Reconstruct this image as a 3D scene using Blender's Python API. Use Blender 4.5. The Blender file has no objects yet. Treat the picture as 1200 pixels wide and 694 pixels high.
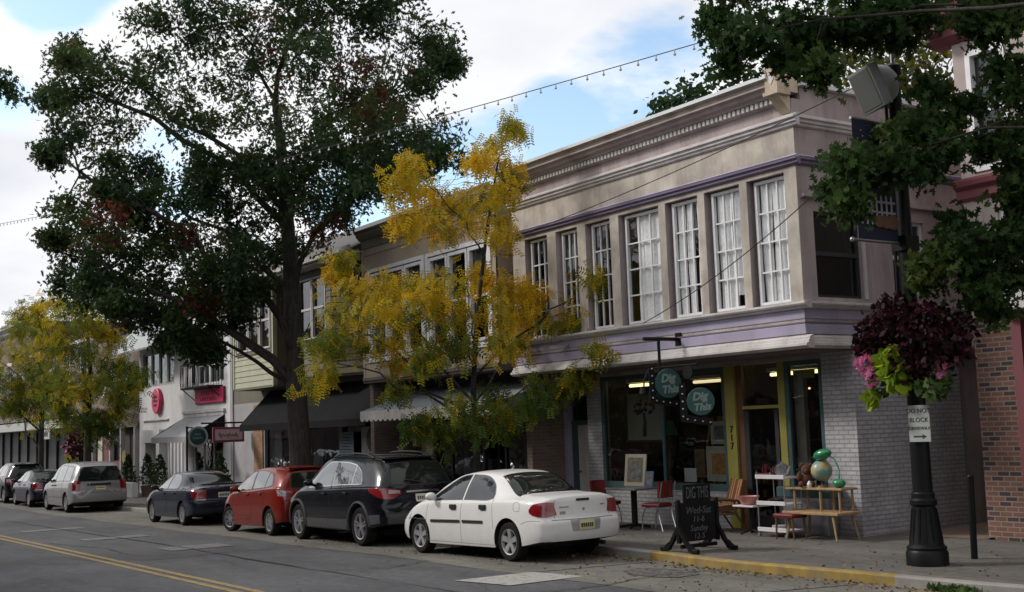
import bpy, bmesh, math, random
import numpy as np
from mathutils import Vector, Matrix
from mathutils.bvhtree import BVHTree

C = bpy.context.scene.collection
SC = bpy.context.scene
PI = math.pi
R = math.radians
random.seed(7)
RNG = np.random.default_rng(11)

# ------------------------------------------------------------------ camera
cam_d = bpy.data.cameras.new('camera'); cam = bpy.data.objects.new('camera', cam_d); C.objects.link(cam)
_r = Vector((0.55350912, 0.83215605, -0.03382258)); _d = Vector((-0.1098792, 0.03270969, -0.99340658)); _f = Vector((-0.82556297, 0.553576, 0.10954175))
cam.matrix_world = Matrix(((_r.x, -_d.x, -_f.x, 0), (_r.y, -_d.y, -_f.y, 0), (_r.z, -_d.z, -_f.z, 2.1), (0, 0, 0, 1)))
cam_d.sensor_width = 36; cam_d.lens = 42.15; cam_d.clip_end = 3000; cam_d.clip_start = 0.05
SC.camera = cam

# ------------------------------------------------------------------ sky and sun
CLEAR = [((-.738, .616, .275), .9942, .9994, .33), ((-.80, .545, .222), .9962, .9996, .28), ((-.912, .205, .362), .9975, .9998, .3), ((-.951, .179, .250), .9988, 1.0, .3), ((-.926, .306, .22), .9978, 1., .28), ((-.867, .458, .198), .995, 1, .3)]
SUN_EL, SUN_AZ = R(36), Vector((-0.72, -0.70, 0)).normalized()      # from the left, behind the photographer
W = bpy.data.worlds.new('World'); SC.world = W; W.use_nodes = True
nt = W.node_tree; N = nt.nodes; L = nt.links
for n in list(N): N.remove(n)
def nd(tree, t, **kw):
    n = tree.nodes.new(t)
    for k, v in kw.items(): setattr(n, k, v)
    return n
sky = nd(nt, 'ShaderNodeTexSky', sky_type='NISHITA', sun_disc=False, sun_elevation=SUN_EL)
sky.sun_rotation = math.atan2(SUN_AZ.x, SUN_AZ.y)
tc = nd(nt, 'ShaderNodeTexCoord'); sep = nd(nt, 'ShaderNodeSeparateXYZ'); L.new(tc.outputs['Generated'], sep.inputs[0])
def mth(op, a, b=None, tree=nt):
    n = nd(tree, 'ShaderNodeMath', operation=op)
    for i, v in enumerate((a, b)):
        if v is None: continue
        if isinstance(v, (int, float)): n.inputs[i].default_value = v
        else: tree.links.new(v, n.inputs[i])
    return n.outputs[0]
zz = mth('ADD', mth('MAXIMUM', sep.outputs['Z'], 0.0), 0.22)
cmb = nd(nt, 'ShaderNodeCombineXYZ')
L.new(mth('DIVIDE', sep.outputs['X'], zz), cmb.inputs[0]); L.new(mth('DIVIDE', sep.outputs['Y'], zz), cmb.inputs[1])
n1 = nd(nt, 'ShaderNodeTexNoise'); n1.inputs['Scale'].default_value = 1.7; n1.inputs['Detail'].default_value = 7; n1.inputs['Roughness'].default_value = .55
n1.inputs['Distortion'].default_value = .25
L.new(cmb.outputs[0], n1.inputs['Vector'])
def lobe(vec, lo, hi):                                              # a clearing in the cloud deck round one direction
    dp = nd(nt, 'ShaderNodeVectorMath', operation='DOT_PRODUCT'); L.new(tc.outputs['Generated'], dp.inputs[0])
    dp.inputs[1].default_value = Vector(vec).normalized()
    mr = nd(nt, 'ShaderNodeMapRange', interpolation_type='SMOOTHSTEP'); L.new(dp.outputs['Value'], mr.inputs[0])
    mr.inputs[1].default_value = lo; mr.inputs[2].default_value = hi
    return mr.outputs[0]
dens = n1.outputs['Fac']
for vec, lo, hi, k in (CLEAR):
    dens = mth('SUBTRACT', dens, mth('MULTIPLY', lobe(vec, lo, hi), k))
mask = nd(nt, 'ShaderNodeMapRange', interpolation_type='SMOOTHSTEP'); L.new(dens, mask.inputs[0])
mask.inputs[1].default_value = .17; mask.inputs[2].default_value = .34
n2 = nd(nt, 'ShaderNodeTexNoise'); n2.inputs['Scale'].default_value = 1.1; n2.inputs['Detail'].default_value = 6
mp = nd(nt, 'ShaderNodeMapping'); mp.inputs['Location'].default_value = (3.3, 1.2, 0); L.new(cmb.outputs[0], mp.inputs[0]); L.new(mp.outputs[0], n2.inputs['Vector'])
cr = nd(nt, 'ShaderNodeValToRGB'); L.new(n2.outputs['Fac'], cr.inputs[0])
cr.color_ramp.elements[0].position = .34; cr.color_ramp.elements[0].color = (6.5, 6.7, 7.2, 1)
cr.color_ramp.elements[1].position = .56; cr.color_ramp.elements[1].color = (9.2, 9.2, 9.3, 1)
skm = nd(nt, 'ShaderNodeMix', data_type='RGBA', blend_type='MULTIPLY'); skm.inputs[0].default_value = 1
L.new(sky.outputs[0], skm.inputs[6]); skm.inputs[7].default_value = (2.0, 2.0, 1.9, 1)
mx = nd(nt, 'ShaderNodeMix', data_type='RGBA'); L.new(mask.outputs[0], mx.inputs[0]); L.new(skm.outputs[2], mx.inputs[6]); L.new(cr.outputs[0], mx.inputs[7])
bg = nd(nt, 'ShaderNodeBackground'); bg.inputs['Strength'].default_value = .1; L.new(mx.outputs[2], bg.inputs[0])
wo = nd(nt, 'ShaderNodeOutputWorld'); L.new(bg.outputs[0], wo.inputs[0])
sd = bpy.data.lights.new('sun', 'SUN'); sun = bpy.data.objects.new('sun', sd); C.objects.link(sun)
sd.energy = 2.0; sd.angle = R(10); sd.color = (1, .95, .88)
_sv = Vector((SUN_AZ.x * math.cos(SUN_EL), SUN_AZ.y * math.cos(SUN_EL), math.sin(SUN_EL)))
sun.rotation_euler = _sv.to_track_quat('Z', 'Y').to_euler()
SC.view_settings.view_transform = 'Standard'; SC.view_settings.look = 'None'; SC.view_settings.exposure = .3; SC.view_settings.gamma = 1
SC.view_settings.use_curve_mapping = False
SC.cycles.max_bounces = 6; SC.cycles.transparent_max_bounces = 12; SC.cycles.caustics_reflective = False; SC.cycles.caustics_refractive = False

def gz(x):                                                          # the street falls gently towards the left
    return -0.0115 * max(0.0, min(-x, 45.0) - 15.5)

# ------------------------------------------------------------------ materials
MATS = {}
def base_mat(name):
    m = bpy.data.materials.new(name); m.use_nodes = True
    t = m.node_tree; p = t.nodes['Principled BSDF']; MATS[name] = m
    return m, t, p
def coords(t): return nd(t, 'ShaderNodeTexCoord').outputs['Object']
def noise(t, vec, scale, detail=4, rough=.6):
    n = nd(t, 'ShaderNodeTexNoise'); n.inputs['Scale'].default_value = scale; n.inputs['Detail'].default_value = detail; n.inputs['Roughness'].default_value = rough
    t.links.new(vec, n.inputs['Vector']); return n.outputs['Fac']
def ramp(t, fac, stops):
    r = nd(t, 'ShaderNodeValToRGB'); t.links.new(fac, r.inputs[0]); e = r.color_ramp.elements
    while len(e) < len(stops): e.new(.5)
    for i, (p_, c_) in enumerate(stops): e[i].position = p_; e[i].color = (*c_, 1) if len(c_) == 3 else c_
    return r.outputs[0]
def mixc(t, fac, a, b, mode='MIX'):
    m = nd(t, 'ShaderNodeMix', data_type='RGBA', blend_type=mode)
    for i, v in ((0, fac), (6, a), (7, b)):
        if isinstance(v, (int, float)): m.inputs[i].default_value = v
        elif isinstance(v, tuple): m.inputs[i].default_value = (*v, 1)
        else: t.links.new(v, m.inputs[i])
    return m.outputs[2]
def bump(t, p, h, strength=.3, dist=.01):
    b = nd(t, 'ShaderNodeBump'); b.inputs['Strength'].default_value = strength; b.inputs['Distance'].default_value = dist
    t.links.new(h, b.inputs['Height']); t.links.new(b.outputs[0], p.inputs['Normal'])
def pm(name, col, rough=.7, var=.18, scale=2.5, metal=0, coat=0, bmp=0, bscale=60, stain=None, stain_amt=.5, fine=None, spec=.5):
    """a plain painted / plastered / metal surface, with uneven colour"""
    m, t, p = base_mat(name); v = coords(t)
    lo = tuple(c * (1 - var) for c in col); hi = tuple(min(1, c * (1 + var)) for c in col)
    c = ramp(t, noise(t, v, scale, 6), [(.3, lo), (.7, hi)])
    if stain:
        mp = nd(t, 'ShaderNodeMapping'); mp.inputs['Scale'].default_value = (1.6, 1.6, .3); t.links.new(v, mp.inputs[0])
        f = ramp(t, noise(t, mp.outputs[0], 1.6, 9, .72), [(.45, (0, 0, 0)), (.72, (stain_amt,) * 3)])
        c = mixc(t, f, c, stain)
    if fine: c = mixc(t, fine, c, ramp(t, noise(t, v, 45, 3), [(.35, (.25, .25, .25)), (.65, (1, 1, 1))]), 'MULTIPLY')
    t.links.new(c, p.inputs['Base Color']); p.inputs['Roughness'].default_value = rough; p.inputs['Metallic'].default_value = metal
    p.inputs['Coat Weight'].default_value = coat; p.inputs['Specular IOR Level'].default_value = spec
    p.inputs['Coat Roughness'].default_value = .05
    if bmp: bump(t, p, noise(t, v, bscale, 4), bmp)
    return m
def brick(name, c1, c2, mortar, w=.21, h=.075, m_=.011, dark=None, rough=.8, bs=.6, var=.25):
    m, t, p = base_mat(name); v = coords(t)
    s = nd(t, 'ShaderNodeSeparateXYZ'); t.links.new(v, s.inputs[0]); cb = nd(t, 'ShaderNodeCombineXYZ')
    t.links.new(mth('ADD', s.outputs[0], s.outputs[1], t), cb.inputs[0]); t.links.new(s.outputs[2], cb.inputs[1])
    b = nd(t, 'ShaderNodeTexBrick'); t.links.new(cb.outputs[0], b.inputs['Vector'])
    b.inputs['Scale'].default_value = 1; b.inputs['Brick Width'].default_value = w; b.inputs['Row Height'].default_value = h
    b.inputs['Mortar Size'].default_value = m_; b.inputs['Mortar Smooth'].default_value = .25; b.inputs['Bias'].default_value = -.1
    b.inputs['Color1'].default_value = (*c1, 1); b.inputs['Color2'].default_value = (*c2, 1); b.inputs['Mortar'].default_value = (*mortar, 1)
    c = b.outputs['Color']
    if dark:                                                        # some bricks burnt dark
        b2 = nd(t, 'ShaderNodeTexBrick'); t.links.new(cb.outputs[0], b2.inputs['Vector'])
        for k in ('Scale', 'Brick Width', 'Row Height', 'Mortar Size', 'Mortar Smooth'): b2.inputs[k].default_value = b.inputs[k].default_value
        b2.inputs['Color1'].default_value = (1, 1, 1, 1); b2.inputs['Color2'].default_value = (0, 0, 0, 1); b2.inputs['Mortar'].default_value = (0, 0, 0, 1)
        b2.inputs['Bias'].default_value = 0
        f = ramp(t, b2.outputs['Color'], [(.66, (0, 0, 0)), (.72, (.9, .9, .9))])
        c = mixc(t, f, c, dark)
    g = ramp(t, noise(t, v, 3, 6), [(.3, (1 - var,) * 3), (.7, (1, 1, 1))])
    c = mixc(t, 1, c, g, 'MULTIPLY')
    t.links.new(c, p.inputs['Base Color']); p.inputs['Roughness'].default_value = rough
    hgt = mth('ADD', mth('MULTIPLY', b.outputs['Fac'], -1.0, t), mth('MULTIPLY', noise(t, v, 60, 3), .35, t), t)
    bump(t, p, hgt, bs, .012)
    return m
def glass(name, tint=(.75, .8, .8), rough=.03, trans=.8):
    """a window pane: mostly see-through, mirror-like at the angle the pane makes with the eye"""
    m, t, p = base_mat(name); t.nodes.remove(p)
    tr = nd(t, 'ShaderNodeBsdfTransparent'); tr.inputs[0].default_value = (*tint, 1)
    gl = nd(t, 'ShaderNodeBsdfGlossy'); gl.inputs['Roughness'].default_value = rough; gl.inputs[0].default_value = (.95, .97, 1, 1)
    n = noise(t, coords(t), 1.5, 2); b = nd(t, 'ShaderNodeBump'); b.inputs['Strength'].default_value = .12; b.inputs['Distance'].default_value = .1
    t.links.new(n, b.inputs['Height']); t.links.new(b.outputs[0], gl.inputs['Normal'])
    fr = nd(t, 'ShaderNodeFresnel'); ge = nd(t, 'ShaderNodeNewGeometry'); mr = nd(t, 'ShaderNodeMapRange'); t.links.new(ge.outputs['Backfacing'], mr.inputs[0])
    mr.inputs[3].default_value = 1.5; mr.inputs[4].default_value = 1 / 1.5; t.links.new(mr.outputs[0], fr.inputs[0])   # same reflection from either side
    ad = mth('ADD', mth('MULTIPLY', fr.outputs[0], 1.25, t), 1 - trans - .17, t); ad.node.use_clamp = True
    mxs = nd(t, 'ShaderNodeMixShader'); t.links.new(ad, mxs.inputs[0]); t.links.new(tr.outputs[0], mxs.inputs[1]); t.links.new(gl.outputs[0], mxs.inputs[2])
    t.links.new(mxs.outputs[0], t.nodes['Material Output'].inputs[0])
    return m
def glow(name, col, s):
    m, t, p = base_mat(name); p.inputs['Base Color'].default_value = (*col, 1)
    p.inputs['Emission Color'].default_value = (*col, 1); p.inputs['Emission Strength'].default_value = s
    return m
def leafmat(name, stops, trans=.35, rough=.55):
    m, t, p = base_mat(name)
    a = nd(t, 'ShaderNodeAttribute', attribute_name='tint')
    c = ramp(t, a.outputs['Fac'], stops)
    t.links.new(c, p.inputs['Base Color']); p.inputs['Roughness'].default_value = rough; p.inputs['Specular IOR Level'].default_value = .12
    tl = nd(t, 'ShaderNodeBsdfTranslucent'); t.links.new(c, tl.inputs[0])
    mxs = nd(t, 'ShaderNodeMixShader'); mxs.inputs[0].default_value = trans
    t.links.new(p.outputs[0], mxs.inputs[1]); t.links.new(tl.outputs[0], mxs.inputs[2]); t.links.new(mxs.outputs[0], t.nodes['Material Output'].inputs[0])
    return m

# ------------------------------------------------------------------ building helpers
class MB:
    """collects shapes; build() links them as ONE mesh object"""
    def __init__(s): s.v = []; s.f = []; s.m = []; s.T = None; s.sm = []
    def add(s, vs, fs, mi=0, smooth=False):
        o = len(s.v)
        for p in vs:
            p = Vector(p); s.v.append(s.T @ p if s.T else p)
        for f in fs: s.f.append([i + o for i in f]); s.m.append(mi); s.sm.append(smooth)
        return s
    def box(s, x0, x1, y0, y1, z0, z1, mi=0):
        x0, x1 = min(x0, x1), max(x0, x1); y0, y1 = min(y0, y1), max(y0, y1); z0, z1 = min(z0, z1), max(z0, z1)
        return s.add([(x0, y0, z0), (x1, y0, z0), (x1, y1, z0), (x0, y1, z0), (x0, y0, z1), (x1, y0, z1), (x1, y1, z1), (x0, y1, z1)],
                     [(0, 3, 2, 1), (4, 5, 6, 7), (0, 1, 5, 4), (1, 2, 6, 5), (2, 3, 7, 6), (3, 0, 4, 7)], mi)
    def bbox(s, x0, x1, y0, y1, z0, z1, b=.01, mi=0):
        """box with chamfered edges"""
        bm = bmesh.new(); bmesh.ops.create_cube(bm, size=1)
        for v in bm.verts: v.co = Vector(((x0 + x1) / 2 + v.co.x * abs(x1 - x0), (y0 + y1) / 2 + v.co.y * abs(y1 - y0), (z0 + z1) / 2 + v.co.z * abs(z1 - z0)))
        bmesh.ops.bevel(bm, geom=bm.edges[:], offset=b, segments=2, affect='EDGES', profile=.6)
        bm.verts.index_update(); s.add([v.co for v in bm.verts], [[v.index for v in f.verts] for f in bm.faces], mi); bm.free(); return s
    def tube(s, pts, rad, n=8, mi=0, caps=True, smooth=True):
        pts = [Vector(p) for p in pts]
        rr = rad if isinstance(rad, (list, tuple)) else [rad] * len(pts)
        vs = []; fs = []
        u = None
        for i, p in enumerate(pts):
            d = (pts[min(i + 1, len(pts) - 1)] - pts[max(i - 1, 0)]); d = d.normalized() if d.length > 1e-9 else Vector((0, 0, 1))
            if u is None: u = d.orthogonal().normalized()
            u = (u - d * u.dot(d)); u = u.normalized() if u.length > 1e-6 else d.orthogonal().normalized()
            w = d.cross(u)
            for k in range(n):
                a = 2 * PI * k / n; vs.append(p + (u * math.cos(a) + w * math.sin(a)) * rr[i])
        for i in range(len(pts) - 1):
            for k in range(n):
                a, b = i * n + k, i * n + (k + 1) % n; fs.append((a, b, b + n, a + n))
        if caps: fs.append(tuple(range(n))[::-1]); fs.append(tuple(range((len(pts) - 1) * n, len(pts) * n)))
        return s.add(vs, fs, mi, smooth)
    def lathe(s, prof, c=(0, 0, 0), n=20, mi=0, axis='z', smooth=True, flute=None):
        vs = []; fs = []
        for (r, h) in prof:
            for k in range(n):
                a = 2 * PI * k / n; q = r
                if axis == 'z': vs.append((c[0] + q * math.cos(a), c[1] + q * math.sin(a), c[2] + h))
                elif axis == 'y': vs.append((c[0] + q * math.cos(a), c[1] + h, c[2] + q * math.sin(a)))
                else: vs.append((c[0] + h, c[1] + q * math.cos(a), c[2] + q * math.sin(a)))
        for i in range(len(prof) - 1):
            for k in range(n):
                a, b = i * n + k, i * n + (k + 1) % n; fs.append((a, b, b + n, a + n))
        fs.append(tuple(range(n))[::-1]); fs.append(tuple(range((len(prof) - 1) * n, len(prof) * n)))
        return s.add(vs, fs, mi, smooth)
    def prism(s, poly, a0, a1, axis='y', mi=0):
        """a 2-D outline pushed along an axis: 'y' outline is (x,z); 'x' outline is (y,z); 'z' outline is (x,y)"""
        f = {'y': lambda p, a: (p[0], a, p[1]), 'x': lambda p, a: (a, p[0], p[1]), 'z': lambda p, a: (p[0], p[1], a)}[axis]
        n = len(poly); vs = [f(p, a0) for p in poly] + [f(p, a1) for p in poly]
        fs = [tuple(range(n)), tuple(range(n, 2 * n))[::-1]] + [((i + 1) % n, i, i + n, (i + 1) % n + n) for i in range(n)]
        return s.add(vs, fs, mi)
    def sphere(s, c, r, n=12, mi=0, sc=(1, 1, 1)):
        return s.lathe_s([(math.sin(PI * i / n) * r, -math.cos(PI * i / n) * r) for i in range(n + 1)], c, 2 * n, mi, sc)
    def lathe_s(s, prof, c, n, mi, sc):
        vs = []; fs = []
        for (r, h) in prof:
            for k in range(n):
                a = 2 * PI * k / n; vs.append((c[0] + max(r, 1e-4) * math.cos(a) * sc[0], c[1] + max(r, 1e-4) * math.sin(a) * sc[1], c[2] + h * sc[2]))
        for i in range(len(prof) - 1):
            for k in range(n):
                a, b = i * n + k, i * n + (k + 1) % n; fs.append((a, b, b + n, a + n))
        return s.add(vs, fs, mi, True)
    def wall(s, u0, u1, z0, z1, d0, d1, holes=(), mi=0, mr=None):
        """upright slab with rectangular openings, reveals included: u along the wall, d through it"""
        mr = mi if mr is None else mr
        us = sorted({u0, u1, *[h[0] for h in holes], *[h[1] for h in holes]}); zs = sorted({z0, z1, *[h[2] for h in holes], *[h[3] for h in holes]})
        us = [u for u in us if u0 <= u <= u1]; zs = [z for z in zs if z0 <= z <= z1]
        def solid(i, j):
            if i < 0 or j < 0 or i >= len(us) - 1 or j >= len(zs) - 1: return False
            a, b = (us[i] + us[i + 1]) / 2, (zs[j] + zs[j + 1]) / 2
            return not any(h[0] < a < h[1] and h[2] < b < h[3] for h in holes)
        for i in range(len(us) - 1):
            for j in range(len(zs) - 1):
                if not solid(i, j): continue
                a, b, c, d = us[i], us[i + 1], zs[j], zs[j + 1]
                s.add([(a, d0, c), (b, d0, c), (b, d0, d), (a, d0, d)], [(0, 1, 2, 3)], mi)
                s.add([(a, d1, c), (b, d1, c), (b, d1, d), (a, d1, d)], [(3, 2, 1, 0)], mi)
                if not solid(i - 1, j): s.add([(a, d0, c), (a, d1, c), (a, d1, d), (a, d0, d)], [(3, 2, 1, 0)], mr)
                if not solid(i + 1, j): s.add([(b, d0, c), (b, d1, c), (b, d1, d), (b, d0, d)], [(0, 1, 2, 3)], mr)
                if not solid(i, j - 1): s.add([(a, d0, c), (b, d0, c), (b, d1, c), (a, d1, c)], [(3, 2, 1, 0)], mr)
                if not solid(i, j + 1): s.add([(a, d0, d), (b, d0, d), (b, d1, d), (a, d1, d)], [(0, 1, 2, 3)], mr)
        return s
    def build(s, name, mats, parent=None, world=True, sharp=35):
        me = bpy.data.meshes.new(name)
        off = Vector((0, 0, 0))
        if parent is not None and world:
            r = parent
            while r.parent: r = r.parent
            off = r.location
        me.from_pydata([tuple(v - off) for v in s.v], [], s.f)
        if not isinstance(mats, (list, tuple)): mats = [mats]
        for m in mats: me.materials.append(MATS[m] if isinstance(m, str) else m)
        me.polygons.foreach_set('material_index', s.m); me.polygons.foreach_set('use_smooth', s.sm)
        me.update()
        if any(s.sm): me.set_sharp_from_angle(angle=R(sharp))
        o = bpy.data.objects.new(name, me); C.objects.link(o)
        if parent is not None: o.parent = parent
        return o
def tag(o, label=None, cat=None, group=None, kind=None):
    if label: o['label'] = label
    if cat: o['category'] = cat
    if group: o['group'] = group
    if kind: o['kind'] = kind
    return o
def empty(name, loc, label, cat, group=None, rz=0):
    o = bpy.data.objects.new(name, None); C.objects.link(o); o.location = loc; o.rotation_euler = (0, 0, rz); o.empty_display_size = .3
    return tag(o, label, cat, group)
def solo(mb, name, mats, label, cat, group=None, loc=None):
    """a thing that is one mesh; its origin goes to loc"""
    if loc is not None:
        for i, v in enumerate(mb.v): mb.v[i] = v - Vector(loc)
    o = mb.build(name, mats)
    if loc is not None: o.location = loc
    return tag(o, label, cat, group)
def copy_tree(o, parent=None):
    c = o.copy(); C.objects.link(c)
    if parent: c.parent = parent
    for ch in list(o.children): copy_tree(ch, c)
    return c
def text_mesh(txt, size, depth=.004, shear=0, spacing=1, bold=0):
    cu = bpy.data.curves.new('t', 'FONT'); cu.body = txt; cu.size = size; cu.extrude = depth; cu.shear = shear; cu.align_x = 'CENTER'; cu.align_y = 'CENTER'
    cu.space_line = .9; cu.space_character = spacing; cu.offset = bold; cu.resolution_u = 3
    o = bpy.data.objects.new('t', cu); C.objects.link(o)
    bpy.context.view_layer.update()
    me = bpy.data.meshes.new_from_object(o.evaluated_get(bpy.context.evaluated_depsgraph_get()))
    C.objects.unlink(o); bpy.data.objects.remove(o); bpy.data.curves.remove(cu)
    vs = [v.co.copy() for v in me.vertices]; fs = [tuple(p.vertices) for p in me.polygons]; bpy.data.meshes.remove(me)
    return vs, fs
def put_text(mb, txt, size, M, mi=0, **kw):
    """text in the local XY plane, placed by matrix M"""
    vs, fs = text_mesh(txt, size, **kw); T0 = mb.T; mb.T = (T0 @ M) if T0 else M; mb.add(vs, fs, mi); mb.T = T0
def face_M(pos, normal, up=(0, 0, 1)):
    """matrix whose local X,Y lie in an upright plane and local Z is its outward normal"""
    n = Vector(normal).normalized(); x = Vector(up).cross(n).normalized(); y = n.cross(x)
    return Matrix(((x.x, y.x, n.x, pos[0]), (x.y, y.y, n.y, pos[1]), (x.z, y.z, n.z, pos[2]), (0, 0, 0, 1)))
def side_T(xp):                                                     # (along, inward, z) of a wall facing +X at x = xp
    return Matrix(((0, -1, 0, xp), (1, 0, 0, 0), (0, 0, 1, 0), (0, 0, 0, 1)))
# ------------------------------------------------------------------ material list
pm('stucco', (.46, .415, .36), .9, .26, 2.2, bmp=.3, bscale=35, stain=(.25, .20, .19), stain_amt=.8)
pm('stucco_mauve_shade', (.37, .31, .305), .9, .17, 1.4, bmp=.3, bscale=35, stain=(.18, .14, .14), stain_amt=.75)  # mauve paint, and on side wall and reveals shade put into the colour
pm('lavender', (.37, .335, .46), .75, .12, 2, stain=(.29, .26, .31), stain_amt=.6)
pm('purple_trim', (.165, .135, .205), .75, .15, 2)
pm('white_trim', (.58, .555, .55), .7, .12, 2, stain=(.34, .30, .28), stain_amt=.8)
pm('flashing', (.62, .64, .66), .45, .08, 3)
pm('tan_stone', (.46, .38, .28), .8, .2, 6)
pm('white_sash', (.72, .72, .74), .5, .08, 5)
brick('grey_brick', (.46, .45, .475), (.53, .515, .54), (.33, .32, .34), .215, .075, .012, bs=.9, var=.3)
brick('tan_brick', (.50, .41, .28), (.40, .32, .22), (.26, .22, .18), .215, .075, .012)
brick('orange_brick', (.42, .20, .09), (.30, .13, .06), (.28, .22, .17), .215, .075, .012)
brick('red_brick', (.25, .105, .07), (.17, .075, .055), (.25, .215, .185), .215, .078, .012, dark=(.035, .03, .035), bs=.7)
brick('dim_brick', (.20, .14, .11), (.15, .10, .08), (.20, .17, .15), .215, .075, .012)
pm('teal_paint', (.045, .085, .09), .5, .12, 3)
pm('yellow_paint', (.29, .26, .06), .5, .1, 3)
pm('dark_paint', (.025, .024, .028), .55, .2, 3)
pm('black_iron', (.007, .007, .008), .45, .2, 6, spec=.2)
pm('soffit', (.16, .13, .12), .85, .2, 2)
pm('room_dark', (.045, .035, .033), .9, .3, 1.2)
pm('room_floor', (.10, .07, .05), .6, .2, 2)
pm('roof_felt', (.09, .085, .08), .9, .2, 2)
pm('curtain', (.78, .78, .78), .9, .08, 7, bmp=.2, bscale=20)
pm('lace', (.90, .90, .90), .9, .12, 16, bmp=.1, bscale=20)
pm('beige_siding', (.36, .30, .225), .7, .1, 1.5, stain=(.22, .18, .14), stain_amt=.35)
pm('sunlit_sage_siding', (.44, .44, .32), .7, .08, 2, stain=(.30, .29, .21), stain_amt=.3)  # siding lightened, sun on the left bay put into the colour
pm('olive_shade_siding', (.155, .145, .105), .75, .12, 2)  # same siding darkened, tree shade in the colour; plain olive elsewhere
pm('white_stucco', (.66, .65, .66), .85, .07, 1.3, bmp=.2, bscale=40, stain=(.48, .46, .46), stain_amt=.5)
pm('grey_stucco', (.34, .33, .34), .9, .1, 1.5, bmp=.2, bscale=40)
pm('awning_black', (.012, .012, .014), .9, .2, 4, spec=.1)
pm('awning_grey', (.30, .30, .315), .85, .1, 3)
pm('awning_teal', (.25, .29, .30), .85, .12, 2)
pm('awning_white', (.62, .59, .55), .85, .12, 4, stain=(.4, .36, .3), stain_amt=.4)
pm('awning_metal', (.22, .23, .25), .5, .15, 3, metal=.3)
pm('sign_red', (.60, .035, .12), .45, .06, 4)
pm('sign_darkred', (.16, .012, .04), .5, .1, 4)
pm('sign_teal', (.02, .078, .07), .55, .1, 4)
pm('sign_text', (.19, .25, .235), .6, .1, 6)
pm('sign_pink', (.52, .40, .43), .6, .05, 4)
pm('sign_maroon', (.20, .045, .09), .55, .1, 4)
pm('maroon_trim', (.17, .045, .055), .6, .12, 3)
pm('pink_stucco', (.42, .35, .335), .9, .1, 2, bmp=.2, bscale=40)
pm('white_paint', (.75, .74, .72), .6, .06, 3)
pm('sign_white', (.36, .385, .365), .55, .06, 4)
pm('chrome', (.6, .6, .62), .18, .05, 3, metal=1)
pm('steel', (.35, .35, .37), .4, .1, 4, metal=.8)
pm('red_vinyl', (.13, .010, .013), .4, .1, 4)
pm('blond_wood', (.38, .25, .12), .5, .2, 9, fine=.3)
pm('brown_wood', (.14, .065, .03), .5, .25, 9, fine=.3)
pm('orange_stripe', (.42, .21, .07), .9, .2, 20)
pm('brown_stripe', (.13, .06, .03), .9, .2, 20)
pm('chalkboard', (.012, .012, .013), .8, .3, 5, spec=.12)
pm('chalk', (.11, .11, .118), .95, .35, 30)
pm('green_enamel', (.02, .22, .09), .25, .08, 4, coat=.6)
pm('enamel_white', (.62, .60, .62), .35, .06, 4)
pm('paper', (.52, .49, .40), .9, .08, 5)
pm('sepia', (.28, .20, .10), .9, .5, 7)
pm('photo_grey', (.20, .20, .19), .8, .6, 9)
pm('photo_blue', (.12, .16, .24), .8, .4, 9)
pm('orange_paper', (.45, .22, .08), .9, .45, 12)
pm('teal_shade', (.10, .26, .22), .9, .1, 4)
pm('pink_bowl', (.55, .22, .19), .4, .06, 4)
pm('pewter', (.36, .37, .40), .35, .1, 5, metal=.8)
pm('teddy', (.10, .04, .025), .95, .3, 30, bmp=.6, bscale=90)
pm('navy', (.018, .018, .045), .8, .15, 5)
pm('pumpkin', (.17, .09, .05), .8, .15, 6)
pm('fence_white', (.42, .43, .46), .8, .08, 5)
pm('housing', (.42, .43, .42), .6, .08, 4)
pm('lamp_housing', (.2, .205, .2), .6, .1, 4); pm('housing_face', (.10, .105, .10), .6, .15, 60)
pm('basket_moss', (.05, .055, .03), .95, .3, 30)
pm('kerb_yellow', (.27, .18, .04), .85, .3, 5, stain=(.17, .15, .12), stain_amt=1.0, bmp=.3, bscale=50)
pm('kerb_stone', (.24, .225, .21), .9, .2, 4, bmp=.3, bscale=50)
pm('cable', (.02, .02, .022), .6)
pm('bulb', (.42, .42, .40), .3)
pm('lime_paint', (.45, .50, .06), .5)
pm('planter', (.17, .10, .07), .8, .2, 8)
pm('poster_blue', (.30, .42, .50), .8, .12, 9)
glass('pane', (.97, .98, .98), trans=.81); glass('pane_dark', (.27, .29, .30), trans=.81); glass('pane_clear', (.58, .61, .61), trans=.815)
glow('tube_light', (1, .84, .38), 2.6); glow('warm_bulb', (1, .55, .25), 3.2); glow('tube_dim', (1, .8, .45), 1.2)
# globe: sea with land patches
_m, _t, _p = base_mat('globe_map'); _c = ramp(_t, noise(_t, coords(_t), 7, 5), [(.47, (.16, .30, .30)), (.53, (.42, .34, .18))]); _t.links.new(_c, _p.inputs['Base Color']); _p.inputs['Roughness'].default_value = .35
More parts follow.
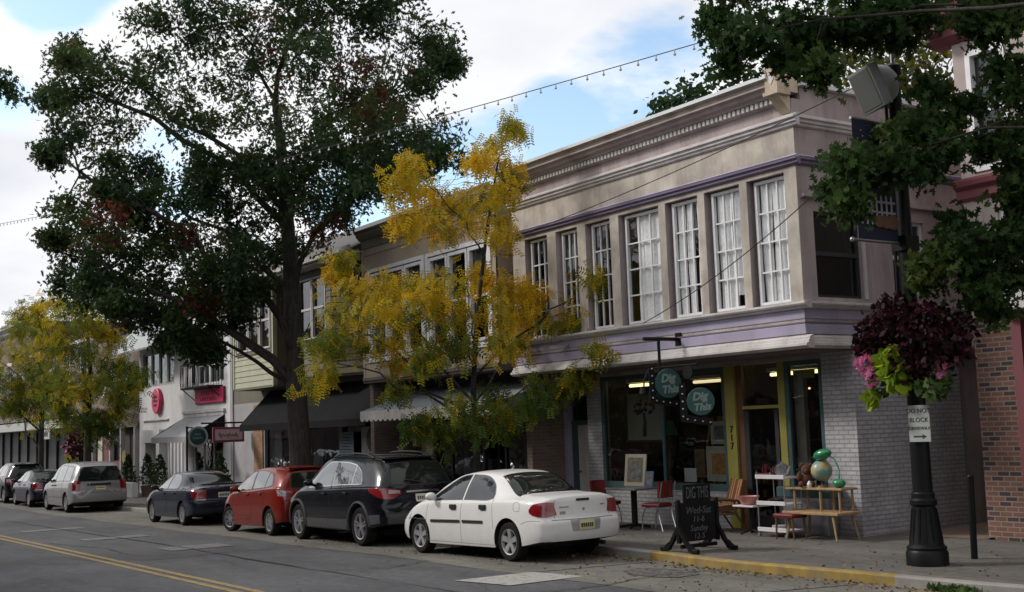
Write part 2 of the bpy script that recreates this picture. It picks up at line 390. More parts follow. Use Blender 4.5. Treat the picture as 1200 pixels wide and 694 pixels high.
# asphalt, parking lane, pavement
def ground_mat(name, lo, hi, agg=.35, patch=None, crack=0, rough=.9, joints=None):
    m, t, p = base_mat(name); v = coords(t)
    mp = nd(t, 'ShaderNodeMapping'); mp.inputs['Scale'].default_value = (.35, 1, 1); t.links.new(v, mp.inputs[0])
    c = ramp(t, noise(t, mp.outputs[0], 1.1, 8, .65), [(.32, lo), (.68, hi)])
    c = mixc(t, agg, c, ramp(t, noise(t, v, 70, 3, .8), [(.3, (.35, .35, .35)), (.7, (1.5, 1.5, 1.5))]), 'MULTIPLY')
    c = mixc(t, .8, c, ramp(t, noise(t, v, 7, 8, .75), [(.35, (.62, .62, .62)), (.65, (1.22, 1.2, 1.18))]), 'MULTIPLY')
    if patch:
        f = ramp(t, noise(t, mp.outputs[0], .5, 5, .6), [(.52, (0, 0, 0)), (.62, (.6, .6, .6))]); c = mixc(t, f, c, patch)
    if crack:
        vo = nd(t, 'ShaderNodeTexVoronoi', feature='DISTANCE_TO_EDGE'); vo.inputs['Scale'].default_value = .32
        wv = nd(t, 'ShaderNodeVectorMath', operation='ADD'); nn = nd(t, 'ShaderNodeTexNoise'); nn.inputs['Scale'].default_value = 1.5; nn.inputs['Detail'].default_value = 6
        t.links.new(v, nn.inputs['Vector']); t.links.new(v, wv.inputs[0]); t.links.new(nn.outputs['Color'], wv.inputs[1]); t.links.new(wv.outputs[0], vo.inputs['Vector'])
        f = ramp(t, vo.outputs['Distance'], [(.0, (crack,) * 3), (.012, (0, 0, 0))]); c = mixc(t, f, c, tuple(x * .35 for x in lo))
    if joints:
        s = nd(t, 'ShaderNodeSeparateXYZ'); t.links.new(v, s.inputs[0])
        a = mth('ABSOLUTE', mth('SUBTRACT', mth('FRACT', mth('MULTIPLY', s.outputs[0], 1 / joints, t), None, t), .5, t), None, t)
        b = mth('ABSOLUTE', mth('SUBTRACT', mth('FRACT', mth('MULTIPLY', s.outputs[1], 1 / joints, t), None, t), .5, t), None, t)
        f = ramp(t, mth('MINIMUM', a, b, t), [(0, (.8, .8, .8)), (.012, (0, 0, 0))]); c = mixc(t, f, c, tuple(x * .3 for x in lo))
    t.links.new(c, p.inputs['Base Color']); p.inputs['Roughness'].default_value = rough
    bump(t, p, noise(t, v, 120, 3, .7), .5, .01)
ground_mat('asphalt', (.048, .049, .055), (.09, .092, .10), .4, (.056, .052, .05), .55)
ground_mat('lane_asphalt', (.095, .090, .078), (.175, .165, .145), .45, (.09, .084, .074), .5)
ground_mat('pavement_mat', (.085, .078, .07), (.16, .148, .132), .3, (.10, .09, .08), .5, joints=1.5)
ground_mat('earth', (.07, .065, .05), (.12, .11, .09), .3)
ground_mat('alley_mat', (.15, .10, .075), (.22, .15, .11), .3)
def worn(name, col, under, amt):
    m, t, p = base_mat(name); v = coords(t)
    c = mixc(t, ramp(t, noise(t, v, 9, 8, .75), [(amt, (0, 0, 0)), (amt + .12, (1, 1, 1))]), col, under)
    t.links.new(c, p.inputs['Base Color']); p.inputs['Roughness'].default_value = .8
worn('line_yellow', (.25, .175, .06), (.085, .075, .062), .50)
worn('line_white', (.31, .305, .29), (.09, .087, .08), .52)
worn('line_faint', (.145, .145, .145), (.085, .085, .085), .44)

# ------------------------------------------------------------------ ground
def sheet(name, rows, xs, mat, dz):
    """strip of ground between two edge lines y0(x), y1(x), following the slope of the street"""
    vs, fs = [], []
    for x in xs:
        for y in rows(x): vs.append((x, y, gz(x) + dz))
    k = len(rows(xs[0]))
    for i in range(len(xs) - 1):
        for j in range(k - 1): fs.append((i * k + j, (i + 1) * k + j, (i + 1) * k + j + 1, i * k + j + 1))
    o = MB().add(vs, fs).build(name, mat); return tag(o, kind='structure')
def kerb_y(x):
    P = [(-400, 12.2), (-15.2, 12.2), (-14.2, 12.2), (-13.6, 12.1), (-12.8, 12.06), (-11.8, 12.12), (-10.6, 12.22), (-9, 12.3), (-8, 12.45), (40, 12.6)]
    for (a, ya), (b, yb) in zip(P, P[1:]):
        if a <= x <= b: return ya + (yb - ya) * (x - a) / (b - a)
    return 12.2
XS = [-400, -150, -80, -60, -45, -40, -30, -20, -15.5, -15, -14.2, -13.6, -12.8, -11.8, -10.6, -9, -8, -4, 0, 40]
g = MB(); g.add([(-1500, -1500, -.9), (1500, -1500, -.9), (1500, 1500, -.9), (-1500, 1500, -.9)], [(0, 1, 2, 3)]); tag(g.build('ground', 'earth'), kind='structure')
sheet('road', lambda x: (0.2, 3, 6.2, 9.9, kerb_y(x) + .05), XS, 'asphalt', 0)
sheet('parking_lane', lambda x: (9.85 + .07 * math.sin(x * .9), kerb_y(x) + .02), [-120 + i for i in range(105)] + [-15 + i * .5 for i in range(80)], 'lane_asphalt', .005)
def kerb(name, xs, mat, h=.13, w=.15):
    m = MB(); vs = []; fs = []
    for x in xs:
        y = kerb_y(x); z = gz(x)
        for (a, b) in ((0, -.1), (.0, h - .02), (.02, h + .002), (w, h + .002), (w, -.1)): vs.append((x, y + a, z + b))
    for i in range(len(xs) - 1):
        for j in range(4): fs.append((i * 5 + j, (i + 1) * 5 + j, (i + 1) * 5 + j + 1, i * 5 + j + 1))
    fs += [(0, 1, 2, 3, 4), tuple(len(vs) - 5 + k for k in range(5))]
    tag(m.add(vs, fs).build(name, mat), kind='structure')
kerb('kerb_strip', [-120, -80, -60, -45, -30, -20, -15.5, -14.6], 'kerb_stone')
kerb('painted_kerb', [-14.6 + i * .2 for i in range(24)], 'kerb_yellow')
kerb('kerb_strip', [-10.0, -9, -8, -4, 0, 30], 'kerb_stone')
sheet('pavement', lambda x: (kerb_y(x) + .14, 14, 16.6), XS, 'pavement_mat', .13)
sheet('alley', lambda x: (16.5, 40), [-13.6, -11.8], 'alley_mat', .135)
sheet('pavement', lambda x: (-4.2, .2), XS, 'pavement_mat', .13)
for dy in (-.13, .1): sheet('centre_line', lambda x: (6.16 + dy, 6.28 + dy), [-120 + 2 * i for i in range(75)], 'line_yellow', .006)
def mark(pts, mat='line_white', dz=.01):
    tag(MB().add([(x, y, gz(x) + dz) for x, y in pts], [tuple(range(len(pts)))]).build('painted_marking', mat), kind='structure')
mark([(-14.75, 8.75), (-13.7, 9.0), (-13.72, 10.27), (-14.72, 10.05)])
mark([(-24.9, 7.7), (-23.9, 7.7), (-23.9, 9.0), (-24.9, 9.0)], 'line_faint'); mark([(-29.6, 7.3), (-28.8, 7.3), (-28.8, 8.8), (-29.6, 8.8)], 'line_faint')
mark([(-34.8, 7.0), (-34, 7.0), (-34, 8.6), (-34.8, 8.6)], 'line_faint')
mark([(-14.8, 10.0), (-14.68, 10.0), (-14.3, 12.05), (-14.42, 12.05)], 'line_faint', .012); mark([(-10.85, 10.9), (-10.73, 10.9), (-10.4, 12.05), (-10.52, 12.05)], 'line_faint', .012)
mark([(-34.2, 10.3), (-34.08, 10.3), (-34.0, 11.6), (-34.12, 11.6)], 'line_white', .012)

worn('tar', (.020, .020, .022), (.05, .05, .054), .56); worn('stain', (.045, .043, .04), (.12, .113, .10), .45)
def tar_line(pts, w=.05, mat='tar'):
    m = MB(); P = [Vector((x, y, gz(x) + .0155)) for x, y in pts]; Q = []
    for a, b in zip(P, P[1:]):
        for k in range(8): q = a.lerp(b, k / 8); Q.append(q + Vector((RNG.normal() * .03, RNG.normal() * .03, 0)))
    Q.append(P[-1]); vs = []
    for i, q in enumerate(Q):
        d = (Q[min(i + 1, len(Q) - 1)] - Q[max(i - 1, 0)]); d.z = 0; d.normalize(); n_ = Vector((-d.y, d.x, 0)) * w * RNG.uniform(.3, .8); vs += [q - n_, q + n_]
    m.add(vs, [(2 * i, 2 * i + 2, 2 * i + 3, 2 * i + 1) for i in range(len(Q) - 1)]); tag(m.build('tar_seam', mat), kind='structure')
tar_line([(-60, 8.1), (-38, 8.0), (-26, 8.15), (-18, 8.05), (-12, 8.2), (-6, 8.1)], .035); tar_line([(-22.5, 6.4), (-22.2, 7.4), (-22.6, 8.6), (-22.3, 9.8)], .03); tar_line([(-33.5, 6.4), (-33, 8), (-33.4, 9.7)], .035)
tar_line([(-17.5, 8.1), (-17.1, 9.0), (-17.5, 9.9)], .025); tar_line([(-13.1, 8.2), (-12.7, 9.4), (-13.0, 11), (-12.8, 12)], .03); tar_line([(-29, 6.5), (-26, 7.0), (-24, 6.9)], .025)
for (x, y, r_) in ((-17.6, 11.4, .5), (-22.5, 11.2, .55), (-27, 11.3, .5), (-13.2, 11.2, .45), (-34, 11.2, .5)):
    m = MB(); m.add([(x + r_ * 1.6 * math.cos(a / 18 * PI) * RNG.uniform(.75, 1), y + r_ * math.sin(a / 18 * PI) * RNG.uniform(.75, 1), gz(x) + .0135) for a in range(36)], [tuple(range(36))]); tag(m.build('oil_stain', 'stain'), kind='structure')
# ------------------------------------------------------------------ shared window pieces
def window(parent, u0, u1, z0, z1, d, cols=2, rows=2, T=None, fr=.05, mun=.022, mat='white_sash', pane='pane_dark', name='window', rail=None, frd=.05, curtain=None, rnd=0, sill=None):
    """frame and glazing bars (one mesh) > pane, curtain; d is the depth of the glass plane in the wall"""
    m = MB(); m.T = T
    m.box(u0, u1, d - frd, d + .02, z0, z0 + fr); m.box(u0, u1, d - frd, d + .02, z1 - fr, z1)
    m.box(u0, u0 + fr, d - frd, d + .019, z0 + fr, z1 - fr); m.box(u1 - fr, u1, d - frd, d + .019, z0 + fr, z1 - fr)
    a, b, c, e = u0 + fr, u1 - fr, z0 + fr, z1 - fr
    for i in range(1, cols): u = a + (b - a) * i / cols; m.box(u - mun / 2, u + mun / 2, d - .03, d + .012, c, e)
    for j in range(1, rows): z = c + (e - c) * j / rows; m.box(a, b, d - .027, d + .01, z - mun / 2, z + mun / 2)
    if rail: z = c + (e - c) * rail; m.box(a, b, d - .045, d + .015, z - .035, z + .035)
    w = m.build(name, mat, parent)
    p = MB(); p.T = T; p.add([(a, d, c), (b, d, c), (b, d, e), (a, d, e)], [(0, 1, 2, 3)]); p.build('pane', pane, w)
    for curtain in ([curtain] if isinstance(curtain, tuple) else curtain or []):
        cm, t0, t1, zb = curtain[0], curtain[1], curtain[2], curtain[3] if len(curtain) > 3 else 0
        n = 40; q = MB(); q.T = T; vs = []; fs = []; ph = RNG.uniform(0, 6)
        for i in range(n + 1):
            f = i / n; u = a + (b - a) * (t0 + (t1 - t0) * f)
            for k in range(7):
                zq = c + (e - c) * (zb + (1 - zb) * k / 6)
                vs.append((u + .015 * math.sin(k + ph), d + .045 + .013 * math.sin(f * 30 * (t1 - t0) + ph + k * .15), zq))
        for i in range(n):
            for k in range(6): fs.append((i * 7 + k, i * 7 + k + 1, (i + 1) * 7 + k + 1, (i + 1) * 7 + k))
        q.sm = []; q.add(vs, fs, 0, True); q.build('curtain', cm, w)
    if sill:
        s = MB(); s.T = T; s.box(u0 - .06, u1 + .06, d - frd - .09, d, z0 - .06, z0 - .003); s.build('sill', sill, w)
    return w
def mould(m, u0, u1, prof, mi=0, ends=True):
    """moulding run along u with outline prof of (d,z)"""
    n = len(prof); vs = [(u0, d, z) for d, z in prof] + [(u1, d, z) for d, z in prof]
    fs = [(i, i + 1, n + i + 1, n + i) for i in range(n - 1)] + [(n - 1, 0, n, 2 * n - 1)]
    if ends: fs += [tuple(range(n)), tuple(range(n, 2 * n))[::-1]]
    m.add(vs, fs, mi)
def siding(m, u0, u1, z0, z1, d, step, lap=.018, holes=()):
    """overlapping boards with real laps, cut round openings"""
    z = z0
    while z < z1 - .01:
        zt = min(z + step, z1)
        cuts = sorted({u0, u1, *[h[0] for h in holes], *[h[1] for h in holes]}); cuts = [c for c in cuts if u0 <= c <= u1]
        for a, b in zip(cuts, cuts[1:]):
            mid = (a + b) / 2; segs = [(z, zt)]
            for h in holes:
                if h[0] < mid < h[1]:
                    new = []
                    for s0, s1 in segs:
                        if h[3] <= s0 or h[2] >= s1: new.append((s0, s1)); continue
                        if h[2] > s0: new.append((s0, h[2]))
                        if h[3] < s1: new.append((h[3], s1))
                    segs = new
            for s0, s1 in segs:
                k0 = lap * (1 - (s0 - z) / step); k1 = lap * (1 - (s1 - z) / step)
                m.add([(a, d - k0, s0), (b, d - k0, s0), (b, d - k1, s1), (a, d - k1, s1), (a, d + .05, s0), (b, d + .05, s0), (b, d + .05, s1), (a, d + .05, s1)],
                      [(0, 1, 2, 3), (4, 7, 6, 5), (0, 4, 5, 1), (3, 2, 6, 7), (0, 3, 7, 4), (1, 5, 6, 2)])
        z = zt
# ------------------------------------------------------------------ corner shop with the lavender bay
XR, XL, YB, YG = -13.53, -21.98, 14.8, 15.88
A = empty('corner_building', (-17.7, 15.9, 0), 'two storey corner shop with a projecting upper bay banded in lavender and white', 'building')
wins = [(-14.6, -13.82), (-15.67, -14.88), (-16.74, -15.95), (-18.14, -17.03), (-19.22, -18.51), (-20.26, -19.6), (-21.42, -20.68)]
m = MB()
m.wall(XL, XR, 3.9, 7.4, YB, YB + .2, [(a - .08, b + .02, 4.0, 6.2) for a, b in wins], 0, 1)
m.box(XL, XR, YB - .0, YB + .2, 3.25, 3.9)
m.build('bay_front', ['stucco', 'stucco_mauve_shade'], A)  # reveals in the darker mauve, their shade put into the colour
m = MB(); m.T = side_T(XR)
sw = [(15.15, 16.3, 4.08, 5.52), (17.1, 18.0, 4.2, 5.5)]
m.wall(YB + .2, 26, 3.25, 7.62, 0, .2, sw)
m.build('side_wall', 'stucco_mauve_shade', A)  # darker than the front, the side's shade put into the colour
m = MB(); m.box(XL, XL + .2, YB + .2, 26, .1, 7.6); m.box(XL, XR, 25.8, 26, .1, 7.6); m.build('party_wall', 'dim_brick', A)
m = MB(); m.add([(XL, YB, 7.58), (XR, YB, 7.58), (XR, 26, 7.58), (XL, 26, 7.58)], [(0, 1, 2, 3)]); m.build('roof', 'roof_felt', A)
# mouldings along the front and round the side
def band(name, mat, prof, front=True, side=True, u0=XL - .02, u1=XR, y1=19.6):
    mm = MB()
    pf = [(YB - d, z) for d, z in prof]
    mx_ = max(d for d, z in prof)
    if front: mould(mm, u0, u1 + mx_ - .002, pf + [(YB + .02, prof[-1][1]), (YB + .02, prof[0][1])])
    if side: mm.T = side_T(XR); mould(mm, YB + .022, y1, [(-d, z) for d, z in prof] + [(.02, prof[-1][1]), (.02, prof[0][1])]); mm.T = None
    return mm.build(name, mat, A)
band('moulding', 'white_trim', [(.10, 3.23), (.16, 3.27), (.16, 3.31), (.11, 3.32), (.11, 3.36), (.08, 3.37), (.08, 3.41), (.045, 3.43), (.0, 3.45)])
band('lavender_band', 'lavender', [(.022, 3.47), (.03, 3.62), (.022, 3.635)])
band('purple_band', 'purple_trim', [(.035, 3.64), (.035, 3.665)])
band('lavender_band', 'lavender', [(.014, 3.72), (.014, 3.87)])
band('sill_ledge', 'white_trim', [(.04, 3.88), (.10, 3.91), (.10, 3.925), (.14, 3.93), (.16, 3.955), (.16, 3.985), (.0, 4.01)])
band('purple_band', 'purple_trim', [(.02, 6.27), (.06, 6.3), (.06, 6.34), (.10, 6.36), (.10, 6.385)])
band('lavender_band', 'lavender', [(.05, 6.387), (.075, 6.42), (.03, 6.45)])
band('moulding', 'white_trim', [(.02, 6.92), (.05, 6.94), (.05, 6.97), (.09, 6.99), (.09, 7.03), (.13, 7.05), (.13, 7.08), (.06, 7.10), (.06, 7.125), (0, 7.14)])
mm = MB(); mould(mm, XL, XR - .25, [(YB - .004, 7.14), (YB - .004, 7.34), (YB - .06, 7.345), (YB - .06, 7.36), (YB + .02, 7.36), (YB + .02, 7.14)]); mm.build('frieze', 'stucco_mauve_shade', A)
mm = MB(); n = 74
for i in range(n): x = XL + .05 + i * (XR - .32 - XL) / n; mm.box(x, x + .062, YB - .13, YB - .06, 7.37, 7.455)
mm.box(XL, XR - .25, YB - .06, YB, 7.362, 7.46); mm.build('dentil_band', 'white_trim', A)
mm = MB(); mould(mm, XL, XR - .2, [(YB - .15, 7.462), (YB - .17, 7.50), (YB - .24, 7.53), (YB - .26, 7.58), (YB - .33, 7.61), (YB - .33, 7.64), (YB + .1, 7.64), (YB + .1, 7.462)]); mm.build('cornice', 'stucco_mauve_shade', A)
mm = MB(); mould(mm, XL, XR - .2, [(YB - .27, 7.642), (YB - .30, 7.70), (YB - .36, 7.72), (YB - .36, 7.735), (YB + .1, 7.735), (YB + .1, 7.642)]); mm.build('cornice_board', 'stucco', A)
mm = MB(); mould(mm, XL, XR - .2, [(YB - .39, 7.737), (YB - .39, 7.80), (YB + .15, 7.86), (YB + .15, 7.737)])
mm.T = side_T(XR); mould(mm, YB + .16, 26.1, [(-.10, 7.625), (-.10, 7.70), (.22, 7.74), (.22, 7.625)]); mm.T = None
mm.build('flashing', 'flashing', A)
mm = MB(); mm.box(XR - .26, XR + .015, YB - .34, YB + .15, 7.5, 7.93); mm.box(XR - .29, XR + .04, YB - .37, YB - .06, 7.44, 7.5)
mm.prism([(YB - .3, 7.44), (YB - .02, 7.16), (YB - .02, 7.44)], XR - .24, XR - .02, 'x')
pb = mm.build('end_bracket', 'tan_stone', A)
mm = MB(); mm.prism([(XR - .2, 7.72), (XR - .12, 7.83), (XR - .04, 7.72), (XR - .12, 7.61)], YB - .35, YB - .342); mm.build('diamond', 'white_trim', pb)
mm = MB(); mm.T = side_T(XR); mould(mm, YB + .06, 19.2, [(-.03, 5.72), (-.08, 5.74), (-.08, 5.78), (-.05, 5.79), (-.05, 5.83), (.01, 5.84), (.01, 5.72)]); mm.build('label_moulding', 'stucco_mauve_shade', A)
for i, (a, b) in enumerate(wins):
    window(A, a, b, 4.03, 6.17, YB + .15, 3, 4, fr=.05, mun=.026, pane='pane' if i < 4 else 'pane_dark',
           curtain=[[('lace', .0, .36), ('lace', .42, 1)], [('lace', .0, .55), ('lace', .62, 1, .1)], [('lace', .0, .3), ('lace', .34, .62), ('lace', .78, 1)], [('lace', .22, 1)], None, [('sepia', 0, .2)], None][i])
mm = MB()
for a, b in wins[4:]: mm.box(a + .1, b - .12, YB + .5, YB + .53, 4.05, 4.45 + .2 * ((a * 7) % 1))
mm.build('window_clutter', 'photo_blue', A)
window(A, 15.15, 16.3, 4.08, 5.52, .12, 1, 1, side_T(XR), rail=.52, mat='dark_paint', pane='pane_dark', curtain=('olive_shade_siding', 0, 1, .5))
window(A, 17.1, 18.0, 4.2, 5.5, .1, 1, 1, side_T(XR), rail=.5, mat='white_sash', pane='pane_dark')
mm = MB(); mm.T = side_T(XR)
mm.box(16.3, 16.37, -.03, .0, 4.08, 5.55); mm.build('window_casing', 'white_trim', A)
# upper room and ground floor
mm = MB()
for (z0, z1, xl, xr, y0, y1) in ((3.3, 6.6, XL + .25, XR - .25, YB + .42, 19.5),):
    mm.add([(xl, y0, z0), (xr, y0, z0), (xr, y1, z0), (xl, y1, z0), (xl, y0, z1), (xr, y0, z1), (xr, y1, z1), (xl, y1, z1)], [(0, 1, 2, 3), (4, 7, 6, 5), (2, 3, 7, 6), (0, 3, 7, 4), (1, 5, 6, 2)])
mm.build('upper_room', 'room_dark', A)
mm = MB(); mm.box(XL, XR - .02, YB + .02, YG + .1, 3.2, 3.248); mm.build('soffit', 'soffit', A)
SZ = .13
m = MB()
m.wall(-20.9, XR, SZ - .1, 3.2, YG, YG + .22, [(-20.42, -14.22, .1, 3.12)]); m.box(-20.42, -16.6, YG + .003, YG + .2, SZ - .1, .78); m.box(-15.06, -14.22, YG + .003, YG + .2, SZ - .1, .72)
m.T = side_T(XR); m.box(YG + .22, 18.7, -.0, .22, SZ - .1, 3.25); m.T = None
m.box(XR - .1, XR + .02, YG - .02, YG + .12, SZ - .05, 3.2)                           # worn corner pier edge
m.build('brick_wall', 'grey_brick', A)
m = MB(); m.T = side_T(XR); m.box(18.7, 26, .03, .22, SZ - .1, 3.25); m.build('rear_wall', 'stucco_mauve_shade', A)
m = MB(); m.box(XR - .02, XR + .03, YG + .3, 18.6, 3.12, 3.19); m.build('moulding', 'white_trim', A)
m = MB(); m.box(-20.42, -14.22, YG - .004, YG + .2, 3.125, 3.195); m.build('header', 'stucco_mauve_shade', A)
m = MB(); m.box(-22.62, -21.92, YG - .02, YG + .25, SZ - .1, 3.2); m.build('pier', 'tan_brick', A)
# recessed side door
m = MB(); m.box(-21.92, -20.9, YG + .02, YG + .12, 2.76, 3.2); m.box(-21.92, -21.66, YG + .0, YG + .2, SZ, 2.76); m.build('door_recess', 'lavender', A)
d = MB(); d.box(-21.58, -20.92, YG + .18, YG + .22, SZ, 2.12); dr = d.build('door', 'pm_door' if 'pm_door' in MATS else 'white_trim', A)
q = MB(); q.box(-21.66, -21.50, YG + .13, YG + .2, SZ, 2.12); q.box(-21.66, -20.92, YG + .12, YG + .21, 2.125, 2.22); q.build('door_frame', 'teal_paint', dr)
q = MB(); q.lathe([(.0, 0), (.03, .005), (.03, .04), (0, .05)], (-21.42, YG + .13, 1.1), 8, axis='y'); q.build('handle', 'chrome', dr)
q = MB(); q.add([(-21.66, YG + .17, 2.225), (-20.92, YG + .17, 2.225), (-20.92, YG + .17, 2.76), (-21.66, YG + .17, 2.76)], [(0, 1, 2, 3)]); q.build('transom_pane', 'pane_dark', dr)
m = MB(); m.box(-21.66, -20.92, YG + .26, YG + .3, SZ, 3.2); m.build('door_backing', 'room_dark', A)
# shop window
def shop_window(x0, x1, z0, z1, y, mull=(), mat='teal_paint', pane='pane_clear', fr=.09, par=A, bottom=.09):
    w = MB(); w.box(x0, x1, y - .04, y + .05, z0, z0 + bottom); w.box(x0, x1, y - .04, y + .05, z1 - fr, z1)
    w.box(x0, x0 + fr, y - .038, y + .048, z0 + bottom, z1 - fr); w.box(x1 - fr, x1, y - .038, y + .048, z0 + bottom, z1 - fr)
    for u in mull: w.box(u - .035, u + .035, y - .03, y + .04, z0 + bottom, z1 - fr)
    f = w.build('storefront_window', mat, par)
    q = MB(); q.add([(x0 + fr, y, z0 + bottom), (x1 - fr, y, z0 + bottom), (x1 - fr, y, z1 - fr), (x0 + fr, y, z1 - fr)], [(0, 1, 2, 3)]); q.build('pane', pane, f)
    return f
f1 = shop_window(-20.42, -16.62, .78, 3.12, YG + .05, (-18.45,), bottom=.14)
f2 = shop_window(-15.1, -14.22, .72, 3.12, YG + .05, bottom=.2)
m = MB(); m.box(-16.6, -16.34, YG - .02, YG + .1, SZ, 3.12); df = m.build('door_post', 'yellow_paint', A)
m = MB(); m.box(-15.26, -15.1, YG - .0, YG + .1, SZ, 3.12); m.build('door_post', 'yellow_paint', A)
m = MB(); m.box(-16.18, -15.26, YG + .01, YG + .09, 2.30, 2.36); m.build('transom_bar', 'yellow_paint', A)
m = MB(); m.box(-16.34, -16.18, YG + .03, YG + .1, SZ, 3.12); m.build('door_jamb', 'brown_wood', A)
m = MB(); put_text(m, '7\n1\n7', .17, face_M((-16.46, YG - .024, 1.78), (0, -1, 0)), depth=.004, bold=.004); m.build('house_number', 'black_iron', df)
m = MB(); m.add([(-16.18, YG + .06, SZ + .1), (-15.27, YG + .06, SZ + .1), (-15.27, YG + .06, 3.12), (-16.18, YG + .06, 3.12)], [(0, 1, 2, 3)]); dpn = m.build('door_pane', 'pane_clear', A)
m = MB(); m.box(-16.17, -16.05, YG + .02, YG + .08, SZ, 2.27); m.box(-15.4, -15.31, YG + .02, YG + .08, SZ, 2.27); m.box(-16.05, -15.4, YG + .02, YG + .08, SZ, SZ + .25); m.build('shop_door', 'dark_paint', A)
m = MB(); m.box(-15.06, -14.84, YG + .2, YG + .3, SZ, 2.95); m.build('inner_post', 'stucco', A)
# inside the shop
IX0, IX1, IY, IZ = -20.75, XR - .3, 20.8, 3.19
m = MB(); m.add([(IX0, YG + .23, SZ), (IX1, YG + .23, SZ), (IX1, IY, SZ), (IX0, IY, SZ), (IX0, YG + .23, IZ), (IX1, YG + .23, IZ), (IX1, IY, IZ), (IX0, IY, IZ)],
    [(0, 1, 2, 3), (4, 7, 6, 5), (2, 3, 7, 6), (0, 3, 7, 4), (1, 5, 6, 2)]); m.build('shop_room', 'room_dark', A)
for (x0, x1, y, mt) in ((-16.0, -14.75, 16.5, 'tube_light'), (-20.4, -19.6, 16.7, 'tube_light'), (-18.9, -17.9, 17.2, 'tube_dim')):
    m = MB(); m.tube([(x0, y, 2.93), (x1, y, 2.93)], .032, 8); lt = m.build('light_tube', mt, A)
    m = MB(); m.box(x0 - .05, x1 + .05, y - .07, y + .07, 2.985, 3.05); m.build('fitting', 'white_paint', lt)
m = MB(); m.box(-14.75, -14.5, 16.0, 16.03, 2.8, 2.94); m.build('exit_light', 'lime_paint', A)
for k in range(16):
    m = MB(); m.sphere((RNG.uniform(-17.4, -13.95), RNG.uniform(17.6, 20.3), RNG.uniform(2.35, 2.9)), .022, 4); m.build('ceiling_bulb', 'warm_bulb', A)
m = MB()
for (x, z, w, h) in ((-20.1, .15, 1.2, 1.9), (-18.7, .15, 1.0, 1.2), (-17.4, .15, 1.1, 2.0), (-16.0, .15, .8, 1.4), (-14.9, .15, .8, 1.7)):
    m.box(x, x + .04, 18.2, 18.6, z, z + h); m.box(x + w, x + w + .04, 18.2, 18.6, z, z + h)
    for j in range(5):
        zz_ = z + .04 + j * (h - .06) / 4; m.box(x + .04, x + w, 18.2, 18.6, zz_, zz_ + .03)
        for q in range(5):
            if RNG.random() < .75: bw, bh = RNG.uniform(.05, .16), RNG.uniform(.08, .24); px = x + .08 + q * (w - .15) / 5; m.box(px, px + bw, 18.25, 18.25 + bw, zz_ + .03, zz_ + .03 + min(bh, (h - .1) / 4 - .05), 1 + int(RNG.integers(0, 4)))
m.build('shelves', ['brown_wood', 'photo_grey', 'sepia', 'red_vinyl', 'teal_shade'], A)

# things in the shop window
def flat_picture(name, x0, x1, y, z0, z1, frame, inner, label, cat, tilt=0, mat2=None, fw=.04):
    m = MB(); w = x1 - x0; h = z1 - z0
    m.box(-w / 2, w / 2, 0, .025, 0, fw); m.box(-w / 2, w / 2, 0, .025, h - fw, h); m.box(-w / 2, -w / 2 + fw, 0.001, .024, fw, h - fw); m.box(w / 2 - fw, w / 2, 0.001, .024, fw, h - fw)
    o = m.build(name, frame); o.location = ((x0 + x1) / 2, y, z0); o.rotation_euler = (-tilt, 0, 0); tag(o, label, cat)
    m = MB(); m.box(-w / 2 + fw, w / 2 - fw, .008, .02, fw, h - fw); m.build('mount', mat2 or inner, o, world=False)
    if mat2: m = MB(); a = .2; m.box(-w / 2 + w * a, w / 2 - w * a, .004, .01, h * a, h * (1 - a)); m.build('picture', inner, o, world=False)
    return o
o = flat_picture('painting', -20.15, -18.95, 16.35, 1.72, 2.78, 'brown_wood', 'paper', 'large pale painting of a dark spreading tree in the shop window', 'painting')
m = MB(); rr_ = np.random.default_rng(3)
m.tube([(0, 0, .12), (.03, 0, .42), (0, 0, .6)], [.05, .035, .025], 6)
for k in range(26): a = rr_.uniform(0, PI); r_ = rr_.uniform(.1, .38); m.sphere((math.cos(a) * r_ * 1.2, 0, .58 + math.sin(a) * r_ * .8), rr_.uniform(.03, .07), 4, sc=(1, .08, .7))
for v in m.v: pass
m.build('picture', 'dark_paint', o, world=False)
flat_picture('framed_poster', -17.55, -16.85, 16.2, .95, 1.62, 'paper', 'orange_paper', 'framed orange floral print low in the shop window', 'poster', 0, 'paper')
flat_picture('framed_print', -17.45, -17.0, 16.25, 1.66, 2.1, 'paper', 'photo_grey', 'small grey print in a pale frame above the orange print', 'print', 0, 'paper')
m = MB(); m.bbox(-18.1, -17.75, 16.1, 16.12, .93, 1.2, .004); solo(m, 'card', 'white_paint', 'blank white card propped on the shop window sill', 'card', loc=(-17.9, 16.1, .93))
e = empty('table_lamp', (-19.2, 16.7, .9), 'table lamp with teal cone shade behind the shop window', 'lamp')
m = MB(); m.lathe([(.2, 1.25), (.1, 1.55)], (-19.2, 16.7, .6), 16); m.build('lamp_shade', 'teal_shade', e)
m = MB(); m.lathe([(.1, .3), (.1, .33), (.03, .4), (.06, .6), (.025, .9), (.02, 1.3)], (-19.2, 16.7, .6), 12); m.build('base', 'brown_wood', e)
m = MB(); m.bbox(-19.5, -18.9, 16.5, 16.95, .13, .9, .01); m.bbox(-19.54, -18.86, 16.46, 16.99, .86, .9, .006); solo(m, 'cabinet', 'brown_wood', 'dark wooden cabinet under the teal lamp in the shop window', 'cabinet', loc=(-19.2, 16.7, .13))
e = empty('easel', (-17.95, 16.6, .13), 'blond wooden easel leaning inside the shop window', 'easel')
for pa, pb in (((-18.2, 16.5, .14), (-17.97, 16.75, 2.1)), ((-17.7, 16.5, .14), (-17.91, 16.75, 2.1)), ((-17.95, 17.2, .14), (-17.94, 16.8, 2.0))): m = MB(); m.tube([pa, pb], .028, 6); m.build('leg', 'blond_wood', e)
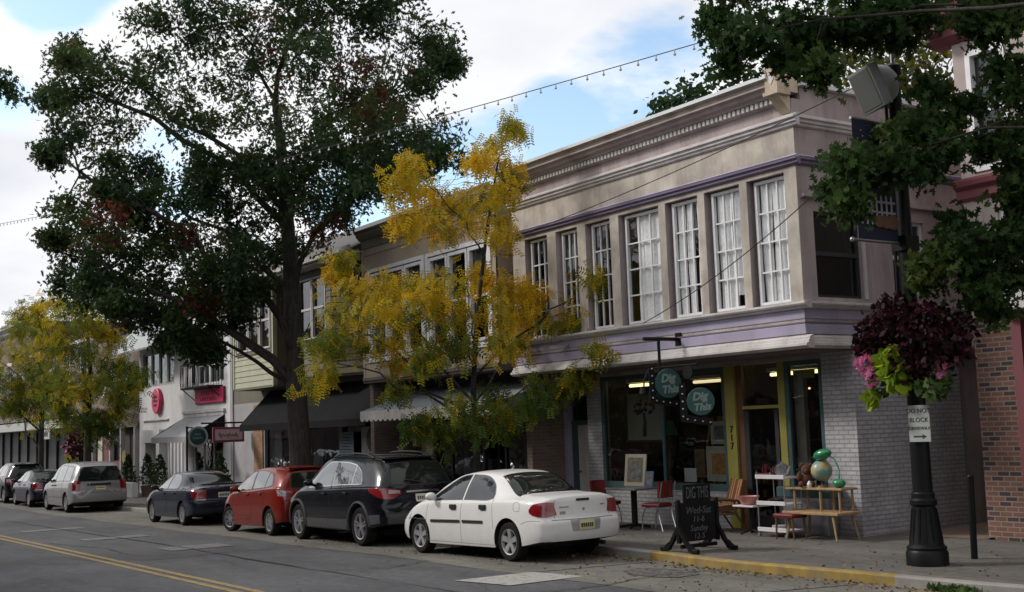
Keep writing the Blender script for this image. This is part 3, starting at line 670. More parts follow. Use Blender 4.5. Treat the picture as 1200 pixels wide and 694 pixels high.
m = MB(); m.box(-18.3, -17.6, 16.5, 16.6, 1.0, 1.05); m.build('ledge', 'blond_wood', e)
m = MB(); m.bbox(-18.25, -17.95, 16.52, 16.55, 1.06, 1.55, .005); solo(m, 'canvas', 'sepia', 'small brown canvas standing on the easel', 'painting', loc=(-18.1, 16.53, 1.06))
# ------------------------------------------------------------------ beige sided shop with the striped awning
B = empty('sided_building', (-25.6, 15.9, 0), 'beige board sided building with white windows beside the lavender corner shop', 'building')
bx0, bx1 = -29.4, -22.65
bw = [(-28.95, -26.05, 4.1, 6.4), (-25.75, -22.95, 4.1, 6.4)]
m = MB(); siding(m, bx0, bx1, 3.55, 7.1, YB, .42, .022, bw); m.box(bx0, bx1, YB + .05, YB + .12, 3.5, 7.2) if False else None
for s in (bx0, bx1 - .09): m.box(s, s + .09, YB - .03, YB + .06, 3.5, 7.1)
m.build('siding', 'beige_siding', B)
m = MB(); m.T = side_T(bx1); siding(m, YB + .02, 16.2, 3.55, 7.5, .0, .42, .02); m.T = None; m.build('side_siding', 'beige_siding', B)
m = MB(); m.box(bx0 - .02, bx1 + .02, YB - .02, 16, 3.44, 3.55); m.box(bx0, bx1, YB - .06, YB + .1, 3.5, 3.58); m.build('soffit', 'soffit', B)
m = MB(); mould(m, bx0, bx1 + .02, [(YB - .04, 7.1), (YB - .04, 7.32), (YB - .12, 7.36), (YB - .2, 7.46), (YB - .2, 7.52), (YB + .1, 7.52), (YB + .1, 7.1)]); m.build('cornice', 'olive_shade_siding', B)
m = MB(); m.box(bx0 - .05, bx1 + .3, YB - .22, 26, 7.52, 7.6); m.box(bx0, bx1, 25.8, 26, .1, 7.5); m.build('roof', 'roof_felt', B)
m = MB(); m.box(bx0, bx0 + .2, YB + .15, 26, .1, 7.5); m.build('party_wall', 'dim_brick', B)
m = MB(); m.box(bx1 + .04, -21.99, 16.2, 16.4, 3.2, 7.7); m.build('recess_wall', 'dim_brick', B)
for a, b, c, e_ in bw:
    w3 = (b - a) / 3
    for k in range(3): window(B, a + k * w3 + .02, a + (k + 1) * w3 - .02, c + .03, e_ - .03, YB + .07, 1, 1, fr=.08, rail=.48, pane='pane_dark', frd=.1, curtain=('curtain', 0, 1, .45) if k != 1 else None)
    m = MB(); m.wall(a - .1, b + .1, c - .12, e_ + .1, YB - .045, YB + .03, [(a, b, c, e_)]); m.build('window_casing', 'white_sash', B)
def room(par, x0, x1, y0, y1, z0, z1, mat='room_dark'):
    mm = MB(); mm.add([(x0, y0, z0), (x1, y0, z0), (x1, y1, z0), (x0, y1, z0), (x0, y0, z1), (x1, y0, z1), (x1, y1, z1), (x0, y1, z1)],
        [(0, 1, 2, 3), (4, 7, 6, 5), (2, 3, 7, 6), (0, 3, 7, 4), (1, 5, 6, 2)]); return mm.build('room', mat, par)
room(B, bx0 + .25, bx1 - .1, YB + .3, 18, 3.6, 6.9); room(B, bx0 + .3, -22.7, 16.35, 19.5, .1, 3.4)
YS = 15.95
m = MB(); m.box(bx0 + .02, bx1, YS, YS + .2, 2.75, 3.44); m.box(bx0 + .02, bx1, YS + .01, YS + .2, 0, .6); m.build('shop_front', 'dark_paint', B)
m = MB(); m.box(-28.35, -27.75, YS - .03, YS + .22, 0, 2.8); m.build('pier', 'tan_brick', B)
shop_window(-27.75, -25.3, .55, 2.75, YS + .08, (-26.9,), 'dark_paint', 'pane_dark', par=B); shop_window(-24.4, -22.65, .55, 2.75, YS + .08, (-23.5,), 'dark_paint', 'pane_dark', par=B)
m = MB(); m.box(-25.28, -24.42, YS + .4, YS + .45, .1, 2.3); d = m.build('door', 'dark_paint', B)
m = MB(); m.add([(-25.15, YS + .39, .9), (-24.55, YS + .39, .9), (-24.55, YS + .39, 2.15), (-25.15, YS + .39, 2.15)], [(0, 1, 2, 3)]); m.build('pane', 'pane_dark', d)
for k in range(22): x = RNG.uniform(-27.6, -22.8); h = RNG.uniform(.25, .9); m = MB(); m.bbox(x, x + RNG.uniform(.15, .4), 16.36 + .01 * k, 16.55 + .01 * k, .6, .6 + h, .01); m.build('display_board', ['photo_grey', 'sepia', 'photo_blue', 'paper'][k % 4], B)
def awning(par, x0, x1, yw, zt, yo, zb, val, mat, vmat, name='awning', scallop=0, ends=True, thick=.02, emat=None, stripes=0):
    """sloping canvas with closed ends; valance hangs from its lower edge"""
    m = MB(); n = 24; vs = []; fs = []
    for i in range(n + 1):
        x = x0 + (x1 - x0) * i / n
        for k in range(5):
            f = k / 4; sag = .03 * math.sin(PI * f) * (1 + .5 * math.sin(i * 2.1)); vs.append((x, yw + (yo - yw) * f, zt + (zb - zt) * f - sag))
    for i in range(n):
        for k in range(4): fs.append((i * 5 + k, i * 5 + k + 1, i * 5 + k + 6, i * 5 + k + 5))
    m.add(vs, fs)
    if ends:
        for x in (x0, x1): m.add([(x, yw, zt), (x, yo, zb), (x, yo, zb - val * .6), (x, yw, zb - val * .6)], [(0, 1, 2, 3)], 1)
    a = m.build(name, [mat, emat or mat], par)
    q = MB(); k = max(1, scallop) * 6 if scallop else 8; pts = []
    vs = []; fs = []
    for i in range(k + 1):
        x = x0 + (x1 - x0) * i / k; dz = .06 * abs(math.sin(PI * i / 6)) if scallop else 0
        for (y, z) in ((yo - .01, zb + .01), (yo - .01, zb - val + (.0 if not scallop else .06 - dz))): vs.append((x, y, z)); 
    for i in range(k): fs.append((2 * i, 2 * i + 1, 2 * i + 3, 2 * i + 2))
    for i in range(k): fs.append(tuple(np.array((2 * i, 2 * i + 2, 2 * i + 3, 2 * i + 1))))
    q.add(vs, fs[:k]); q.build('valance', vmat, a)
    return a
awning(B, -28.6, -21.2 - .75, YS, 3.25, 14.25, 2.66, .27, 'awning_teal', 'awning_white', scallop=26)

# ------------------------------------------------------------------ two bay building with a black awning, sun and shade put into its siding
K = empty('twin_bay_building', (-36, 16, 0), 'dark house with a sunlit sage left bay and shaded olive right bay above a black awning', 'building')
YW = 15.95
m = MB(); m.wall(-42.5, -29.45, 3.3, 7.2, YW, YW + .2); m.build('upper_wall', 'olive_shade_siding', K)
lb = [(-39.3, -38.36, 4.95, 6.85), (-38.3, -37.36, 4.95, 6.85), (-37.3, -36.42, 4.95, 6.85)]
m = MB(); siding(m, -39.7, -36.2, 3.75, 7.05, 15.0, .19, .02, [(-39.35, -36.37, 4.9, 6.9)]); m.box(-39.73, -39.62, 14.96, 15.1, 3.72, 7.05); m.box(-36.28, -36.17, 14.96, 15.1, 3.72, 7.05); bay = m.build('bay', 'sunlit_sage_siding', K)
m = MB(); m.T = side_T(-36.2); siding(m, 15.1, YW, 3.75, 7.05, .02, .19, .02); m.T = None; m.box(-39.7, -36.2, 14.98, YW, 3.68, 3.745); m.box(-39.7, -39.65, 15.1, YW, 3.75, 7.05); m.build('bay_side', 'olive_shade_siding', K)  # sides of the sunlit bay in dark olive, shade put into the colour
for a, b, c, e_ in lb: window(bay, a, b, c, e_, 15.04, 1, 1, fr=.06, rail=.5, frd=.09, mat='white_trim', pane='pane_dark')
m = MB(); m.wall(-39.42, -36.3, 4.82, 6.98, 14.95, 15.03, [(-39.33, -36.39, 4.92, 6.88)]); m.build('casing', 'olive_shade_siding', bay)
room(K, -39.6, -36.3, 15.3, 17.5, 3.9, 6.9)
# right bay: flat front and a slanted right end
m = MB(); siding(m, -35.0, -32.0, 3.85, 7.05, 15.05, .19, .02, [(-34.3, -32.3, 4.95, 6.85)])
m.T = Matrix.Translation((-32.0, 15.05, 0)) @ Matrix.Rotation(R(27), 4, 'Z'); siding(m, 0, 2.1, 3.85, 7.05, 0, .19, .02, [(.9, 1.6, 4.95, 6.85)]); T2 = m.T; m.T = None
bay2 = m.build('bay', 'olive_shade_siding', K)
m = MB(); m.prism([(-35, 15.08), (-32, 15.08), (-30.15, 16), (-35, 16)], 3.78, 3.848, 'z'); m.box(-35.02, -34.98, 15.1, YW, 3.85, 7.05); m.build('bay_side', 'olive_shade_siding', K)
for k in range(2): window(bay2, -34.28 + k, -33.32 + k, 4.97, 6.83, 15.1, 1, 1, fr=.05, rail=.5, frd=.08, mat='white_trim', pane='pane_dark')
window(bay2, .92, 1.58, 4.97, 6.83, .06, 1, 1, T2, fr=.05, rail=.5, frd=.08, mat='olive_shade_siding', pane='pane_dark')
room(K, -34.9, -31.5, 15.4, 17.5, 3.95, 6.9)
m = MB(); m.prism([(14.55, 7.12), (14.55, 7.2), (19, 9.4), (23.5, 7.2), (23.5, 7.12)], -42.5, -29.45, 'x'); m.build('roof', 'roof_felt', K)
m = MB(); m.prism([(14.5, 7.1), (14.42, 7.13), (14.42, 7.26), (14.46, 7.26), (14.5, 7.15)], -42.5, -29.45, 'x'); m.box(-42.5, -29.45, 14.56, YW, 7.06, 7.1); m.build('gutter', 'white_trim', K)
m = MB(); m.wall(-42.5, -29.45, -.3, 3.3, YW, YW + .2, [(-39.4, -37.2, .45, 2.5), (-37.1, -36.2, .1, 2.5), (-36.1, -33.5, .45, 2.5), (-33.3, -30.6, .45, 2.5)]); m.build('shop_wall', 'grey_stucco', K)
m = MB(); m.box(-40.3, -39.5, YW - .04, YW + .1, -.2, 3.2); m.build('pier', 'orange_brick', K)
m = MB(); m.box(-30.5, -29.5, YW - .04, YW + .1, 0, 2.7); m.build('pier', 'orange_brick', K)
room(K, -39.6, -30.5, 16.4, 19, .1, 3)
for a, b in ((-39.4, -37.2), (-36.1, -33.5), (-33.3, -30.6)):
    f = shop_window(a, b, .45, 2.5, YW + .1, (), 'dark_paint', 'pane_dark', par=K)
for (a, b) in ((-39.2, -38.5), (-37.9, -37.4), (-35.9, -35.2)): m = MB(); m.box(a, b, 16.2, 16.22, .6, 2.4); m.build('blind', 'housing', K)
awning(K, -38.85, -29.5, YW, 3.65, 14.85, 2.5, .2, 'awning_black', 'awning_black')
m = MB(); m.bbox(-33.3, -32.45, YW - .03, YW - .01, 1.45, 2.15, .004); o = solo(m, 'notice_board', 'poster_blue', 'pale blue notice sheet hung under the black awning', 'poster', loc=(-32.87, YW - .02, 1.45))
m = MB()
for k in range(7): m.box(-.34, .34 - .1 * (k % 3), -.016, -.012, .08 + k * .09, .105 + k * .09)
m.build('print_lines', 'sign_teal', o, world=False)
m = MB(); m.bbox(-31.75, -30.3, YW - .12, YW - .08, 1.1, 2.3, .02); o = solo(m, 'board_sign', 'housing', 'grey sign board with a dark round emblem under the black awning', 'sign', loc=(-31.03, YW - .1, 1.1))
m = MB(); m.lathe([(0, -.03), (.36, -.03), (.38, -.022), (.38, -.015)], (0, 0, .82), 24, axis='y'); m.build('emblem', 'dark_paint', o, world=False)
m = MB(); m.lathe([(.0, 0), (.42, 0), (.42, .05), (.36, .1), (.34, .75), (.4, .8), (.4, .86), (.3, 1.0), (.1, 1.1), (.05, 1.16), (.09, 1.25), (.04, 1.33), (0, 1.35)], (0, 0, 0), 18)
o = solo(m, 'litter_bin', 'black_iron', 'black round litter bin with domed finial lid behind the red hatchback', 'litter bin'); o.location = (-32.6, 13.6, gz(-32) + .13)

# ------------------------------------------------------------------ white stucco shop
Dd = empty('stucco_building', (-48, 16, 0), 'white stucco shop with red signs, grey awning and a small iron balcony', 'building')
YD, YL = 15.9, 16.15
m = MB(); m.wall(-47.75, -42.5, -.4, 7.55, YD, YD + .25, [(-46.2, -43.6, 4.15, 6.35), (-46.7, -43.3, .3, 2.35)]); m.build('front_wall', 'white_stucco', Dd)
m = MB(); m.wall(-54.6, -47.75, -.4, 7.3, YL, YL + .25, [(-54.1, -49.7, 4.45, 5.95), (-52.7, -51.3, -.3, 1.95), (-50.4, -49.3, .5, 2.2)]); m.build('recessed_wall', 'white_stucco', Dd)
m = MB(); m.box(-42.52, -42.3, YD, 24, -.4, 7.5); m.build('party_wall', 'grey_stucco', Dd)
m = MB(); m.box(-54.6, -54.4, YL + .25, 24, -.4, 7.3); m.build('party_wall', 'grey_stucco', Dd)
m = MB(); m.box(-47.85, -42.25, YD - .15, 24, 7.55, 7.68); m.box(-54.8, -47.85, YL - .1, 24, 7.3, 7.42); m.build('parapet', 'flashing', Dd)
room(Dd, -54.3, -42.6, YL + .4, 19, 3.6, 7); room(Dd, -54.3, -42.6, YL + .5, 19, -.3, 3)
for k in range(4): window(Dd, -54.08 + 1.1 * k, -53.02 + 1.1 * k, 4.47, 5.93, YL + .12, 1, 1, fr=.07, rail=None, mat='housing', pane='pane_dark')
for k in range(2): window(Dd, -46.18 + 1.3 * k, -44.9 + 1.3 * k, 4.17, 6.33, YD + .12, 2, 3, fr=.08, pane='pane_dark', curtain=('curtain', .1, .9))
m = MB(); n = 20; vs = []; fs = []
for i in range(n + 1):
    x = -55.3 + 7.2 * i / n; dz = .02 * (i % 2); vs += [(x, YL, 7.25 + dz), (x, YL - 1.2, 5.95 + dz), (x, YL - 1.2, 5.88)]
for i in range(n):
    for k in range(2): fs.append((3 * i + k, 3 * i + k + 1, 3 * i + k + 4, 3 * i + k + 3))
m.add(vs, fs); m.add([(-48.1, YL, 7.25), (-48.1, YL - 1.2, 5.9), (-48.1, YL, 5.9)], [(0, 1, 2)]); m.build('window_awning', 'awning_metal', Dd)
m = MB(); bx = (-46.5, -43.3)
m.box(bx[0], bx[1], YD - .55, YD, 4.02, 4.08); m.box(bx[0], bx[1], YD - .55, YD - .52, 4.95, 4.99)
for k in range(25): x = bx[0] + (bx[1] - bx[0]) * k / 24; m.tube([(x, YD - .535, 4.06), (x, YD - .56 - .04 * math.sin(k), 4.3), (x, YD - .535, 4.97)], .012, 5)
for x in bx:
    m.tube([(x, YD - .54, 4.97), (x, YD, 4.97)], .016, 5)
    for k in range(5): m.tube([(x, YD - .1 * k - .05, 4.06), (x, YD - .1 * k - .05, 4.97)], .011, 5)
m.tube([(bx[0] + .1, YD - .5, 4.03), (bx[0] + .1, YD, 3.6)], .02, 5); m.tube([(bx[1] - .1, YD - .5, 4.03), (bx[1] - .1, YD, 3.6)], .02, 5)
m.build('balcony', 'black_iron', Dd)
for xs_ in (-43.45, -46.6): m = MB(); m.box(xs_, xs_ + .25, YD - .05, YD - .005, 4.3, 6.4); m.build('shutter', 'dark_paint', Dd)
m = MB(); m.box(-47.7, -43.0, YD - .1, YD - .003, 3.1, 3.2); m.box(-47.6, -43.1, YD - .06, YD - .003, 2.96, 3.11); m.build('ledge', 'white_trim', Dd)
m = MB(); m.box(-54.0, -50.4, YL - .08, YL - .003, 2.95, 3.0); m.build('ledge', 'white_trim', Dd)
awning(Dd, -47.6, -43.1, YD, 2.98, YD - 1.35, 2.2, .22, 'awning_grey', 'awning_grey', emat='awning_black')  # ends black, shade of the turned-away side put into the colour
f = shop_window(-46.7, -43.3, .3, 2.35, YD + .1, (-45.6, -44.5), 'white_sash', 'pane_dark', par=Dd)
m = MB(); m.box(-53.2, -52.75, YL - .3, YL, -.4, 2.4); m.box(-51.25, -50.8, YL - .3, YL, -.4, 2.4); m.box(-53.3, -50.7, YL - .33, YL, 2.0, 2.55)
for k in range(4): m.box(-49.9 + .45 * k, -49.7 + .45 * k, YL - .12, YL - .002, -.3, 2.2)
m.build('doorway_surround', 'white_stucco', Dd)
m = MB(); m.box(-52.7, -51.3, YL + .3, YL + .35, -.3, 1.95); d = m.build('door', 'grey_stucco', Dd)
m = MB(); m.box(-52.1, -51.5, YL + .28, YL + .3, .5, 1.7); m.build('pane', 'photo_grey', d)
m = MB(); m.box(-54.6, -50.4, 14.6, 14.85, gz(-52), .38); solo(m, 'low_wall', 'white_stucco', 'low white wall in front of the white stucco shop', 'wall', loc=(-52, 14.7, gz(-52)))
e = tag(MB().bbox(-46.1, -43.0, YD - .1, YD - .035, 3.46, 4.0, .01).build('wall_sign', 'sign_red'), 'rectangular red sign with dark edge under the iron balcony', 'sign')
m = MB()
for (za, zb, n_, x0, x1) in ((3.74, 3.9, 5, -45.4, -43.9), (3.54, 3.68, 7, -45.5, -43.7)):
    m = MB()
    for k in range(n_):
        x = x0 + (x1 - x0) * k / n_; w_ = (x1 - x0) / n_ * .62; m.box(x, x + .05, YD - .108, YD - .1, za, zb); m.box(x + .05, x + w_, YD - .108, YD - .1, zb - .05 if k % 2 else za, zb if k % 2 else za + .05); m.box(x + w_ - .05, x + w_, YD - .109, YD - .1, za, zb) if k % 3 else None
    m.build('lettering', 'sign_darkred', e)
m = MB(); m.wall(-46.12, -42.98, 3.44, 4.02, YD - .09, YD - .02, [(-46.06, -43.04, 3.5, 3.96)]); m.build('edge', 'sign_darkred', e)
e = MB().lathe([(0, -.16), (.52, -.16), (.55, -.13), (.55, 0)], (-51.72, YL - .02, 3.78), 32, axis='y').build('wall_sign', ['sign_red']); tag(e, 'round red disc sign left of the iron balcony', 'sign')
m = MB()
for zz_, w_ in ((3.95, .45), (3.78, .66), (3.6, .5)):
    m = MB()
    for k in range(6): m.box(-51.72 - w_ / 2 + w_ * k / 6, -51.72 - w_ / 2 + w_ * k / 6 + w_ * .11, YL - .19, YL - .18, zz_ - .05, zz_ + .05)
    m.build('lettering', 'sign_darkred', e)
# hanging signs by the white shop
e = empty('hanging_sign', (-40.8, 15.9, 2.63), 'pink name board with maroon border hung from a long black bracket', 'sign')
m = MB(); m.tube([(-40.8, 15.93, 2.63), (-40.8, 14.2, 2.63)], .03, 6); m.tube([(-40.8, 15.4, 2.63), (-40.8, 15.4, 2.48)], .012, 5); m.tube([(-40.8, 14.8, 2.63), (-40.8, 14.8, 2.48)], .012, 5); m.build('bracket', 'black_iron', e)
m = MB(); m.bbox(-40.84, -40.76, 14.6, 15.75, 1.95, 2.48, .015); bd = m.build('board', 'sign_maroon', e)
m = MB(); m.bbox(-40.755, -40.745, 14.68, 15.67, 2.03, 2.4, .003); m.build('face', 'sign_pink', bd)
m = MB(); pts = [(-40.735, 14.8 + .042 * k, 2.2 + .06 * math.sin(k * 2.2) * (1 + .6 * math.sin(k * .9))) for k in range(18)]; m.tube(pts, .014, 5); m.build('lettering', 'sign_maroon', bd)
e = empty('post_sign', (-37, 12.42, gz(-37)), 'round teal sign with pale rim on a thin black post at the kerb', 'sign')
m = MB(); m.tube([(-37, 12.42, gz(-37) + .1), (-37, 12.42, 2.5)], .035, 8); m.tube([(-37, 12.42, 2.46), (-37, 12.98, 2.46)], .015, 6); m.build('post', 'black_iron', e)
m = MB(); m.lathe([(0, -.03), (.32, -.03), (.34, 0), (.32, .03), (0, .03)], (-37, 12.76, 2.17), 28, axis='x'); dd = m.build('disc', 'housing', e)
m = MB(); m.lathe([(0, .03), (.25, .035), (.26, .03)], (-37, 12.76, 2.17), 28, axis='x'); m.build('face', 'sign_teal', dd)
m = MB()
for zz_, w_ in ((2.24, .22), (2.13, .34)):
    m = MB()
    for k in range(6): y0 = 12.76 - w_ / 2 + w_ * k / 6; m.box(-36.968, -36.958, y0, y0 + w_ * .1, zz_ - .035, zz_ + .035)
    m.build('lettering', 'sign_text', dd)
# ------------------------------------------------------------------ dark shops further left, and the pale corner building
E_ = empty('dark_shopfront', (-58, 16.2, 0), 'dark shopfront with thin white columns left of the white shop', 'building')
m = MB(); m.wall(-62.3, -54.65, 3.0, 7.0, 16.2, 16.4, [(-61.6, -60.4, 4.3, 6.2), (-59.6, -58.4, 4.3, 6.2), (-57.6, -56.4, 4.3, 6.2)]); m.box(-62.3, -54.65, 16.05, 16.4, 2.75, 3.0); m.build('upper_wall', 'dim_brick', E_)
for x in (-61.6, -59.6, -57.6): window(E_, x, x + 1.2, 4.3, 6.2, 16.28, 1, 1, fr=.08, rail=.5, pane='pane_dark')
for x in (-62.2, -59.0, -57.2, -55.0): m = MB(); m.box(x, x + .14, 16.0, 16.2, -.4, 2.75); m.build('column', 'housing', E_)
m = MB(); m.box(-61.4, -60.6, 16.1, 16.2, -.3, 2.35); m.build('door', 'paper', E_)
m = MB(); m.box(-60.3, -59.2, 16.12, 16.2, -.3, 2.3); m.build('panel', 'maroon_trim', E_)
m = MB(); m.box(-58.6, -57.5, 16.12, 16.2, -.3, 1.2); m.build('panel', 'maroon_trim', E_)
m = MB(); m.box(-62.3, -54.65, 16.4, 16.6, -.4, 2.75); m.box(-62.3, -54.65, 24, 24.2, -.4, 7); m.build('back_wall', 'room_dark', E_)
m = MB(); m.box(-62.3, -54.65, 16.2, 24.2, 7.0, 7.1); m.build('roof', 'roof_felt', E_)
m = MB(); m.lathe([(0, -.04), (.3, -.04), (.3, 0)], (-56.4, 16.0, 1.4), 20, axis='y'); solo(m, 'round_sign', 'kerb_yellow', 'small round ochre sign in the dark shopfront', 'sign', loc=(-56.4, 16, 1.4))
F = empty('brick_building', (-74, 16.3, 0), 'distant brick building with a pale grey canopy along its ground floor', 'building')
m = MB(); hs = [(-90 + 3.0 * k, -88.9 + 3.0 * k, 5.0, 7.2) for k in range(9)]
m.wall(-92, -76.5, 3.6, 9.6, 16.3, 16.5, [h for h in hs if h[1] < -77]); m.wall(-76.5, -62.4, 3.6, 7.4, 16.3, 16.5, [h for h in hs if h[0] > -76]); m.build('wall', 'dim_brick', F)
for h in hs:
    if h[1] < -77 or h[0] > -76: window(F, *h, 16.4, 1, 1, fr=.1, rail=.5, pane='pane_dark'); m = MB(); m.box(h[0] - .15, h[1] + .15, 16.2, 16.29, h[3], h[3] + .25); m.build('lintel', 'white_trim', F)
m = MB(); mould(m, -92, -76.4, [(16.28, 9.2), (16.1, 9.3), (16.1, 9.45), (15.8, 9.6), (15.8, 9.8), (16.5, 9.8), (16.5, 9.2)]); mould(m, -76.4, -62.4, [(16.28, 7.0), (16.0, 7.3), (16.0, 7.5), (16.5, 7.5), (16.5, 7.0)]); m.build('cornice', 'housing', F)
m = MB(); m.box(-92, -62.45, 14.9, 16.29, 2.9, 3.35); m.build('canopy', 'housing', F)
m = MB(); m.box(-92, -62.45, 16.6, 16.8, -.5, 3.6); m.box(-92, -62.45, 16.3, 16.6, -.5, .3); m.box(-92, -62.4, 16.5, 26, 7.35, 7.5); m.box(-76.6, -76.4, 16.5, 26, 7.4, 9.6); m.build('back_wall', 'room_dark', F)
for k in range(12): x = -91 + 2.5 * k; m = MB(); m.box(x, x + .18, 16.28, 16.42, .3, 2.9); m.build('column', 'dark_paint', F)
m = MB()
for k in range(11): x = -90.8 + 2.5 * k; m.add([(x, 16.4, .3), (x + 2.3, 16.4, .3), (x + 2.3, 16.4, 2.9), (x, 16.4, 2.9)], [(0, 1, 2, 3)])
m.build('shop_pane', 'dark_paint', F)  # opaque dark sheets, shade under the canopy put into their colour
m = MB(); m.bbox(-68.4, -66.0, 14.82, 14.89, 2.35, 2.85, .01); o = solo(m, 'shop_sign', 'housing', 'small pale hanging sign under the distant grey canopy', 'sign', loc=(-67.2, 14.85, 2.35))
m = MB()
for k in range(7): m.box(-.95 + .27 * k, -.78 + .27 * k, -.045, -.04, .15, .36)
m.build('lettering', 'dark_paint', o, world=False)
# yellow chair and small trees by the white shop
m = MB()
for k in range(4): m.bbox(-.3, .3, -.02 - .01 * k, .02 - .01 * k, .5 + .13 * k, .6 + .13 * k, .01)
m.bbox(-.32, .32, -.5, 0, .4, .45, .01)
for sx in (-.28, .28): m.tube([(sx, .03, 0), (sx, 0, .95)], .022, 6); m.tube([(sx, -.48, 0), (sx, -.46, .42)], .022, 6)
o = solo(m, 'slat_chair', 'lime_paint', 'lime yellow slatted chair behind the silver minivan', 'chair'); o.location = (-50.6, 14.0, gz(-50) + .13)
# ------------------------------------------------------------------ red brick building at right
Q = empty('red_brick_building', (-8, 17, 0), 'red brick building with pink upper bay and maroon trim beside the alley', 'building')
YQ, QX = 16.9, -11.9
m = MB(); m.wall(QX, 0, 0, 3.62, YQ, YQ + .25, [(-10.95, -2, .1, 3.4)]); m.box(QX, QX + .2, YQ + .25, 28, 0, 3.6); m.build('brick_wall', 'red_brick', Q)
qw = [(-11.66, -10.95, 5.95, 7.95), (-10.4, -9.6, 5.95, 7.95), (-8.9, -8.1, 5.95, 7.95)]
m = MB(); m.wall(QX, 0, 3.62, 8.4, YQ, YQ + .25, qw + [(-11.3, -10.3, 4.4, 5.3)]); m.box(QX, QX + .25, YQ + .25, 28, 3.6, 8.4); m.build('upper_wall', 'pink_stucco', Q)
for a in qw: window(Q, *a, YQ + .1, 1, 1, fr=.09, rail=.5, frd=.13, pane='pane_dark', curtain=('curtain', 0, 1, .5))
window(Q, -11.3, -10.3, 4.4, 5.3, YQ + .1, 1, 1, fr=.07, pane='pane_dark')
m = MB(); mould(m, QX - .08, 0, [(YQ - .02, 5.5), (YQ - .06, 5.55), (YQ - .06, 5.68), (YQ - .14, 5.74), (YQ - .16, 5.82), (YQ - .16, 5.86), (YQ + .02, 5.87), (YQ + .02, 5.5)])
mould(m, QX - .35, 0, [(YQ - .05, 8.15), (YQ - .2, 8.25), (YQ - .22, 8.4), (YQ - .45, 8.55), (YQ - .5, 8.75), (YQ + .2, 8.75), (YQ + .2, 8.15)])
m.box(QX - .3, QX - .02, YQ - .4, 20, 8.3, 8.5); m.build('cornice', 'maroon_trim', Q)
m = MB(); mould(m, QX - .4, 0, [(YQ - .55, 8.755), (YQ - .55, 8.85), (YQ + .2, 8.9), (YQ + .2, 8.755)]); m.box(QX - .38, QX, YQ + .21, 28, 8.755, 8.83); m.build('flashing', 'flashing', Q)
m = MB(); m.box(-11.28, 0, YQ - .35, YQ - .003, 3.66, 4.1); m.build('fascia', 'white_trim', Q)
m = MB(); m.box(-11.15, -10.98, YQ - .12, YQ - .01, .13, 3.62); m.box(-10.98, -10.4, YQ + .02, YQ + .2, .1, .7); m.build('shop_frame', 'maroon_trim', Q)
m = MB(); m.add([(-10.95, YQ + .15, .7), (-2, YQ + .15, .7), (-2, YQ + .15, 3.4), (-10.95, YQ + .15, 3.4)], [(0, 1, 2, 3)]); m.build('shop_pane', 'pane_dark', Q)
room(Q, -11.6, -.2, YQ + .35, 20, .1, 3.5); room(Q, -11.6, -.2, YQ + .45, 20, 3.7, 8)
m = MB(); m.box(QX - .3, 0, YQ + .2, 28, 8.4, 8.5); m.build('roof', 'roof_felt', Q)
# ------------------------------------------------------------------ unseen row across the street, added to darken reflections in windows and paintwork
for (x0, x1, h_, mt, lab_) in ((-98, -70, 9.5, 'dim_brick', 'unseen long brick block across the street at the far left'), (-69.5, -46, 7.5, 'olive_shade_siding', 'unseen low olive shop row across the street'), (-45.5, -24, 9, 'red_brick', 'unseen red brick shop block across the street'), (-23.5, -3, 8, 'dim_brick', 'unseen brick shop block across the street beside the photographer'), (-2.5, 22, 8.5, 'grey_stucco', 'unseen grey block across the street behind the photographer')):
    o = empty('unseen_brick_block' if 'brick' in mt else 'unseen_shop_block', ((x0 + x1) / 2, -4.3, gz(x0)), lab_, 'building'); n = int((x1 - x0) / 2.6); st = (x1 - x0) / n
    up = [(x0 + st * k + .7, x0 + st * k + 1.9, 4.6, 6.4) for k in range(n)]; dn = [(x0 + st * k + .2, x0 + st * k + st - .2, .4, 2.9) for k in range(n)]
    m = MB(); m.wall(x0, x1, -1, h_, -4.3, -4.5, up + dn); m.box(x0, x0 + .3, -16, -4.5, -1, h_); m.box(x1 - .3, x1, -16, -4.5, -1, h_); m.box(x0 + .3, x1 - .3, -16, -15.8, -1, h_); m.build('wall', mt, o)
    m = MB(); m.box(x0 - .05, x1 + .05, -16, -4.1, h_, h_ + .2); m.build('roof', 'roof_felt', o)
    m = MB(); m.add([(x0, -4.42, 0), (x1, -4.42, 0), (x1, -4.42, 6.5), (x0, -4.42, 6.5)], [(0, 1, 2, 3)]); m.build('panes', 'room_dark', o)
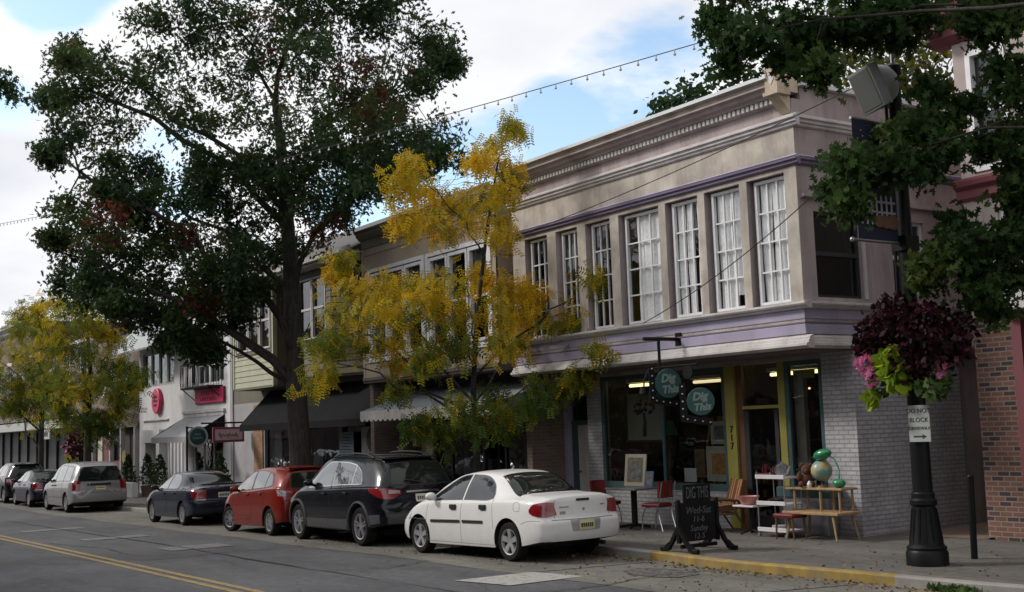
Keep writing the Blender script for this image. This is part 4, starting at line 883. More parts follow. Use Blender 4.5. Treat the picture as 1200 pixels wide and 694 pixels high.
# crown clumps (x, y, z, radius) of each tree
OAK_CLUMPS=[(-34.5,8.1,13.2,0.54),(-30.9,7.3,11.8,0.41),(-34.1,8.7,12.9,0.67),(-32.6,7.9,12.4,0.54),(-30.5,8.5,11.6,0.73),(-31.8,7.6,11.3,0.62),(-34.8,8.0,11.8,0.57),(-31.4,8.3,11.1,0.69),(-33.0,7.4,11.4,0.30),(-35.2,7.9,11.9,0.28),(-31.0,9.2,11.4,0.75),(-33.3,10.4,13.0,0.67),(-32.3,10.4,11.7,0.79),(-31.1,9.5,13.4,0.63),(-31.0,7.3,9.9,0.60),(-32.6,7.3,9.7,0.37),(-32.4,7.2,9.7,0.32),(-33.6,8.5,10.8,0.65),(-34.4,9.6,11.1,0.68),(-30.8,8.2,9.3,0.36),(-30.3,10.1,13.3,0.87),(-32.3,11.9,13.7,1.08),(-29.9,10.9,12.8,0.85),(-31.5,12.9,13.8,1.08),(-31.9,12.1,13.9,0.92),(-27.5,12.4,12.6,0.96),(-30.9,13.7,14.3,0.92),(-29.0,12.9,13.1,0.86),(-28.5,14.1,13.4,0.89),(-27.7,14.5,13.0,0.75),(-27.4,13.6,13.2,0.73),(-29.5,15.8,13.9,0.81),(-27.2,15.5,12.6,0.88),(-26.4,15.7,12.0,0.54),(-27.2,15.8,12.5,0.47),(-28.4,15.9,12.0,0.73),(-25.9,14.8,11.1,0.57),(-25.8,15.6,11.5,0.24),(-28.9,17.7,12.6,0.23),(-28.0,16.7,12.3,0.22),(-31.9,11.3,12.3,0.92),(-30.9,12.1,12.2,0.91),(-31.8,13.0,13.0,0.81),(-30.3,13.2,12.3,1.05),(-26.4,12.2,11.4,0.79),(-28.8,13.7,12.1,1.02),(-26.1,13.6,11.2,0.94),(-28.7,14.7,11.2,0.90),(-30.9,11.1,11.0,0.77),(-30.0,9.9,10.3,0.54),(-28.6,11.5,10.2,0.73),(-31.3,13.8,11.4,1.08),(-26.6,12.1,10.1,0.79),(-27.1,12.8,9.3,0.81),(-29.5,14.3,11.0,1.04),(-29.5,14.5,11.5,0.89),(-28.2,15.1,10.9,0.77),(-26.6,13.9,10.2,0.61),(-29.0,15.6,10.3,0.92),(-26.1,13.5,9.8,0.69),(-27.0,15.5,9.7,0.74),(-26.1,15.0,9.1,0.61),(-29.4,17.3,10.7,0.69),(-26.2,15.7,9.1,0.49),(-26.2,14.6,8.9,0.72),(-28.5,15.8,9.8,0.66),(-28.5,14.5,10.0,1.01),(-28.4,14.4,9.3,0.86),(-30.1,16.0,11.6,0.92),(-28.6,13.6,9.5,1.00),(-28.1,12.8,8.9,0.82),(-28.7,13.5,9.8,0.85),(-26.4,13.7,8.6,0.82),(-27.8,14.2,9.0,0.74),(-27.2,13.4,8.3,0.84),(-26.3,13.2,8.2,0.69),(-28.9,15.5,9.0,0.65),(-30.4,16.0,9.8,0.58),(-27.7,12.0,9.1,0.83),(-30.8,13.5,9.5,0.78),(-28.8,11.5,9.1,0.60),(-31.3,12.4,9.7,0.56),(-29.8,11.2,9.1,0.62),(-30.9,11.1,8.9,0.54),(-31.4,10.8,9.0,0.56),(-32.2,11.7,8.8,0.79),(-30.9,11.1,8.4,0.65),(-29.7,9.8,8.1,0.60),(-31.7,9.7,8.6,0.45),(-33.7,10.4,9.6,0.41),(-31.7,9.1,8.5,0.45),(-33.3,9.3,8.6,0.40),(-31.0,8.2,8.4,0.60),(-30.4,8.3,8.4,0.51),(-34.6,8.6,8.3,0.67),(-30.1,8.2,7.4,0.70),(-34.7,9.2,8.0,0.69),(-30.9,8.7,6.8,0.62),(-33.6,8.1,7.2,0.72),(-32.1,8.5,6.8,0.75),(-31.1,9.1,7.1,0.74),(-32.2,10.2,7.6,0.77),(-31.6,10.2,7.3,0.64),(-31.3,8.9,6.2,0.61),(-30.9,7.8,6.0,0.47),(-33.6,8.5,6.5,0.44),(-30.1,10.3,7.4,0.73),(-32.7,12.0,7.9,0.80),(-28.3,10.8,6.7,0.59),(-31.3,12.2,8.3,0.91),(-30.9,13.1,8.5,0.92),(-28.9,11.7,8.7,0.72),(-30.3,12.6,8.8,0.76),(-27.4,12.5,7.9,0.71),(-31.0,14.2,8.8,0.68),(-32.3,12.9,7.5,0.81),(-29.6,12.0,7.1,0.63),(-30.9,13.3,7.3,0.66),(-30.8,11.4,6.7,0.76),(-28.6,10.8,6.3,0.60),(-33.4,12.8,7.4,0.70),(-29.1,10.0,6.2,0.71),(-32.9,11.6,7.0,0.68),(-32.0,10.1,6.4,0.76),(-32.0,10.8,5.8,0.56),(-29.4,10.1,5.8,0.44),(-32.0,11.7,6.0,0.57),(-30.0,10.8,5.6,0.46),(-31.8,10.2,5.5,0.46),(-32.4,11.5,5.2,0.47),(-30.2,10.0,4.7,0.29),(-33.8,11.3,4.9,0.28),(-31.8,9.7,5.4,0.45),(-32.3,9.2,5.6,0.45),(-30.6,8.7,5.5,0.36),(-31.2,11.9,5.4,0.38),(-29.6,11.8,6.0,0.49),(-28.7,11.0,5.6,0.40),(-29.7,11.6,6.0,0.42),(-30.1,10.8,4.3,0.24),(-27.9,13.0,7.4,0.53),(-29.4,14.3,8.1,0.51),(-31.1,7.4,8.1,0.52),(-34.5,8.1,6.7,0.47),(-34.8,9.0,6.3,0.59),(-33.8,8.9,6.5,0.49),(-32.8,9.1,5.8,0.46),(-30.1,8.3,5.5,0.36),(-34.2,10.4,6.3,0.59),(-33.4,10.0,5.7,0.49),(-30.1,10.0,5.1,0.43),(-31.7,11.0,4.7,0.38),(-30.7,10.5,4.4,0.31),(-33.0,10.8,7.2,0.74),(-31.5,9.5,8.0,0.62),(-31.5,9.3,8.0,0.53),(-31.6,10.0,4.7,0.25),(-33.2,9.1,9.4,0.57),(-32.9,9.8,9.8,0.52),(-33.2,7.5,7.5,0.30),(-32.0,7.3,7.4,0.25),(-30.0,10.6,9.3,0.62),(-31.6,11.1,9.6,0.55),(-31.7,10.2,14.9,1.04),(-30.5,10.0,14.2,0.85),(-29.3,10.5,14.1,0.98),(-27.9,11.0,13.8,0.95),(-27.7,10.2,14.3,0.80),(-27.6,11.9,13.8,0.96),(-28.5,13.4,14.4,1.01),(-28.6,12.5,14.8,0.85),(-25.9,13.2,13.5,0.94),(-26.9,14.3,13.4,0.83),(-30.0,14.7,15.5,0.91),(-28.5,15.7,14.9,1.05),(-29.5,15.2,16.1,0.91),(-31.7,11.0,16.3,1.19),(-30.9,10.9,15.4,0.99),(-28.7,11.1,15.2,1.10),(-28.4,12.1,15.3,1.11),(-27.5,11.9,14.9,0.92),(-29.8,14.0,16.2,1.20),(-29.1,15.0,16.2,1.19),(-26.2,11.8,13.8,0.88),(-26.5,13.5,15.2,0.92),(-28.6,11.5,16.3,1.11),(-29.9,12.0,16.9,0.99),(-27.2,12.1,16.0,1.08),(-28.6,13.7,16.7,1.03),(-28.4,13.2,16.3,0.86)]
LOCUST_CLUMPS=[(-19.5,13.2,8.2,0.16),(-20.1,13.7,8.3,0.14),(-20.6,13.4,8.1,0.25),(-20.5,13.0,7.7,0.30),(-19.4,12.4,7.5,0.25),(-20.3,13.5,7.6,0.28),(-21.4,11.9,7.7,0.24),(-20.3,11.3,7.4,0.20),(-21.3,11.6,7.2,0.36),(-20.8,11.4,7.2,0.30),(-22.3,12.8,7.4,0.47),(-22.0,12.8,7.3,0.40),(-21.8,13.1,7.2,0.53),(-20.0,12.7,6.8,0.49),(-19.7,13.0,7.0,0.35),(-20.7,11.4,6.4,0.29),(-21.1,11.6,6.4,0.25),(-21.4,12.5,6.5,0.45),(-21.6,12.5,6.5,0.39),(-20.9,12.9,6.4,0.51),(-21.6,14.0,6.7,0.32),(-19.7,13.0,6.0,0.25),(-20.1,13.6,7.3,0.16),(-23.0,11.1,5.9,0.25),(-23.5,11.2,5.7,0.22),(-22.3,11.0,5.2,0.20),(-21.7,11.2,5.1,0.36),(-22.1,12.0,5.2,0.41),(-21.5,11.5,5.2,0.34),(-21.4,12.3,5.2,0.51),(-20.3,11.6,4.9,0.41),(-20.4,12.2,5.2,0.49),(-21.4,13.5,5.4,0.52),(-21.2,14.0,5.2,0.52),(-21.8,13.8,5.5,0.45),(-20.4,14.1,5.0,0.45),(-21.1,14.4,5.2,0.39),(-20.8,15.1,5.0,0.47),(-21.0,15.0,4.9,0.40),(-20.2,15.3,4.9,0.37),(-19.5,15.2,5.2,0.24),(-19.0,14.8,5.1,0.20),(-19.9,15.8,5.4,0.17),(-22.6,10.9,4.7,0.37),(-21.4,10.9,4.6,0.39),(-22.5,11.6,5.0,0.35),(-22.1,11.8,4.6,0.51),(-20.7,11.0,4.6,0.41),(-20.6,11.8,4.5,0.55),(-21.3,12.5,4.8,0.48),(-20.8,12.7,4.6,0.56),(-20.4,13.3,4.6,0.56),(-20.4,14.1,4.6,0.45),(-21.3,14.4,4.7,0.40),(-19.9,14.5,4.4,0.40),(-19.8,14.9,4.3,0.24),(-23.5,11.1,4.3,0.30),(-21.5,10.0,4.0,0.23),(-22.9,10.6,3.9,0.25),(-23.8,11.1,4.1,0.22),(-23.4,11.7,4.2,0.38),(-22.7,12.1,4.1,0.46),(-21.4,12.2,3.9,0.44),(-20.5,11.7,3.6,0.36),(-20.7,12.6,3.9,0.40),(-21.2,12.8,3.9,0.35),(-21.2,14.0,4.0,0.42),(-19.5,12.8,3.8,0.33),(-22.7,10.3,3.3,0.16),(-22.1,10.3,3.4,0.20),(-23.0,12.5,3.7,0.32),(-22.0,12.5,3.6,0.31),(-21.5,14.4,4.2,0.32),(-21.8,11.7,3.0,0.16),(-20.7,12.3,2.7,0.43),(-20.3,12.7,2.5,0.49),(-20.9,13.3,2.9,0.43),(-20.6,13.5,2.6,0.44),(-21.9,12.4,2.4,0.37),(-21.8,13.0,2.2,0.41),(-19.8,13.4,2.6,0.39),(-21.3,14.9,2.8,0.32),(-19.4,13.6,2.7,0.25),(-20.5,14.8,3.0,0.37),(-20.6,14.5,3.1,0.32),(-20.0,14.9,3.1,0.31),(-19.7,14.9,3.3,0.20),(-20.8,16.0,3.4,0.18),(-21.9,14.4,2.2,0.32),(-20.5,12.8,2.2,0.35),(-22.1,12.2,2.3,0.25),(-20.7,16.1,3.7,0.13),(-18.5,14.4,3.6,0.10)]
FAR_A=[(-59.4,12.2,8.3,0.62),(-58.6,13.2,7.1,1.10),(-56.4,11.8,5.4,1.17),(-57.6,11.9,4.3,0.94),(-56.5,11.3,7.1,0.84),(-58.9,12.7,7.9,0.79),(-59.8,11.8,6.2,1.10),(-55.7,12.2,6.3,1.25),(-56.7,11.3,4.8,1.05),(-54.9,12.1,4.8,0.87),(-56.7,12.8,4.8,1.19),(-55.7,12.7,5.0,0.99),(-58.0,12.3,3.8,0.86),(-58.6,12.6,8.5,0.35),(-60.2,11.7,4.0,0.79),(-57.8,11.3,3.9,0.65),(-56.8,9.9,6.3,1.03),(-58.2,10.0,4.9,1.06)]
FAR_B=[(-49.9,13.2,6.7,0.77),(-49.6,11.7,4.5,1.05),(-48.7,12.8,4.6,1.04),(-48.8,13.6,5.1,0.68),(-49.5,11.5,3.6,0.82),(-48.6,13.6,3.4,0.56),(-48.9,11.5,7.1,0.81),(-49.3,12.6,7.0,0.75),(-49.6,13.5,6.5,0.77),(-48.8,12.0,5.8,1.11),(-48.6,11.2,6.1,0.93),(-49.1,13.2,5.3,0.94),(-48.4,12.2,4.4,1.03),(-49.2,13.6,4.1,0.83),(-51.6,12.3,3.3,0.78),(-49.0,12.7,3.1,0.75),(-51.6,11.9,8.0,0.39),(-47.8,13.7,4.3,0.55),(-48.0,11.9,7.5,0.37),(-49.5,13.2,2.7,0.57),(-49.7,14.6,4.8,0.46)]
RIGHT_OAK_CLUMPS=[(-8.7,13.4,6.4,0.16),(-9.3,13.8,5.6,0.17),(-8.7,13.5,5.6,0.17),(-9.1,14.1,5.3,0.18),(-8.8,13.2,6.9,0.15),(-11.0,10.7,7.3,0.17),(-10.7,10.7,7.0,0.27),(-11.0,10.9,6.8,0.20),(-10.4,10.8,6.8,0.32),(-10.8,11.4,7.3,0.34),(-10.5,11.7,7.2,0.34),(-10.5,11.9,6.9,0.28),(-10.3,12.2,7.2,0.28),(-10.1,12.3,7.3,0.33),(-9.5,12.2,7.2,0.27),(-9.8,12.9,7.1,0.22),(-9.6,13.0,7.3,0.22),(-10.4,11.3,6.7,0.16),(-9.9,11.4,6.4,0.13),(-10.1,12.5,7.1,0.23),(-8.9,13.0,7.1,0.27),(-8.7,13.3,7.0,0.27),(-8.7,13.8,7.2,0.22),(-10.5,12.2,5.1,0.22),(-10.0,11.9,4.8,0.24),(-9.9,11.8,5.3,0.16),(-10.2,12.4,5.4,0.25),(-9.9,12.5,5.3,0.27),(-9.8,12.7,5.4,0.27),(-9.6,12.9,5.7,0.28),(-9.6,13.3,5.9,0.25),(-9.6,13.1,6.3,0.17),(-9.3,12.9,5.4,0.24),(-9.5,12.7,5.2,0.22),(-10.1,13.0,5.8,0.20),(-9.4,13.6,6.1,0.17),(-9.0,13.9,4.9,0.27),(-9.6,12.8,4.0,0.16),(-9.8,13.5,4.2,0.22),(-9.3,13.1,4.2,0.24),(-9.2,13.6,4.3,0.27),(-9.1,13.9,4.3,0.24),(-9.6,13.7,4.0,0.22),(-9.4,13.8,3.8,0.24),(-9.2,14.0,3.9,0.22),(-9.2,13.3,3.6,0.16),(-9.2,13.5,3.4,0.13),(-9.9,13.1,3.9,0.11),(-9.0,14.0,4.6,0.22),(-9.7,13.6,4.5,0.17),(-8.6,13.4,6.1,0.19),(-8.2,15.9,4.8,0.34),(-7.9,15.0,6.8,0.33),(-8.2,14.3,6.4,0.32),(-7.7,14.5,7.6,0.32),(-8.4,14.2,4.0,0.32),(-8.0,15.7,7.2,0.34),(-8.4,15.3,4.2,0.33),(-8.1,16.0,4.7,0.34),(-8.3,15.2,6.1,0.34),(-7.7,15.1,7.7,0.33),(-7.7,14.8,6.8,0.32),(-10.7,10.8,7.7,0.33),(-10.2,11.0,7.6,0.32),(-9.8,11.4,7.6,0.32),(-9.8,12.2,7.7,0.33),(-9.5,12.6,7.7,0.33),(-9.4,13.4,7.8,0.34),(-9.0,13.8,7.7,0.33),(-8.3,13.5,7.4,0.32),(-9.8,11.3,8.2,0.38),(-9.7,12.1,8.3,0.38),(-9.5,12.8,8.3,0.39),(-9.3,13.6,8.4,0.40),(-8.6,13.8,8.2,0.38),(-8.2,14.3,8.2,0.38)]
LEFT_CLUMPS=[(-29.4,5.5,10.6,0.16),(-29.8,5.7,10.6,0.14),(-30.3,6.0,10.5,0.10),(-29.5,5.3,10.6,0.24),(-30.3,5.1,10.6,0.37),(-31.1,4.8,11.1,0.52)]
BACK_A=[(-29.0,26.0,12.6,0.31),(-27.4,25.1,12.4,0.41),(-27.5,25.9,12.5,0.36),(-27.7,25.3,12.1,0.42),(-29.3,25.8,12.4,0.25)]
BACK_B=[(-27.0,26.4,12.9,0.30),(-25.9,26.1,12.8,0.35),(-25.9,26.6,12.6,0.29)]
BACK_C=[(-20.9,23.6,12.2,0.64),(-19.7,22.2,11.0,0.60),(-20.0,22.5,10.5,0.61),(-21.4,23.9,10.3,0.65),(-19.8,23.3,11.8,0.62),(-19.8,23.1,11.1,0.61),(-21.2,24.7,11.1,0.65),(-20.9,24.3,10.2,0.64),(-20.6,25.1,12.4,0.65),(-20.5,24.9,11.6,0.65),(-20.1,24.3,10.7,0.63),(-19.5,23.6,9.8,0.61),(-19.9,25.2,12.2,0.64),(-19.7,24.9,11.4,0.63),(-20.1,25.3,10.9,0.64),(-20.1,25.2,10.2,0.64),(-19.7,26.0,12.2,0.65),(-18.4,24.2,10.9,0.60),(-18.7,24.5,10.4,0.61),(-20.1,26.3,10.3,0.65),(-19.2,26.2,12.1,0.64),(-19.6,26.7,11.6,0.65),(-18.2,24.7,10.3,0.60),(-19.1,25.9,10.0,0.63),(-17.6,25.0,11.5,0.60),(-18.0,25.4,11.0,0.61),(-17.8,25.2,10.2,0.60),(-18.2,25.6,9.7,0.61)]

# ------------------------------------------------------------------ trees
leafmat('oak_leaf', [(0, (.020, .042, .016)), (.5, (.038, .068, .021)), (.85, (.066, .095, .026)), (.93, (.10, .06, .03)), (1, (.13, .04, .025))], .4)
leafmat('sunlit_oak_leaf', [(0, (.026, .055, .018)), (.5, (.045, .085, .022)), (1, (.085, .12, .03))], .35)  # lightened oak green, sunlight put into the leaf colour
leafmat('locust_leaf', [(0, (.055, .10, .022)), (.36, (.16, .18, .02)), (.56, (.42, .31, .018)), (1, (.60, .34, .012))], .45)
leafmat('back_leaf', [(0, (.06, .08, .03)), (.5, (.12, .12, .03)), (1, (.20, .16, .03))], .35)
leafmat('coleus_leaf', [(0, (.016, .006, .009)), (.6, (.042, .010, .016)), (1, (.095, .02, .024))], .2)
leafmat('lime_leaf', [(0, (.14, .24, .02)), (1, (.32, .42, .03))], .35)
leafmat('vine_leaf', [(0, (.05, .09, .03)), (1, (.10, .16, .04))], .3)
leafmat('petunia', [(0, (.50, .10, .25)), (1, (.72, .24, .42))], .3)
leafmat('dry_leaf', [(0, (.09, .055, .03)), (.6, (.18, .11, .045)), (1, (.30, .21, .06))], .1)
m_, t_, p_ = base_mat('bark'); v_ = coords(t_); mp_ = nd(t_, 'ShaderNodeMapping'); mp_.inputs['Scale'].default_value = (1, 1, .22); t_.links.new(v_, mp_.inputs[0])
f_ = noise(t_, mp_.outputs[0], 14, 6, .7); t_.links.new(ramp(t_, f_, [(.35, (.016, .014, .012)), (.65, (.055, .047, .040))]), p_.inputs['Base Color']); p_.inputs['Roughness'].default_value = .95; bump(t_, p_, f_, .9, .03)

OAK_T = [(0, 0), (.16, .22), (.07, .3), (.34, .5), (.1, .56), (.26, .8), (.06, .8), (0, 1), (-.06, .8), (-.26, .8), (-.1, .56), (-.34, .5), (-.07, .3), (-.16, .22)]
OVAL_T = [(0, 0), (.26, .3), (.26, .62), (0, 1), (-.26, .62), (-.26, .3)]
HEART_T = [(0, .08), (.28, -.04), (.44, .22), (.3, .6), (0, 1), (-.3, .6), (-.44, .22), (-.28, -.04)]
def _frond():
    t = []                                                         # honey locust: paired leaflets along a stalk
    for k in range(5):
        y = .10 + .18 * k
        for s in (1, -1): t.append([(0, y), (s * .09, y - .02), (s * .24, y + .08), (s * .20, y + .13), (s * .06, y + .08)])
    return t
FROND_T = _frond()
def leaf_mesh(name, pos, size, tint, polys, mat, parent=None, droop=.3, dirs=None, fold=.0, rng=RNG):
    """one mesh of many separate leaves; pos (N,3) is each leaf's stalk end"""
    pos = np.asarray(pos, float); n = len(pos); size = np.broadcast_to(np.asarray(size, float), (n,))
    if dirs is None: dirs = rng.normal(size=(n, 3)); dirs[:, 2] -= droop * 1.5
    dirs = dirs / np.linalg.norm(dirs, axis=1)[:, None]
    r = rng.normal(size=(n, 3)); r[:, 2] *= .5; x = np.cross(dirs, r); x /= np.linalg.norm(x, axis=1)[:, None] + 1e-9
    nz = np.cross(x, dirs)
    V = []; S = []; T = []
    for poly in polys:
        P = np.array(poly); k = len(P); bend = -(P[:, 1] ** 2) * .22 + np.abs(P[:, 0]) * fold
        v = pos[:, None, :] + size[:, None, None] * (x[:, None, :] * P[None, :, 0, None] + dirs[:, None, :] * P[None, :, 1, None] + nz[:, None, :] * bend[None, :, None])
        V.append(v.reshape(-1, 3)); S.append(np.full(n, k)); T.append(tint)
    V = np.concatenate(V); S = np.concatenate(S).astype(np.int32); T = np.concatenate(T)
    me = bpy.data.meshes.new(name); me.vertices.add(len(V)); me.vertices.foreach_set('co', V.ravel().astype(np.float32))
    me.loops.add(len(V)); me.loops.foreach_set('vertex_index', np.arange(len(V), dtype=np.int32))
    me.polygons.add(len(S)); me.polygons.foreach_set('loop_start', np.concatenate([[0], np.cumsum(S)[:-1]]).astype(np.int32))
    at = me.attributes.new('tint', 'FLOAT', 'FACE'); at.data.foreach_set('value', np.clip(T, 0, 1).astype(np.float32))
    me.materials.append(MATS[mat]); me.update(calc_edges=True)
    o = bpy.data.objects.new(name, me); C.objects.link(o)
    if parent: o.parent = parent
    return o
def tree(name, base, trunk, clumps, mat, polys, lsize, per, label, tintf, twigs=7, sig=.16, trunk_r=(.35, .12), bark='bark', group=None, droop=.3, limbs=6, seed=1, squash=.75, thin=.008, lb=(.03, .011), grow=1.0, rise=.75, tip=.25):
    """trunk: list of points; clumps: (x,y,z,r); everything stored relative to the base"""
    rng = np.random.default_rng(seed); root = empty(name, base, label, 'tree', group); B0 = np.array(base)
    tp = [Vector(p) for p in trunk]; n = len(tp)
    m = MB(); rad = [trunk_r[0] + (trunk_r[1] - trunk_r[0]) * (i / (n - 1)) for i in range(n)]; rad[0] *= 1.35
    m.tube(tp, rad, 14)
    cl = np.array(clumps); top = tp[-1]
    # limbs: gather the clumps round a few scaffold limbs, then a branch to each clump
    cen = cl[rng.choice(len(cl), min(limbs, len(cl)), replace=False), :3]
    for _ in range(6):
        lab = np.argmin(np.linalg.norm(cl[:, None, :3] - cen[None], axis=2), axis=1)
        cen = np.array([cl[lab == k, :3].mean(0) if (lab == k).any() else cen[k] for k in range(len(cen))])
    def on_trunk(z):
        for a, b in zip(tp, tp[1:]):
            if a.z <= z <= b.z: f = (z - a.z) / (b.z - a.z + 1e-6); return a.lerp(b, f), f
        return tp[-1].copy(), 1
    def wob(a, b, k=5, amp=.12, rise=.0):
        L_ = (b - a).length; out = []
        for i in range(k + 1):
            f = i / k; p = a.lerp(b, f); w = math.sin(PI * f) * amp * L_
            out.append(p + Vector((rng.normal() * w * .5, rng.normal() * w * .5, rng.normal() * w * .3 + rise * L_ * math.sin(PI * f))))
        return out
    P_, Tn = [], []
    zmin = tp[0].z + (top.z - tp[0].z) * .3
    for k in range(len(cen)):
        c = Vector(cen[k]); hd = math.hypot(c.x - top.x, c.y - top.y)
        s, _ = on_trunk(min(max(zmin, c.z - hd * rise - .3), top.z))
        r0 = min(trunk_r[0] * .5, lb[0] + lb[1] * (c - s).length)
        path = wob(s, c, 6, .08, .06); m.tube(path, [r0 * (1 - .6 * i / 6) for i in range(7)], 7)
        for i in np.where(lab == k)[0]:
            q = Vector(cl[i, :3]); best = min(path[1:], key=lambda p: (p - q).length + (.5 if p.z > q.z else 0))
            r1 = max(thin * 1.6, r0 * .3)
            sp = wob(best, q, 4, .12, .08); m.tube(sp, [r1 * (1 - .7 * j / 4) for j in range(5)], 5)
            rr = cl[i, 3] * grow; tint0 = tintf(cl[i], rng)
            for _ in range(twigs):
                tw_ = rng.normal() * .13; dvec = rng.normal(size=3); dvec /= np.linalg.norm(dvec); dvec[2] *= squash
                e_ = np.array(q) + dvec * rr * rng.uniform(.35, 1.12)
                e_[2] -= droop * rr * .15
                ev = Vector(e_); m.tube([q.lerp(ev, .0), q.lerp(ev, .55) + Vector((0, 0, .04 * rr)), ev], [thin, thin * .7, thin * .35], 3, caps=False)
                nl = max(2, int(per * rng.uniform(.5, 1.3)))
                t_ = rng.uniform(tip, 1.06, nl)[:, None]
                pts = np.array(q) * (1 - t_) + e_ * t_ + rng.normal(size=(nl, 3)) * sig
                P_.append(pts); Tn.append(np.clip(tint0 + tw_ + rng.normal(size=nl) * .08, 0, 1))
    m.build('trunk', bark, root, sharp=80)
    P_ = np.concatenate(P_) - B0; Tn = np.concatenate(Tn)
    leaf_mesh('crown', P_, lsize * rng.uniform(.7, 1.25, len(P_)), Tn, polys, mat, root, droop, rng=rng)
    return root
def oak_tint(c, r): return r.uniform(.05, .6) if r.random() > .06 else .9
def locust_tint(c, r):                                              # gold at the top, green low down
    z = c[2]; return .11 + .52 / (1 + math.exp(-(z - 3.7) * 2.2)) + r.uniform(-.24, .24)
zo = gz(-29.7) + .13
tree('street_oak', (-29.6, 13, zo), [(-29.6, 13, zo - .1), (-29.65, 13, 1.5), (-29.95, 13, 4), (-30.2, 13.05, 6.3), (-30.6, 13.1, 8.4), (-30.7, 13.0, 10.2), (-31.3, 13.1, 11.6)], OAK_CLUMPS, 'oak_leaf', [OAK_T], .15, 34,
     'tall dark green oak spreading over the left shops, its thick trunk by the black awning', oak_tint, 16, .13, (.33, .10), limbs=14, seed=3, grow=1.22, lb=(.025, .011), tip=.7)
zl = .07
tree('honey_locust', (-21.2, 13.2, zl), [(-21.2, 13.2, zl - .1), (-21.2, 13.2, 1.6), (-21.25, 13.2, 3.0), (-21.0, 13.2, 4.5), (-20.6, 13.25, 6.2), (-20.0, 13.2, 7.6)], LOCUST_CLUMPS, 'locust_leaf', FROND_T, .28, 6,
     'slim golden honey locust with wispy leaves in front of the beige building', locust_tint, 13, .12, (.085, .02), limbs=11, lb=(.012, .006), grow=1.5, seed=5, droop=1.3, squash=.45, thin=.004)
def farl_tint(c, r): return np.clip(.08 + (c[2] - 3.5) / 5 * .3, 0, .5) + r.uniform(-.14, .26)
for nm, base, cl_, lab_, sd_, tr_ in (('honey_locust', (-57.7, 12.6, gz(-57) + .13), FAR_A, 'leftmost green and yellow tree before the pale canopy building', 8, .16),
                                     ('honey_locust', (-49.6, 12.6, gz(-49) + .13), FAR_B, 'bushy green and yellow tree behind the silver minivan', 9, .2)):
    x, y, z = base
    tree(nm, base, [(x, y, z - .1), (x, y, 1.2), (x + .1, y, 3), (x, y + .1, 5), (x - .1, y, 6.6)], cl_, 'locust_leaf', FROND_T, .42, 10, lab_, farl_tint, 14, .2, (tr_, .05), limbs=8, lb=(.02, .008), grow=1.2, seed=sd_, droop=.6, thin=.008)
tree('street_oak', (-6.2, 12.9, .13), [(-6.2, 12.9, 0), (-6.25, 12.9, 2), (-6.3, 12.85, 4), (-6.5, 12.8, 6.5), (-6.6, 12.7, 9), (-6.7, 12.7, 11)], RIGHT_OAK_CLUMPS, 'sunlit_oak_leaf', [OAK_T], .15, 24,
     'dark green oak whose branches reach in from the right over the lamp post', oak_tint, 14, .09, (.3, .07), limbs=8, seed=12, thin=.005, lb=(.014, .0038), grow=1.3, rise=.12)
OPP = tree('street_oak', (-30.5, -1.8, -.1), [(-30.5, -1.8, -.3), (-30.5, -1.7, 3), (-30.6, -1.2, 6), (-30.5, -.6, 9)], [(-30.5 + dx, -1 + dy, 9 + dz, 1.5) for dx, dy, dz in ((0, 0, 1.5), (1.5, -1, 0), (-1.6, .4, .3), (.3, 2, .6), (-.5, -2.2, 0), (.4, 1, -1.4), (-1, 3, .6), (.8, -1, 2))] + LEFT_CLUMPS, 'oak_leaf', [OAK_T], .16, 12,
     'oak across the street, one leafy twig of it at the upper left edge', oak_tint, 8, .14, (.3, .08), limbs=6, seed=14)
for x_, l_ in ((-15.5, 'unseen oak across the street beside the photographer'), (-47, 'unseen second oak across the street, farther left'), (-64, 'unseen farthest oak across the street')):
    c_ = copy_tree(OPP); c_.location = (x_, -2.0, -.2); c_.rotation_euler = (0, 0, PI + x_); c_['label'] = l_; c_['group'] = 'oaks across the street'  # unseen copies, added to darken reflections
OPP['group'] = 'oaks across the street'
for base, cl_, lab_, sd_ in (((-28.2, 26, 0), BACK_A, 'small green treetop showing above the roof left of the corner', 21), ((-26, 27, 0), BACK_B, 'treetop just left of the roof corner, partly behind oak leaves', 22),
                             ((-19.5, 25.6, 0), BACK_C, 'olive yellow tree behind the corner shop, beyond the alley', 23)):
    x, y, _ = base; zc = float(np.mean([c[2] for c in cl_]))
    tree('back_tree', base, [(x, y, -.2), (x, y, zc * .5), (x + .2, y, zc * .8), (x, y, zc)], cl_, 'back_leaf' if sd_ == 23 else 'oak_leaf', [OVAL_T], .2, 14, lab_, lambda c, r: r.uniform(.2, .6), 8, .2, (.3, .06), limbs=4, seed=sd_)
# ------------------------------------------------------------------ cars (local frame: x forward from the rear bumper, y to the left, z up)
def paint(name, col, metal=0, rough=.32, dirt=.12):
    m, t, p = base_mat(name); v = coords(t); s = nd(t, 'ShaderNodeSeparateXYZ'); t.links.new(v, s.inputs[0])
    c = ramp(t, noise(t, v, 5, 5), [(.3, tuple(x * .94 for x in col)), (.7, col)])
    mr = nd(t, 'ShaderNodeMapRange'); t.links.new(mth('ADD', s.outputs[2], mth('MULTIPLY', noise(t, v, 6, 6), .3, t), t), mr.inputs[0])
    mr.inputs[1].default_value = .75; mr.inputs[2].default_value = .25; mr.inputs[3].default_value = 0; mr.inputs[4].default_value = dirt * 2.2; mr.clamp = True
    c = mixc(t, mr.outputs[0], c, (.13, .115, .10)); t.links.new(c, p.inputs['Base Color'])
    p.inputs['Metallic'].default_value = metal; p.inputs['Roughness'].default_value = rough; p.inputs['Coat Weight'].default_value = .55; p.inputs['Coat Roughness'].default_value = .025; p.inputs['Specular IOR Level'].default_value = .12
